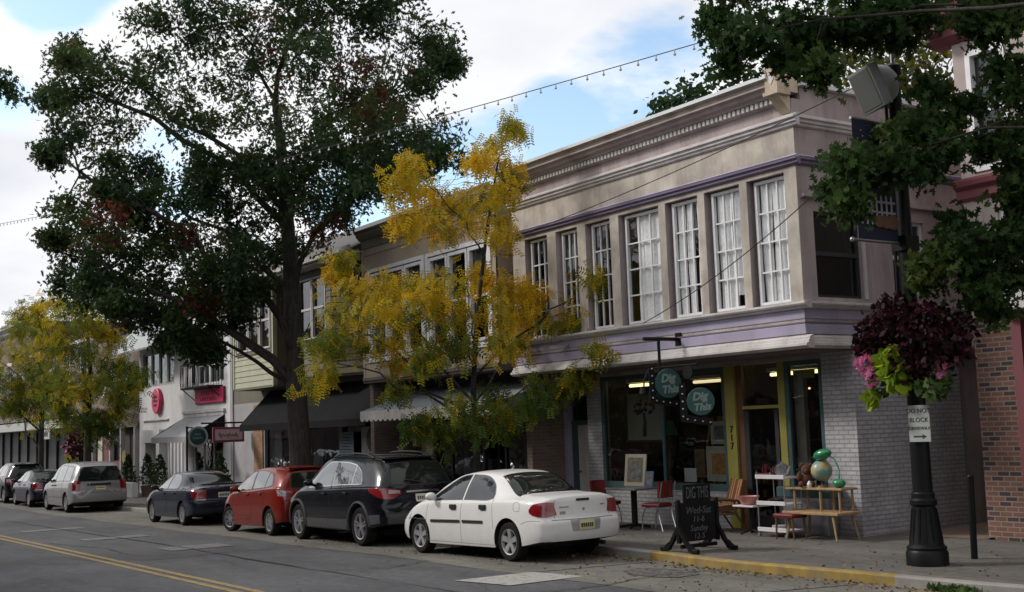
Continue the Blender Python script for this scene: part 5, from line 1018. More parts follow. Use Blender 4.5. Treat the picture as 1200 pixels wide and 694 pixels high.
paint('paint_white', (.70, .695, .68), dirt=.14); paint('paint_black', (.004, .005, .008), dirt=.015, rough=.25); paint('paint_red', (.17, .013, .006), .1, .3, .02)
paint('paint_blue', (.008, .012, .028), .1, .25, .05); paint('paint_silver', (.30, .295, .30), .4, .35, .1); paint('paint_violet', (.012, .010, .026), .1, .28, .05)
pm('cladding', (.06, .06, .063), .6, .1, 8, spec=.25); pm('black_trim', (.012, .012, .013), .5, .1, 6); pm('tyre_rubber', (.014, .014, .014), .9, .2, 12, spec=.15)
pm('alloy', (.50, .50, .52), .3, .08, 8, metal=.85); pm('hubcap', (.40, .40, .41), .4, .1, 8, metal=.5); pm('lamp_clear', (.55, .53, .54), .15, .05, 5, coat=1)
pm('lamp_red', (.20, .004, .008), .2, .12, 12, coat=1); pm('lamp_grey', (.30, .29, .31), .2, .1, 6, coat=1); pm('underbody', (.008, .008, .008), .9, .2, 5)
pm('plate', (.50, .47, .25), .5, .08, 9); pm('plate_pale', (.52, .52, .44), .5, .08, 9); pm('plate_ink', (.06, .05, .05), .6); pm('seam', (.02, .02, .02), .8); pm('seam_pale', (.16, .155, .15), .8)
def car_glass(name, col, ior=2.3, rough=.04):
    m, t, p = base_mat(name); p.inputs['Base Color'].default_value = (*col, 1); p.inputs['Roughness'].default_value = rough; p.inputs['Specular IOR Level'].default_value = .5; p.inputs['IOR'].default_value = ior
    p.inputs['Coat Weight'].default_value = .6 if ior > 2 else .1; p.inputs['Coat Roughness'].default_value = .02
    bump(t, p, noise(t, coords(t), 2.5, 2), .04, .1)
car_glass('car_glass', (.012, .015, .018)); car_glass('dark_glass', (.010, .013, .017), 1.75); car_glass('rear_glass', (.010, .013, .012), 1.4)
def pchip(P):
    xs = np.array([p[0] for p in P], float); ys = np.array([p[1] for p in P], float); h = np.diff(xs); d = np.diff(ys) / h
    m = np.zeros(len(xs)); m[0], m[-1] = d[0], d[-1]
    for i in range(1, len(xs) - 1):
        if d[i - 1] * d[i] > 0: w1, w2 = 2 * h[i] + h[i - 1], h[i] + 2 * h[i - 1]; m[i] = (w1 + w2) / (w1 / d[i - 1] + w2 / d[i])
    def f(x):
        x = min(max(x, xs[0]), xs[-1]); i = min(max(int(np.searchsorted(xs, x)) - 1, 0), len(h) - 1); t = (x - xs[i]) / h[i]
        return ((1 + 2 * t) * (1 - t) ** 2) * ys[i] + t * (1 - t) ** 2 * h[i] * m[i] + t * t * (3 - 2 * t) * ys[i + 1] + t * t * (t - 1) * h[i] * m[i + 1]
    return f
def crom(P, sub):
    out = []; n = len(P)
    for i in range(n - 1):
        a, b, c, d = P[max(i - 1, 0)], P[i], P[i + 1], P[min(i + 2, n - 1)]
        for k in range(sub):
            t = k / sub; out.append(tuple(.5 * (2 * b[j] + (c[j] - a[j]) * t + (2 * a[j] - 5 * b[j] + 4 * c[j] - d[j]) * t * t + (3 * b[j] - a[j] - 3 * c[j] + d[j]) * t ** 3) for j in range(len(b))))
    out.append(tuple(P[-1])); return out
class Car:
    def __init__(s, S):
        s.S = S; s.L, s.W = S['L'], S['W'] / 2
        s.roof, s.belt, s.bot, s.rw = pchip(S['roof']), pchip(S['belt']), pchip(S['bot']), pchip(S['rw'])
        s.pr, s.pf = pchip(S['rear']), pchip(S['front'])
        L = s.L
        st = sorted({round(x, 4) for x in [0, .02, .05, .09, .14, .2, .27, .35, .45] + list(np.arange(.55, L - .5, .085)) + [L - .45, L - .35, L - .27, L - .2, L - .14, L - .09, L - .05, L - .02, L]})
        rings = [s.ring(x) for x in st]; k = len(rings[0])
        # close both ends with shrinking rings so the end faces keep their shape
        def shrink(rg, f):
            zc = (min(p[1] for p in rg) + max(p[1] for p in rg)) / 2; return [(p[0] * f, zc + (p[1] - zc) * f) for p in rg]
        seq = [(0, shrink(rings[0], f)) for f in (.02, .25, .5, .75, .92)] + list(zip(st, rings)) + [(L, shrink(rings[-1], f)) for f in (.92, .75, .5, .25, .02)]
        vs, fs = [], []
        for x, rg in seq:
            full = [(y, z) for y, z in rg] + [(-y, z) for y, z in rg[-2:0:-1]]
            for y, z in full: vs.append(s.warp(x, y, z))
        n = 2 * k - 2
        for i in range(len(seq) - 1):
            for j in range(n): a, b = i * n + j, i * n + (j + 1) % n; fs.append((a, a + n, b + n, b))
        fs.append(tuple(range(n))); fs.append(tuple(range((len(seq) - 1) * n, len(seq) * n))[::-1])
        s.vs, s.fs = vs, fs
        s.bvh = BVHTree.FromPolygons([Vector(v) for v in vs], fs)
    def plan(s, x):
        S = s.S; f = 1.0
        r0, r1 = S.get('rr', .55), S.get('rf', .9)
        if x < r0: f = min(f, S.get('wr', .84) + (1 - S.get('wr', .84)) * (1 - (1 - x / r0) ** 2.4) ** (1 / 2.4))
        if s.L - x < r1: f = min(f, S.get('wf', .72) + (1 - S.get('wf', .72)) * (1 - (1 - (s.L - x) / r1) ** 2.2) ** (1 / 2.2))
        return f
    def ring(s, x):
        W = s.W * s.plan(x); zb, zt, zr = s.bot(x), s.belt(x), s.roof(x); rw = s.rw(x) * s.plan(x)
        zt = min(zt, zr - .02); g = zr - zt; h = zt - zb
        rail = zr - min(.075, g * .45)
        P = [(0, zb), (W * .55, zb), (W * .93, zb + .004), (W * .985, zb + .045), (W, zb + h * .40), (W * .996, zb + h * .70), (W * .972, zt - .04), (W * .93, zt + min(.012, g * .1)),
             (W * .925 * .48 + rw * .52 + .012, zt + (rail - zt) * .56), (rw, rail), (rw * .86, zr - min(.026, g * .2)), (rw * .5, zr - .006 * min(1, g * 10)), (0, zr)]
        return crom(P, 5)
    def warp(s, x, y, z):
        fr = max(0, 1 - x / s.S.get('fr', 1.5)) ** 1.6; ff = max(0, 1 - (s.L - x) / s.S.get('ff', 1.2)) ** 1.6
        q = (y / s.W) ** 2
        return (x + fr * (s.pr(z) + s.S.get('bowr', .10) * q) - ff * (s.pf(z) + s.S.get('bowf', .22) * q), y, z)
    def hit(s, o, d):
        h = s.bvh.ray_cast(Vector(o), Vector(d).normalized()); return (h[0], h[1]) if h[0] is not None else None
    def panel(s, bot, top, mode='side', nx=14, nz=6, eps=.004, sgn=1, mat_out=None, smooth=True, skirt=.012):
        """a thin shell laid on the body between two outline curves; returns verts, faces"""
        def res(P, n):
            if len(P) > 2 and smooth: P = crom([tuple(p) for p in P], 6)
            P = np.array(P, float); d = np.r_[0, np.cumsum(np.linalg.norm(np.diff(P, axis=0), axis=1))]; t = np.linspace(0, d[-1], n + 1)
            return np.c_[np.interp(t, d, P[:, 0]), np.interp(t, d, P[:, 1])]
        A, Bq = res(bot, nx), res(top, nx); V = []; Nn = []; ok = True
        for j in range(nz + 1):
            for i in range(nx + 1):
                a, b = A[i] * (1 - j / nz) + Bq[i] * j / nz
                if mode == 'side': o, d = (a, sgn * 3, b), (0, -sgn, 0)
                elif mode == 'rear': o, d = (-2, sgn * a, b), (1, 0, 0)
                elif mode == 'front': o, d = (s.L + 2, sgn * a, b), (-1, 0, 0)
                elif mode == 'top': o, d = (a, sgn * b, 4), (0, 0, -1)
                elif mode == 'corner': o, d = (-1.4 + a * .7071, sgn * (s.W + 1.4 + a * .7071), b), (.7071, -sgn * .7071, 0)
                elif mode == 'slope': o, d = (a - 1.5, b, 2.6), (1.5, 0, -1.2)
                h = s.hit(o, d)
                if h is None: h = (Vector(V[-1]) if V else Vector((0, 0, 0)), Vector((0, 1, 0)))
                nrm = h[1]
                if nrm.dot(Vector(d)) > 0: nrm = -nrm
                V.append(h[0] + nrm * eps); Nn.append(nrm)
        w = nx + 1; F = [(j * w + i, j * w + i + 1, (j + 1) * w + i + 1, (j + 1) * w + i) for j in range(nz) for i in range(nx)]
        rim = [i for i in range(w)] + [j * w + nx for j in range(1, nz + 1)] + [nz * w + i for i in range(nx - 1, -1, -1)] + [j * w for j in range(nz - 1, 0, -1)]
        base = len(V)
        for r_ in rim: V.append(V[r_] - Nn[r_] * skirt)
        k = len(rim); F += [(rim[i], rim[(i + 1) % k], base + (i + 1) % k, base + i) for i in range(k)]
        return V, F
    def strip(s, pts, w=.008, mode='side', eps=.0025, sgn=1):
        P = crom([tuple(p) for p in pts], 5) if len(pts) > 2 else [tuple(np.array(pts[0]) * (1 - t) + np.array(pts[1]) * t) for t in np.linspace(0, 1, 9)]
        P = np.array(P); d = np.gradient(P, axis=0); nrm = np.c_[-d[:, 1], d[:, 0]]; nrm /= np.linalg.norm(nrm, axis=1)[:, None] + 1e-9
        return s.panel(P - nrm * w / 2, P + nrm * w / 2, mode, len(P) - 1, 1, eps, sgn, smooth=False, skirt=.006)
def wheel_parts(root, x, y, r, wd, sgn, spokes, mat, steer=0, cap=False):
    M = Matrix.Translation((x, y, r)) @ Matrix.Rotation(steer, 4, 'Z') @ Matrix.Scale(sgn, 4, (0, 1, 0))
    m = MB(); m.T = M; h = wd / 2; ri = r * .66
    m.lathe([(ri, -h * .9), (r * .9, -h), (r * .97, -h * .8), (r, -h * .5), (r, h * .5), (r * .97, h * .8), (r * .9, h), (r * .8, h * 1.02), (ri, h * .9), (ri * .97, h * .5), (ri * .9, -h * .5)], (0, 0, 0), 32, axis='y')
    t = m.build('wheel', 'tyre_rubber', root, world=False)
    m = MB(); m.T = M
    vv = MB(); m.lathe([(ri * .9, h * .4), (ri * 1.0, h * .88), (ri * .99, h * .96), (ri * .92, h * .9), (ri * .88, h * .45)], (0, 0, 0), 32, axis='y'); m.f = [f for f in m.f if len(f) < 9]; m.m = m.m[:len(m.f)]; m.sm = m.sm[:len(m.f)]
    m.lathe([(0, h * .72), (ri * .2, h * .72), (ri * .24, h * .6), (ri * .24, h * .25)], (0, 0, 0), 16, axis='y')
    for k in range(spokes):
        a = 2 * PI * k / spokes + .3; ca, sa = math.cos(a), math.sin(a)
        for off in ((-.07, .07) if not cap else (0,)):
            w0, w1 = (ri * .055, ri * .06) if not cap else (ri * .15, ri * .22)
            def pt(rad, w, z): return (ca * rad - sa * w, z, sa * rad + ca * w)
            o0, o1 = off * ri * .9, off * ri * 2.0
            q = [pt(ri * .15, o0 - w0, h * .74), pt(ri * .15, o0 + w0, h * .74), pt(ri * .95, o1 + w1, h * .92), pt(ri * .95, o1 - w1, h * .92)]
            q2 = [pt(ri * .15, o0 - w0 * 1.2, h * .4), pt(ri * .15, o0 + w0 * 1.2, h * .4), pt(ri * .95, o1 + w1 * 1.1, h * .5), pt(ri * .95, o1 - w1 * 1.1, h * .5)]
            m.add(q + q2, [(0, 1, 2, 3), (0, 4, 5, 1), (1, 5, 6, 2), (2, 6, 7, 3), (3, 7, 4, 0)])
    m.build('rim', [mat], t, world=False)
    m = MB(); m.T = M; m.lathe([(0, h * .12), (ri * .95, h * .12), (ri * .95, h * .42), (0, h * .42)], (0, 0, 0), 20, axis='y'); m.build('brake_disc', 'underbody', t, world=False)
def build_car(S, pos, label, name='parked_car', yaw=0, cat='car', group='cars parked along the kerb'):
    car = Car(S); root = bpy.data.objects.new(name, None); C.objects.link(root); tag(root, label, cat, group)
    # body, wheel arches cut out of it
    m = MB(); m.add(car.vs, car.fs, 0, True); body = m.build('body', [S['paint'], 'underbody'], root, world=False, sharp=50)
    rr = S['r'] + .055; cut = MB()
    for x in S['axles']:
        for sg in (1, -1): cut.lathe([(0, 0), (rr, 0), (rr, .5), (0, .5)], (x, sg * (car.W - .36) - (.5 if sg < 0 else 0), S['r'] + .01), 40, axis='y', smooth=False)
    co = cut.build('cutter', 'underbody', None)
    for o_ in (co, body):
        bb = bmesh.new(); bb.from_mesh(o_.data); bmesh.ops.remove_doubles(bb, verts=bb.verts, dist=.0004); bmesh.ops.recalc_face_normals(bb, faces=bb.faces[:]); bb.to_mesh(o_.data); bb.free()
    for p_ in co.data.polygons: p_.use_smooth = True
    md = body.modifiers.new('b', 'BOOLEAN'); md.operation = 'DIFFERENCE'; md.object = co; md.solver = 'EXACT'
    bpy.context.view_layer.update()
    me = bpy.data.meshes.new_from_object(body.evaluated_get(bpy.context.evaluated_depsgraph_get())); old = body.data; body.modifiers.clear(); body.data = me; bpy.data.meshes.remove(old)
    bpy.data.objects.remove(co); me.name = 'body'
    mi = []
    for p_ in me.polygons:
        c = p_.center; k = p_.material_index
        for x in S['axles']:
            d = math.hypot(c.x - x, c.z - S['r'] - .01)
            if d < rr + .004 and abs(p_.normal.x * (c.x - x) + p_.normal.z * (c.z - S['r'] - .01)) > .6 * d and (p_.normal.x * (c.x - x) + p_.normal.z * (c.z - S['r'] - .01)) < 0 and abs(c.y) < car.W - .02: k = 1
            if d < rr + .004 and abs(abs(c.y) - (car.W - .36)) < .01: k = 1
        if p_.normal.z < -.9 and c.z < .35: k = 1
        mi.append(k)
    if len(me.materials) < 2: me.materials.append(MATS['underbody'])
    me.polygons.foreach_set('material_index', mi); me.set_sharp_from_angle(angle=R(48)); me.update()
    def part(name, mat, pl, par=root):
        q = MB()
        for V, F in pl: q.add(V, F, 0, True)
        return q.build(name, mat, par, world=False, sharp=50)
    for sg in (1, -1):
        for nm, bt, tp in S['win']:
            w = part('window', S.get('glass', 'car_glass'), [car.panel(bt, tp, sgn=sg, eps=.006)])
            def grow(P, dz, k):
                P = [list(p) for p in P]; P[0][0] -= k; P[-1][0] += k
                return [(p[0], p[1] + dz) for p in P]
            part('window_trim', S.get('trim', 'black_trim'), [car.panel(grow(bt, -.018, .02), grow(tp, .018, .02), sgn=sg, eps=.0035)], w)
        for P in S.get('seams', []): part('door_seam', S.get('seam', 'seam'), [car.strip(P, S.get('sw', .006), sgn=sg)])
        for (x, z) in S.get('handles', []):
            h = car.hit((x, sg * 3, z), (0, -sg, 0))[0]; q = MB(); q.bbox(x - .085, x + .085, h.y - sg * .01, h.y + sg * .035, z - .022 - S.get('hh', 0), z + .022 + S.get('hh', 0), .012); q.build('door_handle', S.get('handle_mat', S['paint']), root, world=False)
        for P, w_, mt in S.get('strips', []): part('side_moulding', mt, [car.strip(P, w_, sgn=sg, eps=.014)])
        for bt, tp, mt in S.get('side_panels', []): part('cladding', mt, [car.panel(bt, tp, sgn=sg, eps=.010, nx=24)])
        for mode, bt, tp, mt, nm in S.get('lights', []): part(nm, mt, [car.panel(bt, tp, mode, sgn=sg, eps=.009, nz=8, nx=16)])
        bt, tp = S['head']; part('headlight', 'lamp_clear', [car.panel(bt, tp, 'side', sgn=sg, eps=.006)])
        x, z = S['mirror']; h = car.hit((x, sg * 3, z), (0, -sg, 0))[0]
        q = MB(); q.sphere((x - .02, h.y + sg * .14, z + .03), .1, 8, sc=(.75, 1.05, .72)); q.tube([(x + .02, h.y - sg * .02, z - .03), (x, h.y + sg * .1, z)], .03, 6); q.build('mirror', S.get('mirror_mat', S['paint']), root, world=False)
        if 'arch' in S:
            for x in S['axles']:
                q = MB(); pts = []
                for k in range(25):
                    a = PI * (k / 24) * 1.08 - .04 * PI; r_ = rr + .025; px, pz = x + math.cos(a) * r_, S['r'] + .01 + math.sin(a) * r_
                    hh_ = car.hit((px, sg * 3, pz), (0, -sg, 0))
                    if hh_: pts.append(hh_[0] + Vector((0, sg * .0, 0)))
                q.tube(pts, .028, 6); q.build('arch_trim', S['arch'], root, world=False)
    for mode, bt, tp, mt, nm in S.get('rear_panels', []):
        w = part(nm, mt, [car.panel(bt, tp, mode, nx=22, nz=8, eps=S.get('rp_eps', .006))])
        if nm == 'rear_window':                                    # black rubber surround
            g1, g2 = ([(p[0] - .022, p[1] * 1.045) for p in bt], [(p[0] + .02, p[1] * 1.05) for p in tp]) if mode == 'top' else ([(p[0] * 1.045, p[1] - .022) for p in bt], [(p[0] * 1.05, p[1] + .02) for p in tp])
            part('window_trim', 'black_trim', [car.panel(g1, g2, mode, nx=22, nz=8, eps=.003)], w)
    for mode, P, w_, mt, nm in S.get('rear_strips', []): part(nm, mt, [car.strip(P, w_, mode, eps=.012 if w_ > .02 else .003)])
    y0, y1, z0, z1 = S['plate']; pl = part('number_plate', S.get('plate_mat', 'plate'), [car.panel([(y0, z0), (y1, z0)], [(y0, z1), (y1, z1)], 'rear', 6, 3, .016)])
    q = MB(); h = car.hit((-2, (y0 + y1) / 2, (z0 + z1) / 2), (1, 0, 0))
    for k in range(6): yy = y0 + .05 + (y1 - y0 - .1) * k / 5; q.box(h[0].x - .021, h[0].x - .014, yy - .014, yy + .014, z0 + .04, z1 - .04)
    q.build('plate_characters', 'plate_ink', pl, world=False)
    for i, x in enumerate(S['axles']):
        for sg in (1, -1): wheel_parts(root, x, sg * (car.W - S.get('wd', .2) / 2 - .025), S['r'], S.get('wd', .2), sg, S['spokes'], S['rim'], S.get('steer', 0) if i else 0, S.get('cap', False))
    q = MB(); q.box(.55, car.L - .6, -car.W * .6, car.W * .6, .2, .3); q.tube([(.12, -.45, .24), (.7, -.45, .26)], .035, 8)
    for x in S['axles']: q.tube([(x, -car.W * .7, S['r']), (x, car.W * .7, S['r'])], .045, 6)
    q.build('chassis', 'underbody', root, world=False)
    for fn in S.get('extra', []): fn(car, root)
    xr, yc = pos; slope = -math.atan2(gz(xr - 2.7) - gz(xr), -2.7) if True else 0
    ax = S['axles'][0]
    root.rotation_euler = (0, math.atan((gz(xr) - gz(xr - 2.7)) / 2.7), PI + yaw)
    root.location = (xr + ax * math.cos(yaw), yc + ax * math.sin(yaw), gz(xr) + .006 + ax * .01)
    return root
def badge(y, z, r_=.03, mat='chrome'):
    def f(car, root):
        h = car.hit((-2, y, z), (1, 0, 0)); q = MB(); q.lathe([(0, -.012), (r_, -.012), (r_ * 1.1, 0), (r_, .004)], (h[0].x, y, z), 14, axis='x'); q.build('badge', mat, root, world=False)
    return f
def aerial(x, y):
    def f(car, root):
        h = car.hit((x, y, 4), (0, 0, -1)); q = MB(); q.tube([h[0], h[0] + Vector((-.12, 0, .3))], .005, 5); q.build('aerial', 'black_trim', root, world=False)
    return f
def rails(x0, x1, y):
    def f(car, root):
        for sg in (1, -1):
            pts = [car.hit((x, sg * y, 4), (0, 0, -1))[0] + Vector((0, 0, .012 if i in (0, 6) else .055)) for i, x in enumerate(np.linspace(x0, x1, 7))]
            q = MB(); q.tube(pts, .018, 6); q.build('roof_rail', 'black_trim', root, world=False)
    return f
def wiper(y0, z0, y1, z1):
    def f(car, root):
        pts = []
        for t in np.linspace(0, 1, 5):
            h = car.hit((-2, y0 + (y1 - y0) * t, z0 + (z1 - z0) * t), (1, 0, 0)); pts.append(h[0] + Vector((-.025, 0, .01)))
        q = MB(); q.tube(pts, .011, 5); q.build('wiper', 'black_trim', root, world=False)
    return f
def spoiler(x, z, w, d=.22, mat=None):
    def f(car, root):
        q = MB(); q.bbox(x - d * .5, x + d * .5, -w, w, z - .02, z + .018, .014); q.build('spoiler', mat or car.S['paint'], root, world=False)
    return f
def bar_badge(car, root, y, z, w, h):
    V, F = car.panel([(y - w / 2, z - h / 2), (y + w / 2, z - h / 2)], [(y - w / 2, z + h / 2), (y + w / 2, z + h / 2)], 'rear', 6, 2, .006); MB().add(V, F).build('badge', 'lamp_grey', root, world=False)
SEDAN = dict(glass='dark_glass', L=4.43, W=1.72, paint='paint_white', r=.312, axles=(.95, 3.62), rim='hubcap', spokes=5, cap=True, wd=.2, steer=0,
    roof=[(0, 1.00), (.25, 1.035), (.62, 1.045), (.78, 1.06), (1.35, 1.335), (1.75, 1.405), (2.15, 1.42), (2.55, 1.385), (3.0, 1.235), (3.42, 1.03), (3.55, .985), (4.0, .90), (4.3, .78), (4.43, .66)],
    belt=[(0, .93), (.8, .955), (2.2, .935), (3.4, .90), (3.9, .82), (4.43, .56)], bot=[(0, .33), (.5, .25), (1.2, .2), (3.4, .19), (4.0, .22), (4.43, .26)],
    rw=[(0, .70), (.75, .66), (1.2, .575), (1.9, .565), (2.5, .58), (3.2, .66), (3.6, .72), (4.43, .66)],
    rear=[(.2, .10), (.34, .03), (.45, 0), (.62, .0), (.66, .035), (.72, .06), (.95, .075), (1.02, .11), (1.4, .2)], front=[(.2, .1), (.4, 0), (.55, .0), (.7, .08), (.9, .25)], rr=.5, wr=.85, bowr=.12, rf=.75, wf=.78, bowf=.16,
    win=[('rear', [(1.40, 1.0), (1.55, .967), (1.9, .965), (2.22, .965)], [(1.40, 1.035), (1.50, 1.19), (1.78, 1.315), (2.2, 1.345)]),
         ('front', [(2.30, .963), (2.7, .955), (3.2, .94)], [(2.28, 1.345), (2.62, 1.29), (3.18, 1.0)])],
    seams=[[(3.32, .25), (3.36, .6), (3.28, .93)], [(2.26, .24), (2.28, .6), (2.25, .95)], [(1.33, .5), (1.36, .8), (1.36, .98)], [(1.3, .245), (3.32, .245)], [(.16, .655), (.40, .65), (.58, .60)], [(.62, .80), (.76, .80), (.77, .92), (.63, .92), (.62, .80)], [(3.34, .60), (3.9, .62)]], seam='seam_pale', sw=.005,
    handles=[(1.62, .845), (2.50, .835)], handle_mat='black_trim', hh=.018, strips=[([(1.62, .605), (2.22, .60)], .045, 'black_trim'), ([(2.30, .60), (3.2, .585)], .045, 'black_trim')],
    lights=[('corner', [(-.17, .735), (0, .705), (.20, .745), (.25, .79)], [(-.13, .93), (0, .93), (.18, .90), (.25, .82)], 'lamp_red', 'tail_light')],
    head=([(3.9, .60), (4.25, .58)], [(3.86, .74), (4.2, .68)]), mirror=(3.12, .97), mirror_mat='paint_white',
    rear_panels=[('top', [(.86, -.63), (.80, 0), (.86, .63)], [(1.44, -.50), (1.50, 0), (1.44, .50)], 'rear_glass', 'rear_window'),
                 ('rear', [(-.27, .475), (.27, .475)], [(-.3, .64), (.3, .64)], 'hubcap', 'plate_recess')],
    rear_strips=[('rear', [(-.62, .655), (0, .65), (.62, .655)], .010, 'seam_pale', 'trunk_seam'), ('rear', [(-.13, .945), (.13, .945)], .035, 'black_trim', 'brake_light'), ('rear', [(-.55, .69), (-.56, .8), (-.52, .95)], .008, 'seam_pale', 'trunk_seam'), ('rear', [(.55, .69), (.56, .8), (.52, .95)], .008, 'seam_pale', 'trunk_seam')],
    plate=(-.155, .155, .485, .625), extra=[badge(0, .80, .022, 'lamp_grey'), aerial(3.5, -.62), lambda c_, r_: [bar_badge(c_, r_, .37, .845, .17, .02), bar_badge(c_, r_, .40, .76, .10, .045), bar_badge(c_, r_, -.42, .85, .10, .018)]])
SUV = dict(L=4.84, W=1.90, paint='paint_black', r=.375, axles=(.98, 3.88), rim='alloy', spokes=5, wd=.24, arch='cladding',
    roof=[(0, 1.58), (.35, 1.665), (1.0, 1.725), (2.0, 1.755), (2.6, 1.735), (3.0, 1.66), (3.4, 1.44), (3.78, 1.20), (3.95, 1.14), (4.4, 1.03), (4.7, .88), (4.84, .74)],
    belt=[(0, 1.14), (1, 1.13), (2.5, 1.09), (3.8, 1.04), (4.3, .93), (4.84, .62)], bot=[(0, .42), (.5, .34), (1.3, .28), (3.7, .28), (4.3, .30), (4.84, .36)],
    rw=[(0, .62), (.6, .64), (1.5, .65), (2.8, .655), (3.4, .70), (3.9, .80), (4.84, .72)],
    rear=[(.25, .14), (.42, .03), (.55, 0), (.72, .02), (.80, .06), (1.0, .09), (1.15, .13), (1.4, .26), (1.6, .42), (1.75, .5)], front=[(.3, .1), (.5, 0), (.8, .02), (1.0, .25)], rr=.6, wr=.84, fr=1.9, trim='chrome',
    win=[('quarter', [(.98, 1.20), (1.15, 1.185), (1.38, 1.18)], [(1.0, 1.23), (1.12, 1.40), (1.38, 1.525)]), ('rear', [(1.42, 1.18), (1.9, 1.17), (2.26, 1.155)], [(1.42, 1.53), (1.8, 1.585), (2.3, 1.60)]),
         ('front', [(2.34, 1.15), (2.8, 1.13), (3.38, 1.105)], [(2.36, 1.60), (2.78, 1.56), (3.36, 1.17)])],
    seams=[[(3.42, .5), (3.48, .9), (3.42, 1.08)], [(2.28, .48), (2.31, 1.14)], [(1.40, .75), (1.28, .95), (1.3, 1.15)]], handles=[(1.55, 1.0), (2.55, .98)],
    side_panels=[([(1.5, .31), (3.36, .31)], [(1.47, .5), (3.38, .48)], 'cladding'), ([(.18, .46), (.5, .42)], [(.18, .62), (.56, .60)], 'cladding')],
    lights=[('corner', [(-.26, .98), (-.1, .90), (.1, .93), (.36, 1.04)], [(-.26, 1.05), (-.1, 1.09), (.1, 1.11), (.38, 1.11)], 'lamp_red', 'tail_light'), ('corner', [(-.24, 1.0), (-.06, .99)], [(-.24, 1.045), (-.06, 1.075)], 'lamp_grey', 'reverse_light')],
    head=([(4.25, .80), (4.6, .76)], [(4.15, .93), (4.5, .88)]), mirror=(3.2, 1.17),
    rear_panels=[('rear', [(-.64, 1.17), (0, 1.15), (.64, 1.17)], [(-.53, 1.54), (0, 1.57), (.53, 1.54)], 'rear_glass', 'rear_window'), ('rear', [(-.78, .44), (0, .43), (.78, .44)], [(-.78, .62), (0, .62), (.78, .62)], 'cladding', 'bumper')],
    rear_strips=[('rear', [(-.35, 1.02), (0, 1.025), (.35, 1.02)], .035, 'chrome', 'chrome_bar'), ('rear', [(-.68, .72), (.68, .72)], .01, 'seam', 'tailgate_seam')],
    plate=(-.17, .17, .82, .97), plate_mat='plate_pale', extra=[rails(.9, 2.7, .6), wiper(.0, 1.18, .35, 1.24), spoiler(.62, 1.665, .56, .2)])
HATCH = dict(L=4.0, W=1.70, paint='paint_red', r=.305, axles=(.72, 3.22), rim='alloy', spokes=7, wd=.19, steer=R(16),
    roof=[(0, 1.42), (.3, 1.475), (.9, 1.52), (1.5, 1.525), (2.0, 1.48), (2.5, 1.33), (3.1, 1.06), (3.3, 1.0), (3.6, .93), (3.85, .8), (4.0, .68)],
    belt=[(0, 1.08), (.8, 1.06), (1.8, 1.0), (3.0, .93), (3.5, .84), (4.0, .58)], bot=[(0, .32), (.5, .24), (1, .19), (3, .18), (4, .25)],
    rw=[(0, .56), (.6, .58), (1.5, .59), (2.2, .61), (3.0, .70), (4.0, .62)],
    rear=[(.2, .1), (.35, .02), (.5, 0), (.7, .02), (.95, .06), (1.1, .12), (1.3, .22), (1.5, .33)], front=[(.2, .1), (.4, 0), (.6, .03), (.9, .3)], rr=.6, wr=.82, fr=1.5,
    win=[('quarter', [(.62, 1.13), (.8, 1.09), (1.0, 1.075)], [(.66, 1.17), (.78, 1.31), (1.0, 1.385)]), ('rear', [(1.04, 1.07), (1.4, 1.05), (1.72, 1.03)], [(1.05, 1.39), (1.4, 1.425), (1.76, 1.42)]), ('front', [(1.8, 1.025), (2.2, 1.0), (2.8, .965)], [(1.84, 1.415), (2.2, 1.35), (2.78, 1.02)])],
    seams=[[(2.86, .3), (2.9, .7), (2.84, .95)], [(1.77, .25), (1.76, 1.02)], [(1.06, .5), (.98, .8), (1.0, 1.05)], [(1.1, .235), (2.8, .235)]], handles=[(1.2, .93), (1.98, .90)],
    lights=[('corner', [(-.16, .80), (0, .79), (.16, .84)], [(-.16, .98), (0, 1.02), (.2, 1.04)], 'lamp_red', 'tail_light'), ('corner', [(-.06, .88), (.14, .89)], [(-.05, .99), (.18, 1.03)], 'lamp_grey', 'reflector')],
    head=([(3.4, .68), (3.75, .66)], [(3.3, .84), (3.65, .80)]), mirror=(2.62, 1.0), strips=[([(1.9, .36), (2.7, .36)], .02, 'lamp_red')],
    rear_panels=[('rear', [(-.52, 1.06), (0, 1.05), (.52, 1.06)], [(-.46, 1.36), (0, 1.38), (.46, 1.36)], 'rear_glass', 'rear_window')],
    rear_strips=[('rear', [(-.6, .68), (.6, .68)], .009, 'seam', 'tailgate_seam')], plate=(-.155, .155, .72, .86), extra=[spoiler(.40, 1.485, .5, .2)])
BLUE = dict(SEDAN, glass='car_glass', L=4.5, W=1.73, paint='paint_blue', axles=(.98, 3.6), rim='alloy', cap=False, spokes=8, r=.305, handle_mat='paint_blue', hh=0, seam='seam', strips=[], mirror_mat='paint_blue', plate_mat='plate_pale',
    lights=[('corner', [(-.20, .70), (0, .69), (.16, .76)], [(-.20, .93), (0, .95), (.18, .93)], 'lamp_red', 'tail_light'), ('corner', [(-.20, .66), (.0, .655)], [(-.2, .70), (0, .69)], 'lamp_grey', 'reverse_light')],
    rear_panels=[SEDAN['rear_panels'][0]], plate=(-.16, .16, .72, .86), extra=[spoiler(.2, 1.075, .6, .16)], front=SEDAN['front'], rear_strips=[('rear', [(-.62, .655), (0, .65), (.62, .655)], .010, 'seam', 'trunk_seam')])
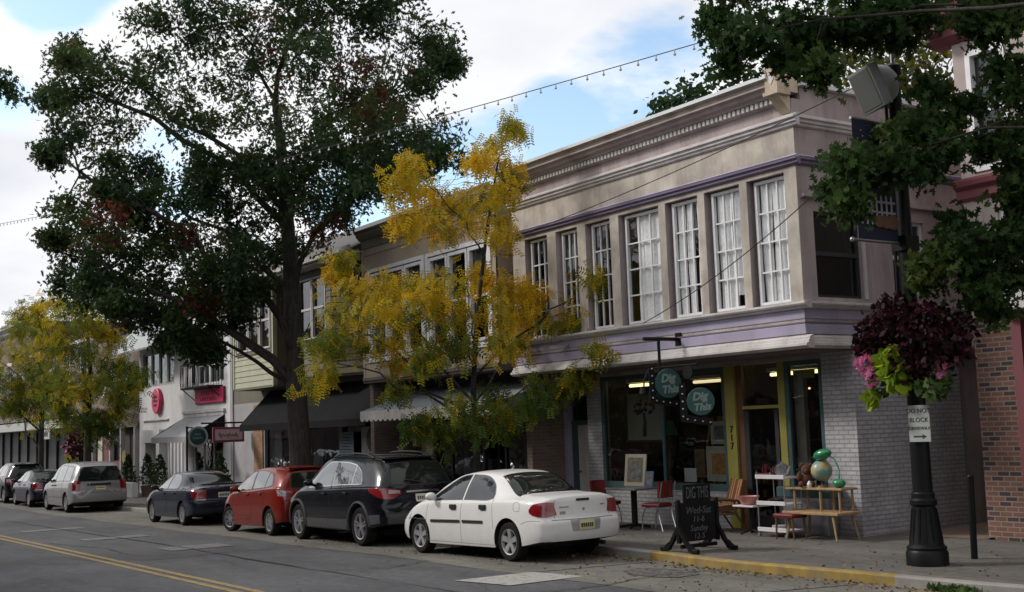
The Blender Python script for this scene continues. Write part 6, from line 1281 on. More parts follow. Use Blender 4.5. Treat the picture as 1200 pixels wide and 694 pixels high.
VAN = dict(L=4.95, W=1.98, paint='paint_silver', r=.335, axles=(1.02, 3.95), rim='alloy', spokes=5, wd=.21,
    roof=[(0, 1.62), (.4, 1.70), (1.2, 1.745), (2.2, 1.74), (2.9, 1.66), (3.5, 1.36), (4.0, 1.10), (4.2, 1.03), (4.6, .92), (4.95, .68)], belt=[(0, 1.09), (1.5, 1.07), (3, 1.03), (4, .96), (4.5, .84), (4.95, .58)],
    bot=[(0, .38), (.5, .28), (1.4, .22), (4, .22), (4.95, .28)], rw=[(0, .68), (.8, .69), (2.4, .68), (3.4, .72), (4.2, .8), (4.95, .72)],
    rear=[(.25, .12), (.38, .02), (.5, 0), (.68, .01), (.74, .07), (1.0, .1), (1.15, .14), (1.45, .24), (1.7, .36)], front=[(.2, .1), (.45, 0), (.6, .03), (1.0, .35)], rr=.55, wr=.84, fr=1.5,
    win=[('quarter', [(.55, 1.12), (.9, 1.105), (1.5, 1.10)], [(.66, 1.56), (1.0, 1.585), (1.5, 1.60)]), ('rear', [(1.56, 1.10), (2.1, 1.09), (2.6, 1.075)], [(1.56, 1.60), (2.1, 1.61), (2.62, 1.59)]), ('front', [(2.68, 1.07), (3.1, 1.055), (3.7, 1.03)], [(2.7, 1.585), (3.1, 1.48), (3.68, 1.1)])],
    seams=[[(3.6, .4), (3.66, .8), (3.6, 1.02)], [(2.64, .4), (2.64, 1.07)], [(1.5, .5), (1.5, 1.09)], [(1.4, .95), (2.6, .94)]], handles=[(2.45, .93), (2.85, .92)], handle_mat='black_trim', strips=[([(1.5, .55), (3.5, .53)], .05, 'steel')],
    lights=[('corner', [(-.12, .78), (.12, .78)], [(-.12, 1.06), (.0, 1.12), (.14, 1.10)], 'lamp_red', 'tail_light')], head=([(4.35, .68), (4.7, .66)], [(4.25, .84), (4.6, .8)]), mirror=(3.45, 1.1), mirror_mat='black_trim',
    rear_panels=[('rear', [(-.73, 1.1), (0, 1.09), (.73, 1.1)], [(-.63, 1.55), (0, 1.57), (.63, 1.55)], 'rear_glass', 'rear_window'), ('rear', [(-.36, .92), (.36, .92)], [(-.36, 1.0), (.36, 1.0)], 'black_trim', 'tailgate_handle')],
    rear_strips=[('rear', [(-.78, .70), (0, .69), (.78, .70)], .014, 'seam', 'tailgate_seam')], plate=(-.16, .16, .77, .90), extra=[wiper(.0, 1.12, .4, 1.18), badge(.42, .96, .035, 'black_trim')])
COUPE = dict(BLUE, L=4.3, paint='paint_violet', mirror_mat='paint_violet', handle_mat='paint_violet', axles=(.9, 3.45), extra=[spoiler(.2, 1.075, .55, .16)])
DSUV = dict(HATCH, L=4.4, W=1.80, paint='paint_black', axles=(.8, 3.42), r=.34, steer=0, roof=[(0, 1.55), (.3, 1.62), (1, 1.68), (1.7, 1.68), (2.2, 1.62), (2.8, 1.4), (3.4, 1.12), (3.6, 1.06), (4, .98), (4.25, .84), (4.4, .7)],
    belt=[(0, 1.12), (2, 1.05), (3.3, .98), (3.9, .86), (4.4, .6)], extra=[spoiler(.44, 1.60, .52, .2)],
    win=[('quarter', [(.62, 1.17), (.8, 1.13), (1.0, 1.12)], [(.66, 1.22), (.78, 1.42), (1.0, 1.53)]), ('rear', [(1.04, 1.12), (1.4, 1.11), (1.9, 1.09)], [(1.05, 1.535), (1.4, 1.57), (1.94, 1.56)]), ('front', [(1.98, 1.085), (2.4, 1.06), (3.05, 1.02)], [(2.02, 1.555), (2.4, 1.47), (3.03, 1.08)])])
build_car(SEDAN, (-16.2, 11.45), 'white four door sedan with black door handles nearest the chalkboard sign', yaw=.045)
build_car(SUV, (-21.2, 11.42), 'glossy black sport utility with red wraparound tail lights and roof rails')
build_car(HATCH, (-25.75, 11.33), 'dark red hatchback with its front wheels turned, ahead of the black sport utility')
build_car(BLUE, (-31.9, 11.4), 'navy blue sedan with square red tail lights ahead of the red hatchback')
build_car(VAN, (-44.2, 11.45), 'silver minivan with a wide dark rear window')
build_car(COUPE, (-50.0, 11.3), 'small dark violet sedan just ahead of the silver minivan')
build_car(DSUV, (-54.6, 11.3), 'black compact sport utility at the far left end of the row')
# ------------------------------------------------------------------ lamp post and what hangs on it
LX, LY = -10.38, 13.4
e = empty('lamp_post', (LX, LY, .13), 'tall black iron lamp post with fluted base by the painted kerb', 'lamp post')
m = MB(); m.lathe([(.0, 0), (.27, 0), (.27, .16), (.25, .2), (.26, .23), (.22, .27), (.19, .45), (.155, .7), (.15, .76), (.175, .79), (.175, .84), (.15, .87), (.15, .93), (.135, .95)], (LX, LY, .13), 28)
for k in range(14): a = 2 * PI * k / 14; m.tube([(LX + .205 * math.cos(a), LY + .205 * math.sin(a), .43), (LX + .15 * math.cos(a), LY + .15 * math.sin(a), .86)], .018, 5)
m.build('base', 'black_iron', e)
m = MB(); m.tube([(LX, LY, 1.05), (LX, LY, 3.4), (LX, LY, 6.85)], [.13, .11, .085], 18); m.lathe([(0, 0), (.11, 0), (.11, .12), (.06, .16), (0, .16)], (LX, LY, 6.75), 12)
m.tube([(LX - .09, LY - .11, 3.6), (LX - .08, LY - .1, 6.5)], .022, 6); m.build('pole', 'black_iron', e)
m = MB(); m.tube([(LX, LY, 6.8), (LX, LY, 8.05)], .03, 6); m.build('mast', 'steel', e)
m = MB(); m.tube([(LX, LY, 6.04), (LX, 12.45, 6.04)], .022, 6); m.build('banner_arm', 'steel', e)
m = MB(); m.tube([(LX, LY, 4.40), (LX, 12.36, 4.40)], .022, 6); m.sphere((LX, 12.34, 4.4), .035, 5); m.build('banner_arm', 'steel', e)
m = MB(); m.box(LX - .12, LX + .12, LY - .14, LY + .14, 4.3, 4.5); m.build('clamp', 'black_iron', e)
m = MB(); m.tube([(LX, LY - .1, 3.3), (LX - .35, LY - .25, 3.42), (LX - .5, LY - .3, 3.1)], .02, 6); m.build('bracket', 'black_iron', e)
m = MB(); m.tube([(LX, LY - .1, 3.3), (LX + .45, LY - .05, 3.42), (LX + .55, LY - .1, 3.1)], .02, 6); m.build('bracket', 'black_iron', e)
e = empty('banner', (LX, 12.9, 6.04), 'navy street banner with white picket fence and pumpkins hung on the lamp post', 'banner')
n = 10; vs = []; fs = []
for i in range(n + 1):
    for j in range(9): y = 12.48 + .78 * i / n; z = 4.42 + 1.62 * j / 8; vs.append((LX + .012 * math.sin(i * .9) * math.sin(PI * j / 8), y, z))
for i in range(n):
    for j in range(8): fs.append((i * 9 + j, (i + 1) * 9 + j, (i + 1) * 9 + j + 1, i * 9 + j + 1))
k = len(vs); vs += [(v[0] - .008, v[1], v[2]) for v in vs]; fs += [tuple(q + k for q in f)[::-1] for f in fs]
c = MB().add(vs, fs, 0, True).build('cloth', 'navy', e)
m = MB(); xx = LX + .018
for k in range(7): y = 12.52 + .1 * k; m.prism([(y, 4.62), (y + .035, 4.62), (y + .035, 5.0), (y + .017, 5.04), (y, 5.0)], xx, xx + .004, 'x')
m.box(xx - .003, xx + .002, 12.5, 13.22, 4.78, 4.81); m.box(xx - .003, xx + .002, 12.5, 13.22, 4.92, 4.95); m.build('picket_fence', 'fence_white', c)
for y, r_ in ((13.0, .11), (13.14, .12), (12.87, .1)): m = MB(); m.sphere((xx + .006, y, 4.67), r_, 8, sc=(.06, 1.1, .85)); m.build('pumpkin_print', 'pumpkin', c)
m = MB()
for k in range(14): m.sphere((xx, 12.52 + .7 * RNG.random(), 5.1 + .8 * RNG.random()), .012, 4, sc=(.2, 1, 1))
m.build('stars', 'fence_white', c)
e = empty('street_light', (LX, 13.2, 6.6), 'pale grey box lamp with dark square face on top of the lamp post', 'street lamp')
MM = Matrix.Translation((LX - .02, 12.98, 6.52)) @ Vector((-.35, -.82, -.35)).to_track_quat('Z', 'Y').to_matrix().to_4x4()
m = MB(); m.T = MM; m.lathe([(.0, -.34), (.13, -.33), (.24, -.24), (.30, -.08), (.31, .0)], (0, 0, 0), 20); m.bbox(-.30, .30, -.30, .30, -.02, .12, .02); m.build('housing', 'lamp_housing', e)
m = MB(); m.T = MM; m.box(-.26, .26, -.26, .26, .121, .128); m.build('face', 'housing_face', e)
m = MB(); m.tube([(LX, LY - .05, 6.6), (LX - .0, 13.2, 6.62)], .035, 6); m.build('bracket', 'black_iron', e)
# driveway sign
m = MB(); SGM = face_M((LX + .14, LY - .155, 1.98), (.12, -1, 0)); m.T = SGM; m.bbox(-.155, .155, -.24, .24, -.006, .006, .004); o = m.build('driveway_sign', 'sign_white'); tag(o, 'small white driveway notice with an arrow, fixed to the lamp post', 'sign')
for tx_, sz_, zz_ in (('DO NOT', .085, .165), ('BLOCK', .085, .045), ('DRIVEWAY', .062, -.065)): m = MB(); m.T = SGM; put_text(m, tx_, sz_, Matrix.Translation((0, zz_, .008)), depth=.002); m.build('lettering', 'dark_paint', o)
m = MB(); m.T = SGM; m.box(-.09, .06, -.178, -.16, .006, .01); m.prism([(.04, -.2), (.1, -.169), (.04, -.138)], .006, .01, 'z'); m.build('arrow', 'dark_paint', o)
m = MB(); m.T = SGM; m.wall(-.148, .148, -.233, .233, 0, .01, [(-.14, .14, -.225, .225)]);
for i, v in enumerate(m.v): pass
# hanging basket
e = empty('hanging_basket', (LX, LY, 3.1), 'big flower basket of dark purple coleus, pink petunias and lime vine round the lamp post', 'flower basket')
rg = np.random.default_rng(31); B0 = np.array((LX, LY, 3.1))
for bx_ in (-.32, .48): m = MB(); m.lathe([(0, -.3), (.12, -.24), (.2, -.1), (.24, .05), (.2, .06), (0, .04)], (LX + bx_, LY - .12, 2.98), 18); m.build('basket', 'basket_moss', e)
def puff(cx, cy, cz, r, n, sq=1.0):
    d = rg.normal(size=(n, 3)); d /= np.linalg.norm(d, axis=1)[:, None]; d *= (rg.uniform(.35, 1.05, n) ** .6)[:, None] * r; d[:, 2] *= sq
    return d + np.array((cx, cy, cz))
pts = np.concatenate([puff(LX - .25, LY - .25, 3.26, .36, 400, .8), puff(LX + .35, LY - .2, 3.25, .45, 480, .8), puff(LX - .42, LY - .3, 3.08, .24, 170), puff(LX + .75, LY - .2, 3.08, .32, 240), puff(LX, LY - .3, 3.4, .34, 260), puff(LX + .25, LY - .35, 2.85, .32, 260), puff(LX - .05, LY - .2, 3.58, .2, 110), puff(LX + .85, LY - .15, 2.95, .16, 40), puff(LX + .5, LY - .3, 2.75, .28, 160), puff(LX - .62, LY - .3, 3.08, .14, 50), puff(LX, LY + .25, 3.2, .4, 260)])
leaf_mesh('coleus', pts - B0, rg.uniform(.08, .13, len(pts)), rg.uniform(0, 1, len(pts)) ** 2, [OVAL_T], 'coleus_leaf', e, .5, rng=rg)
pts = np.concatenate([puff(LX + .04, LY - .48, 2.78, .2, 110, 1.3), puff(LX + .12, LY - .5, 2.58, .15, 50, 1.2), puff(LX - .38, LY - .4, 2.36, .1, 22, 1.2)])
leaf_mesh('lime_vine', pts - B0, rg.uniform(.10, .16, len(pts)), rg.uniform(0, 1, len(pts)), [HEART_T], 'lime_leaf', e, .6, rng=rg)
pts = np.concatenate([puff(LX + .55, LY - .4, 2.45, .2, 70, .7), puff(LX - .25, LY - .35, 2.62, .2, 60, 1.2), puff(LX + .65, LY - .3, 2.6, .16, 40)])
leaf_mesh('trailing_leaves', pts - B0, rg.uniform(.08, .12, len(pts)), rg.uniform(0, 1, len(pts)), [HEART_T], 'vine_leaf', e, .6, rng=rg)
PETS = (puff(LX - .42, LY - .45, 2.80, .15, 62, .8), puff(LX - .37, LY - .45, 2.6, .12, 36, 1.4), puff(LX + .68, LY - .35, 2.66, .13, 14, .8))
fl = []
for q in range(5): a = 2 * PI * q / 5; fl.append([(0, 0), (.42 * math.cos(a - .5), .42 * math.sin(a - .5)), (.55 * math.cos(a), .55 * math.sin(a)), (.42 * math.cos(a + .5), .42 * math.sin(a + .5))])
for pts in PETS: leaf_mesh('petunias', pts - B0, rg.uniform(.07, .1, len(pts)), rg.uniform(0, 1, len(pts)), fl, 'petunia', e, .1, rng=rg)
# second basket on a far post
e = empty('lamp_post', (-52.5, 13.2, gz(-52) + .13), 'distant black lamp post with a flower basket before the pale canopy building', 'lamp post')
m = MB(); z0_ = gz(-52) + .13; m.lathe([(0, 0), (.25, 0), (.22, .3), (.15, .8), (.12, 1)], (-52.5, 13.2, z0_), 14); m.tube([(-52.5, 13.2, 1), (-52.5, 13.2, 6.2)], [.1, .07], 10); m.build('pole', 'black_iron', e)
e = empty('hanging_basket', (-52.5, 13.1, 2.2), 'distant flower basket of purple, orange and lime leaves at the far left', 'flower basket')
m = MB(); m.lathe([(0, -.3), (.2, -.25), (.36, 0), (0, .02)], (-52.5, 13.0, 2.0), 14); m.build('basket', 'basket_moss', e); B0 = np.array((-52.5, 13.1, 2.2))
for nm, mt, spec in (('coleus', 'coleus_leaf', (-52.2, 12.9, 2.1, .6, 260)), ('lime_vine', 'lime_leaf', (-52.9, 12.8, 1.55, .3, 60)), ('orange_flowers', 'dry_leaf', (-51.6, 12.9, 2.7, .5, 120)), ('petunias', 'petunia', (-53.0, 12.8, 1.9, .4, 60))):
    pts = puff(*spec); leaf_mesh(nm, pts - B0, rg.uniform(.14, .2, len(pts)), rg.uniform(.4, 1, len(pts)), [OVAL_T], mt, e, .4, rng=rg)
m = MB(); m.tube([(0, 0, 0), (0, 0, 1.08)], .045, 12); m.lathe([(.045, 1.08), (.05, 1.1), (.03, 1.13), (0, 1.135)], (0, 0, 0), 12); o = solo(m, 'bollard', 'black_iron', 'slim black steel bollard at the alley mouth', 'bollard'); o.location = (-10.33, 14.32, .13); o.rotation_euler = (0, R(1.5), 0)
# ------------------------------------------------------------------ cables and string lights
def cable(name, a, b, sag, rad, mat, label, cat, bulbs=0, n=40):
    a, b = Vector(a), Vector(b); m = MB(); P = []
    for i in range(n + 1): f = i / n; p = a.lerp(b, f); p.z -= sag * 4 * f * (1 - f); P.append(p - a)
    m.tube(P, rad, 5); o = m.build(name, mat); o.location = a; tag(o, label, cat)
    if bulbs:
        m = MB(); m.tube([(0, 0, 0), (0, 0, -.05)], .012, 5); m.sphere((0, 0, -.075), .026, 4); b0 = m.build('bulb', 'bulb', o, world=False)
        for i in range(bulbs):
            f = (i + .5) / bulbs; p = a.lerp(b, f); p.z -= sag * 4 * f * (1 - f); q = b0 if i == 0 else b0.copy()
            if i: C.objects.link(q); q.parent = o
            q.location = p - a
    return o
cable('string_lights', (LX, LY, 8.0), (-51.9, 9.0, 10.97), .3, .009, 'cable', 'string of small bulbs strung across the street from the lamp post', 'string lights', 100, 80)
cable('cable', (LX, LY, 6.85), (-21.9, 14.72, 6.32), .12, .009, 'cable', 'thin cable from the lamp post top to the far end of the purple band', 'cable')
cable('cable', (LX, LY, 6.2), (-17.7, 14.72, 3.95), .25, .009, 'cable', 'sagging cable crossing the lace curtained windows to the sill ledge', 'cable')
# ------------------------------------------------------------------ shop signs
e = empty('arrow_sign', (-16.55, 14.3, 3.9), 'hanging sign of two teal discs on bulb studded black arrows under the lavender bay', 'sign')
m = MB(); m.tube([(-16.6, YB - .02, 3.62), (-16.6, 13.95, 3.62)], .035, 8); m.tube([(-16.6, 14.3, 3.62), (-16.6, 14.3, 3.0)], .028, 8); m.box(-16.68, -16.52, YB - .03, YB + .0, 3.5, 3.74)
m.tube([(-16.9, 14.3, 3.1), (-15.6, 14.3, 3.1)], .02, 6); m.lathe([(.11, -.015), (.13, -.015), (.13, .015), (.11, .015)], (-15.85, 14.3, 2.98), 18, axis='y'); m.tube([(-16.9, 14.3, 3.1), (-16.93, 14.2, 2.9), (-16.86, 14.12, 2.75)], .016, 6); m.lathe([(0, 0), (.07, 0), (.09, -.12), (.05, -.14), (0, -.14)], (-16.86, 14.12, 2.76), 12); m.build('bracket', 'black_iron', e)
for (pos, nrm, r_) in (((-16.33, 14.25, 2.80), (.97, -.25, 0), .255), ((-15.56, 14.3, 2.45), (.72, -.7, 0), .235)):
    M0 = face_M(pos, nrm); m = MB(); m.T = M0
    m.prism([(-.36, .32), (-.26, .34), (-.24, -.22), (.2, -.31), (.16, -.42), (-.36, -.34)], -.045, -.015, 'z'); bd = m.build('arrow', 'black_iron', e)
    for q in [(-.31, .27 - .13 * k) for k in range(5)] + [(-.24 + .13 * k, -.30 - .022 * k) for k in range(4)]: m = MB(); m.T = M0; m.sphere((*q, 0), .016, 5); m.build('bulb', 'bulb', bd)
    m = MB(); m.T = M0 @ Matrix.Rotation(PI / 2, 4, 'X'); m.lathe([(0, -.02), (r_, -.02), (r_ * 1.03, 0), (r_, .012), (0, .012)], (0, 0, 0), 36, axis='y'); dc = m.build('disc', 'sign_teal', e)
    m = MB(); m.T = M0; put_text(m, 'Dig', r_ * .78, Matrix.Translation((-r_ * .08, r_ * .36, .024)) @ Matrix.Rotation(.08, 4, 'Z'), depth=.003, shear=.28, bold=.009); put_text(m, 'This', r_ * .74, Matrix.Translation((r_ * .06, -r_ * .42, .024)) @ Matrix.Rotation(.08, 4, 'Z'), depth=.003, shear=.28, bold=.008)
    m.build('lettering', 'sign_text', dc)
# chalkboard
e = empty('chalkboard_sign', (-14.08, 12.75, .132), 'black swing chalkboard sign with curved feet standing at the kerb', 'sign')
m = MB()
for y in (12.28, 13.22):
    m.bbox(-14.12, -14.04, y - .035, y + .035, .3, 1.12, .015)
    for s in (1, -1):
        pts = [(-14.08 + s * .0, .62), (-14.08 + s * .12, .42), (-14.08 + s * .26, .24), (-14.08 + s * .42, .17)]
        for (a, za), (b, zb) in zip(pts, pts[1:]): m.prism([(a, za - .07), (b, zb - .05), (b, zb + .04), (a, za + .08)] if s > 0 else [(b, zb - .05), (a, za - .07), (a, za + .08), (b, zb + .04)], y - .034, y + .034)
        m.bbox(-14.08 + s * .36, -14.08 + s * .50, y - .04, y + .04, .133, .22, .02)
m.bbox(-14.11, -14.05, 12.315, 13.185, .2, .27, .01); m.build('frame', 'black_iron', e)
m = MB(); m.bbox(-14.105, -14.055, 12.33, 13.17, .32, 1.06, .012); m.bbox(-14.10, -14.06, 12.42, 13.08, 1.06, 1.40, .01); bd = m.build('board', 'chalkboard', e)
m = MB()
for txt, sz, z, sy, sh in (('DIG THIS', .17, 1.23, 1.9, 0), ('Wed-Sat', .175, .90, 1.1, .2), ('11-6', .16, .73, 1, .15), ('Sunday', .15, .56, 1.1, .2), ('12-5', .15, .41, 1, .15)):
    M0 = face_M((-14.053 if z < 1.1 else -14.057, 12.75, z), (1, 0, 0)); m = MB(); put_text(m, txt, sz, M0 @ Matrix.Diagonal((.8 if z > 1.1 else 1, sy, 1, 1)), depth=.002, shear=sh); m.build('lettering', 'chalk', bd)
e.scale = (.84, .84, .8)
# ------------------------------------------------------------------ furniture outside the shop
P0 = .132
e = empty('cafe_table', (-18.05, 14.75, P0), 'small grey topped pedestal table between two red diner chairs', 'table')
m = MB(); m.bbox(-18.5, -17.6, 14.4, 15.1, .86, .90, .012); m.build('table_top', 'steel', e)
m = MB(); m.tube([(-18.05, 14.75, .16), (-18.05, 14.75, .86)], .06, 10)
for a in range(4): m.tube([(-18.05, 14.75, .2), (-18.05 + .3 * math.cos(a * PI / 2 + .6), 14.75 + .3 * math.sin(a * PI / 2 + .6), P0 + .025)], .028, 6)
m.build('pedestal', 'black_iron', e)
def diner_chair(loc, rz, label):
    e = empty('diner_chair', loc, label, 'chair', 'red diner chairs at the pavement table', rz)
    m = MB(); m.bbox(-.21, .21, -.21, .21, .43, .50, .03); m.build('seat', 'red_vinyl', e, world=False)
    m = MB(); vs = []; fs = []
    for i in range(9):
        a = -1 + 2 * i / 8
        for z in (.60, .75, .90): vs.append((a * .2, -.22 - .05 * (1 - a * a) - .06 * (z - .6), z))
    for i in range(8):
        for j in range(2): fs.append((i * 3 + j, i * 3 + j + 1, i * 3 + j + 4, i * 3 + j + 3))
    k = len(vs); vs += [(v[0], v[1] + .045, v[2]) for v in vs]; fs2 = fs + [tuple(q + k for q in f)[::-1] for f in fs]
    rim = [0, 3, 6, 9, 12, 15, 18, 21, 24, 25, 26, 23, 20, 17, 14, 11, 8, 5, 2, 1]
    fs2 += [(rim[i], rim[(i + 1) % 20], rim[(i + 1) % 20] + k, rim[i] + k) for i in range(20)]
    m.add(vs, fs2, 0, True); m.build('backrest', 'red_vinyl', e, world=False)
    for s in (1, -1):
        m = MB(); m.tube([(s * .2, .2, 0), (s * .2, .19, .25), (s * .19, .12, .42)], .013, 7); m.build('leg', 'chrome', e, world=False)
        m = MB(); m.tube([(s * .2, -.27, 0), (s * .2, -.2, .25), (s * .2, -.17, .43), (s * .205, -.23, .6), (s * .2, -.29, .9)], .013, 7); m.build('leg', 'chrome', e, world=False)
    m = MB(); m.tube([(-.19, .12, .42), (.19, .12, .42)], .012, 6); m.tube([(-.2, -.17, .43), (.2, -.17, .43)], .012, 6); m.build('seat_frame', 'chrome', e, world=False)
diner_chair((-18.72, 14.6, P0), -PI / 2 + .15, 'red vinyl diner chair left of the pavement table, behind the white sedan')
diner_chair((-17.33, 14.7, P0), PI / 2 + .2, 'red vinyl diner chair right of the pavement table, chrome legs in full view')
flat_picture('framed_photo', -18.62, -18.0, 14.98, .905, 1.52, 'paper', 'photo_grey', 'framed grey portrait photograph standing on the pavement table', 'picture', .12, 'sepia', .07)
o = flat_picture('framed_photo', -17.92, -17.68, 14.9, .905, 1.2, 'photo_blue', 'photo_grey', 'small blue framed photo on the pavement table beside the portrait', 'picture', .15)
e = empty('armchair', (-16.25, 15.2, P0), 'mid century wooden armchair with orange and brown striped cushions', 'armchair', rz=-.35)
def stripes_mesh(e, name, M, w, h, d):
    m = MB(); m.T = M; n = 12
    for i in range(n): m.bbox(-w / 2 + w * i / n, -w / 2 + w * (i + 1) / n - .001, 0, d, 0, h, .006, i % 2 if i % 3 else 1)
    m.build(name, ['orange_stripe', 'brown_stripe'], e, world=False)
stripes_mesh(e, 'seat', Matrix.Translation((0, -.28, .34)) @ Matrix.Rotation(.06, 4, 'X'), .54, .11, .56); stripes_mesh(e, 'backrest', Matrix.Translation((0, .26, .42)) @ Matrix.Rotation(-.3, 4, 'X'), .54, .52, .1)
for s in (1, -1):
    m = MB(); m.tube([(s * .31, -.3, .0), (s * .31, -.24, .56)], [.016, .022], 7); m.build('leg', 'brown_wood', e, world=False)
    m = MB(); m.tube([(s * .31, .42, .0), (s * .31, .22, .32), (s * .31, .2, .56)], [.016, .022, .02], 7); m.build('leg', 'brown_wood', e, world=False)
    m = MB(); m.tube([(s * .31, -.32, .57), (s * .31, 0, .575), (s * .31, .3, .54)], [.025, .028, .02], 8); m.build('armrest', 'brown_wood', e, world=False)
m = MB(); m.tube([(-.31, -.26, .32), (.31, -.26, .32)], .02, 6); m.tube([(-.31, .24, .32), (.31, .24, .32)], .02, 6); m.tube([(-.31, -.26, .32), (-.31, .24, .32)], .02, 6); m.tube([(.31, -.26, .32), (.31, .24, .32)], .02, 6); m.build('seat_frame', 'brown_wood', e, world=False)
e = empty('side_table', (-15.3, 15.1, P0), 'small white topped pedestal table beside the striped armchair', 'table')
m = MB(); m.bbox(-15.55, -15.05, 14.9, 15.35, .61, .64, .01); m.build('table_top', 'enamel_white', e); m = MB(); m.tube([(-15.3, 15.1, .15), (-15.3, 15.1, .61)], .022, 7)
for a in range(3): m.tube([(-15.3, 15.1, .22), (-15.3 + .2 * math.cos(a * 2.1), 15.1 + .2 * math.sin(a * 2.1), P0 + .014)], .014, 6)
m.build('pedestal', 'black_iron', e)
m = MB(); m.lathe([(0, 0), (.1, 0), (.12, .02), (.2, .15), (.19, .15), (.11, .03), (0, .025)], (0, 0, 0), 20); o = solo(m, 'bowl', 'pink_bowl', 'salmon pink mixing bowl on the white topped table', 'bowl'); o.location = (-15.3, 15.05, .642)
e = empty('kitchen_cart', (-14.85, 15.1, P0), 'white enamel three tier kitchen cart with thin grey posts', 'cart')
cx0, cx1, cy0, cy1 = -14.98, -14.32, 14.92, 15.36
for z in (.22, .66, 1.1):
    m = MB(); m.bbox(cx0, cx1, cy0, cy1, z, z + .035, .008); m.bbox(cx0, cx1, cy0 - .002, cy0 + .02, z + .035, z + .07, .006); m.build('shelf', 'enamel_white', e)
for x in (cx0 + .02, cx1 - .02):
    for y in (cy0 + .02, cy1 - .02): m = MB(); m.tube([(x, y, .17), (x, y, 1.22)], .012, 6); m.lathe([(0, -.02), (.03, -.02), (.03, .02), (0, .02)], (x, y, P0 + .032), 10, axis='y'); m.build('post', 'steel', e)
rr_ = np.random.default_rng(6)
m = MB(); m.lathe([(0, 0), (.1, 0), (.11, .03), (.1, .17), (.105, .18), (.06, .21), (.02, .22), (.02, .25), (0, .25)], (0, 0, 0), 18); m.tube([(.09, 0, .05), (.18, 0, .14), (.2, 0, .17)], [.03, .02, .015], 7); m.tube([(-.1, 0, .15), (-.17, 0, .13), (-.16, 0, .06), (-.1, 0, .04)], .01, 6); o = solo(m, 'kettle', 'pewter', 'pewter kettle on the top tier of the white cart', 'kettle'); o.location = (-14.55, 15.14, 1.137)
m = MB(); m.bbox(-.16, .16, -.12, .12, 0, .05, .01)
for k in range(7): a = rr_.uniform(-1, 1); m.tube([(-.12 + .04 * k, rr_.uniform(-.05, .05), .05), (-.12 + .04 * k + a * .04, a * .05, .14 + rr_.uniform(0, .08))], .009, 5)
o = solo(m, 'cutlery_tray', 'red_vinyl', 'dark red tray of utensils on the top tier of the white cart', 'tray'); o.location = (-14.88, 15.14, 1.137)
for k in range(4): m = MB(); m.lathe([(0, 0), (.12, .002), (.13, .014), (0, .012)], (0, 0, 0), 20); o = solo(m, 'plate', 'enamel_white', 'white plate in the small stack on the bottom tier of the cart', 'plate', 'plates on the cart'); o.location = (-14.68, 15.14, .257 + .0145 * k)
m = MB(); m.lathe([(0, 0), (.14, 0), (.15, .05), (.05, .08), (0, .085)], (0, 0, 0), 18); o = solo(m, 'pan', 'black_iron', 'dark lidded pan on the middle tier of the white cart', 'pan'); o.location = (-14.72, 15.14, .697)
for k in range(4): m = MB(); m.bbox(-.015, .015, -.1, .1, 0, .26 - .02 * k, .004); o = solo(m, 'book', 'paper' if k % 2 else 'enamel_white', 'pale book leaning among others on the teal shelf behind the cart', 'book', 'books on the teal shelf'); o.location = (-14.5 + .045 * k, 15.62, .935); o.rotation_euler = (0, .22, 0)
m = MB(); m.bbox(-15.1, -13.9, YG - .34, YG - .02, .76, .93, .01); solo(m, 'sill_box', 'teal_paint', 'teal painted wooden box shelf below the right shop window', 'shelf', loc=(-14.5, YG - .1, .76))
m = MB(); m.bbox(-15.0, -14.0, YG - .3, YG - .06, P0, .76, .01); solo(m, 'trunk', 'pewter', 'pale grey storage trunk against the brick under the teal shelf', 'trunk', loc=(-14.5, YG - .2, P0))
e = empty('stool', (-14.2, 14.9, P0), 'low red vinyl stool with dark legs between cart and wooden table', 'stool')
m = MB(); m.bbox(-14.42, -13.98, 14.72, 15.08, .48, .55, .025); m.build('seat', 'red_vinyl', e)
for x in (-14.37, -14.03):
    for y in (14.76, 15.04): m = MB(); m.tube([(x, y, .48), (x + (.03 if x > -14.2 else -.03), y, P0)], [.02, .014], 6); m.build('leg', 'brown_wood', e)
e = empty('step_table', (-13.8, 15.2, P0), 'blond wood two level step table with splayed legs by the brick corner', 'table')
tx0, tx1 = -14.38, -13.22
m = MB(); m.bbox(tx0 - .05, tx1, 15.05, 15.45, .93, .965, .008); m.build('upper_shelf', 'blond_wood', e)
m = MB(); m.bbox(tx0, tx1 + .03, 14.9, 15.45, .54, .585, .008); m.build('table_top', 'blond_wood', e)
for x in (tx0 + .12, (tx0 + tx1) / 2 + .1, tx1 - .08):
    for y in (15.1, 15.4): m = MB(); m.tube([(x, y, .58), (x, y, .94)], .02, 6); m.build('post', 'blond_wood', e)
for x, dx in ((tx0 + .15, -.08), (tx1 - .12, .1)):
    for y, dy in ((14.96, -.05), (15.4, .04)): m = MB(); m.tube([(x, y, .55), (x + dx, y + dy, P0)], [.026, .014], 8); m.build('leg', 'blond_wood', e)
e = empty('globe', (-13.75, 15.22, .966), 'worn desk globe in sea blue and tan on the step table', 'globe')
m = MB(); m.lathe([(0, 0), (.1, 0), (.09, .02), (.02, .04), (.015, .09), (0, .09)], (-13.75, 15.22, .966), 14); m.build('stand', 'brown_wood', e); m = MB(); m.sphere((-13.75, 15.22, 1.24), .175, 12); m.build('ball', 'globe_map', e)
e = empty('desk_lamp', (-13.4, 15.2, .966), 'vintage green desk lamp arching over the globe', 'lamp')
m = MB(); m.sphere((-13.38, 15.2, 1.04), .11, 8, sc=(1, 1, .7)); m.build('base', 'green_enamel', e)
m = MB(); m.tube([(-13.38, 15.2, 1.08), (-13.36, 15.2, 1.25), (-13.44, 15.2, 1.42), (-13.58, 15.2, 1.5)], .012, 7); m.build('arm', 'green_enamel', e)
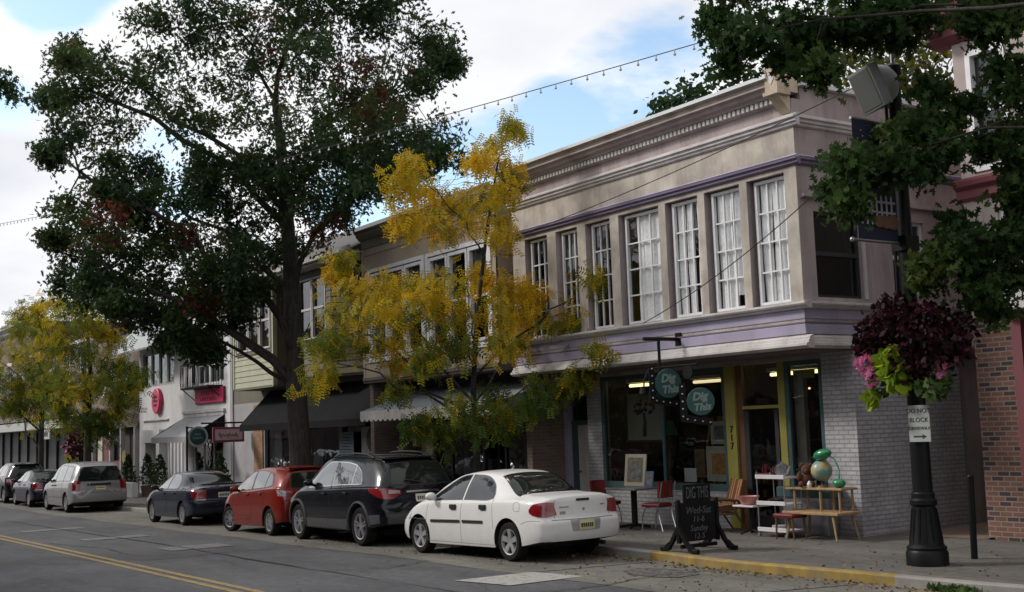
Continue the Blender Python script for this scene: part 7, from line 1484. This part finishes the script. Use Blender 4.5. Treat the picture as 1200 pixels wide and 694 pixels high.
m = MB(); m.T = Matrix.Translation((-13.68, 15.18, 1.5)) @ Matrix.Rotation(-.25, 4, 'Y'); m.sphere((0, 0, 0), .12, 8, sc=(1.5, 1, .75)); m.build('lamp_shade', 'green_enamel', e)
m = MB(); m.sphere((0, 0, .12), .12, 8, sc=(1, .8, 1)); m.sphere((0, -.01, .28), .09, 8)
for s in (1, -1): m.sphere((s * .07, 0, .36), .035, 5); m.sphere((s * .12, -.05, .17), .045, 6, sc=(1, 1, 1.7)); m.sphere((s * .09, -.14, .05), .05, 6, sc=(1, 1.7, 1))
m.sphere((0, -.09, .26), .04, 5); o = solo(m, 'teddy_bear', 'teddy', 'brown stuffed bear sitting on the step table before the globe', 'toy'); o.location = (-14.08, 15.22, .968); o.rotation_euler = (0, 0, .7)
m = MB(); m.lathe([(0, 0), (.035, 0), (.045, .05), (.02, .1), (0, .11)], (0, 0, 0), 10); o = solo(m, 'ornament', 'enamel_white', 'tiny cream ornament between bear and globe', 'ornament'); o.location = (-13.92, 15.1, .968)
# planters by the white shop
for i, (x, y, lab_) in enumerate(((-53.4, 15.3, 'dark conical evergreen left of the white shop doorway'), (-50.6, 15.3, 'dark conical evergreen right of the white shop doorway'), (-48.6, 15.2, 'green conical evergreen left of the grey awning window'), (-41.7, 15.2, 'bushy evergreen planter at the right end of the white shop'))):
    zb = gz(x) + .13; e = empty('potted_evergreen', (x, y, zb), lab_, 'plant', 'potted evergreens by the white shop'); rg2 = np.random.default_rng(50 + i)
    m = MB(); m.lathe([(0, 0), (.2, 0), (.28, .4), (.3, .45), (.25, .45), (0, .42)], (x, y, zb), 14); m.build('pot', 'planter', e)
    h = rg2.uniform(0, 1, 500); a = rg2.uniform(0, 2 * PI, 500); r_ = (1 - h) ** .8 * .38 * rg2.uniform(.6, 1.1, 500) + .02
    leaf_mesh('foliage', np.c_[r_ * np.cos(a), r_ * np.sin(a), .45 + h * 1.25], rg2.uniform(.08, .14, 500), rg2.uniform(0, .5, 500), [OVAL_T], 'oak_leaf', e, -.5, rng=rg2)
# ------------------------------------------------------------------ leaf litter and gutter weeds
rg3 = np.random.default_rng(77); n = 2000
x = rg3.uniform(-24, -6, n); k_ = rg3.random(n); off = np.where(k_ < .6, -np.abs(rg3.normal(0, .22, n)) - .02, np.where(k_ < .85, -rg3.uniform(0, 2.0, n), rg3.uniform(.15, 3.2, n)))
ky = np.array([kerb_y(v) for v in x]); y = ky + off; z = np.where(off > 0, .137, .012) + np.array([gz(v) for v in x])
dirs = np.c_[rg3.normal(size=n), rg3.normal(size=n), rg3.uniform(-.05, .25, n)]
keep = ~((y > 15.6)); o = leaf_mesh('leaf_litter', np.c_[x, y, z][keep], rg3.uniform(.02, .06, keep.sum()), rg3.uniform(0, 1, keep.sum()), [OVAL_T], 'dry_leaf', None, 0, dirs=dirs[keep], rng=rg3); tag(o, kind='stuff')
n = 140; px_ = rg3.normal(-9.15, .16, n); py_ = np.array([kerb_y(v) for v in px_]) - np.abs(rg3.normal(0, .07, n)); o = leaf_mesh('weeds', np.c_[px_, py_, np.full(n, .01)], rg3.uniform(.06, .12, n), rg3.uniform(0, .8, n), [OVAL_T], 'vine_leaf', None, -1.2, rng=rg3); tag(o, kind='stuff')
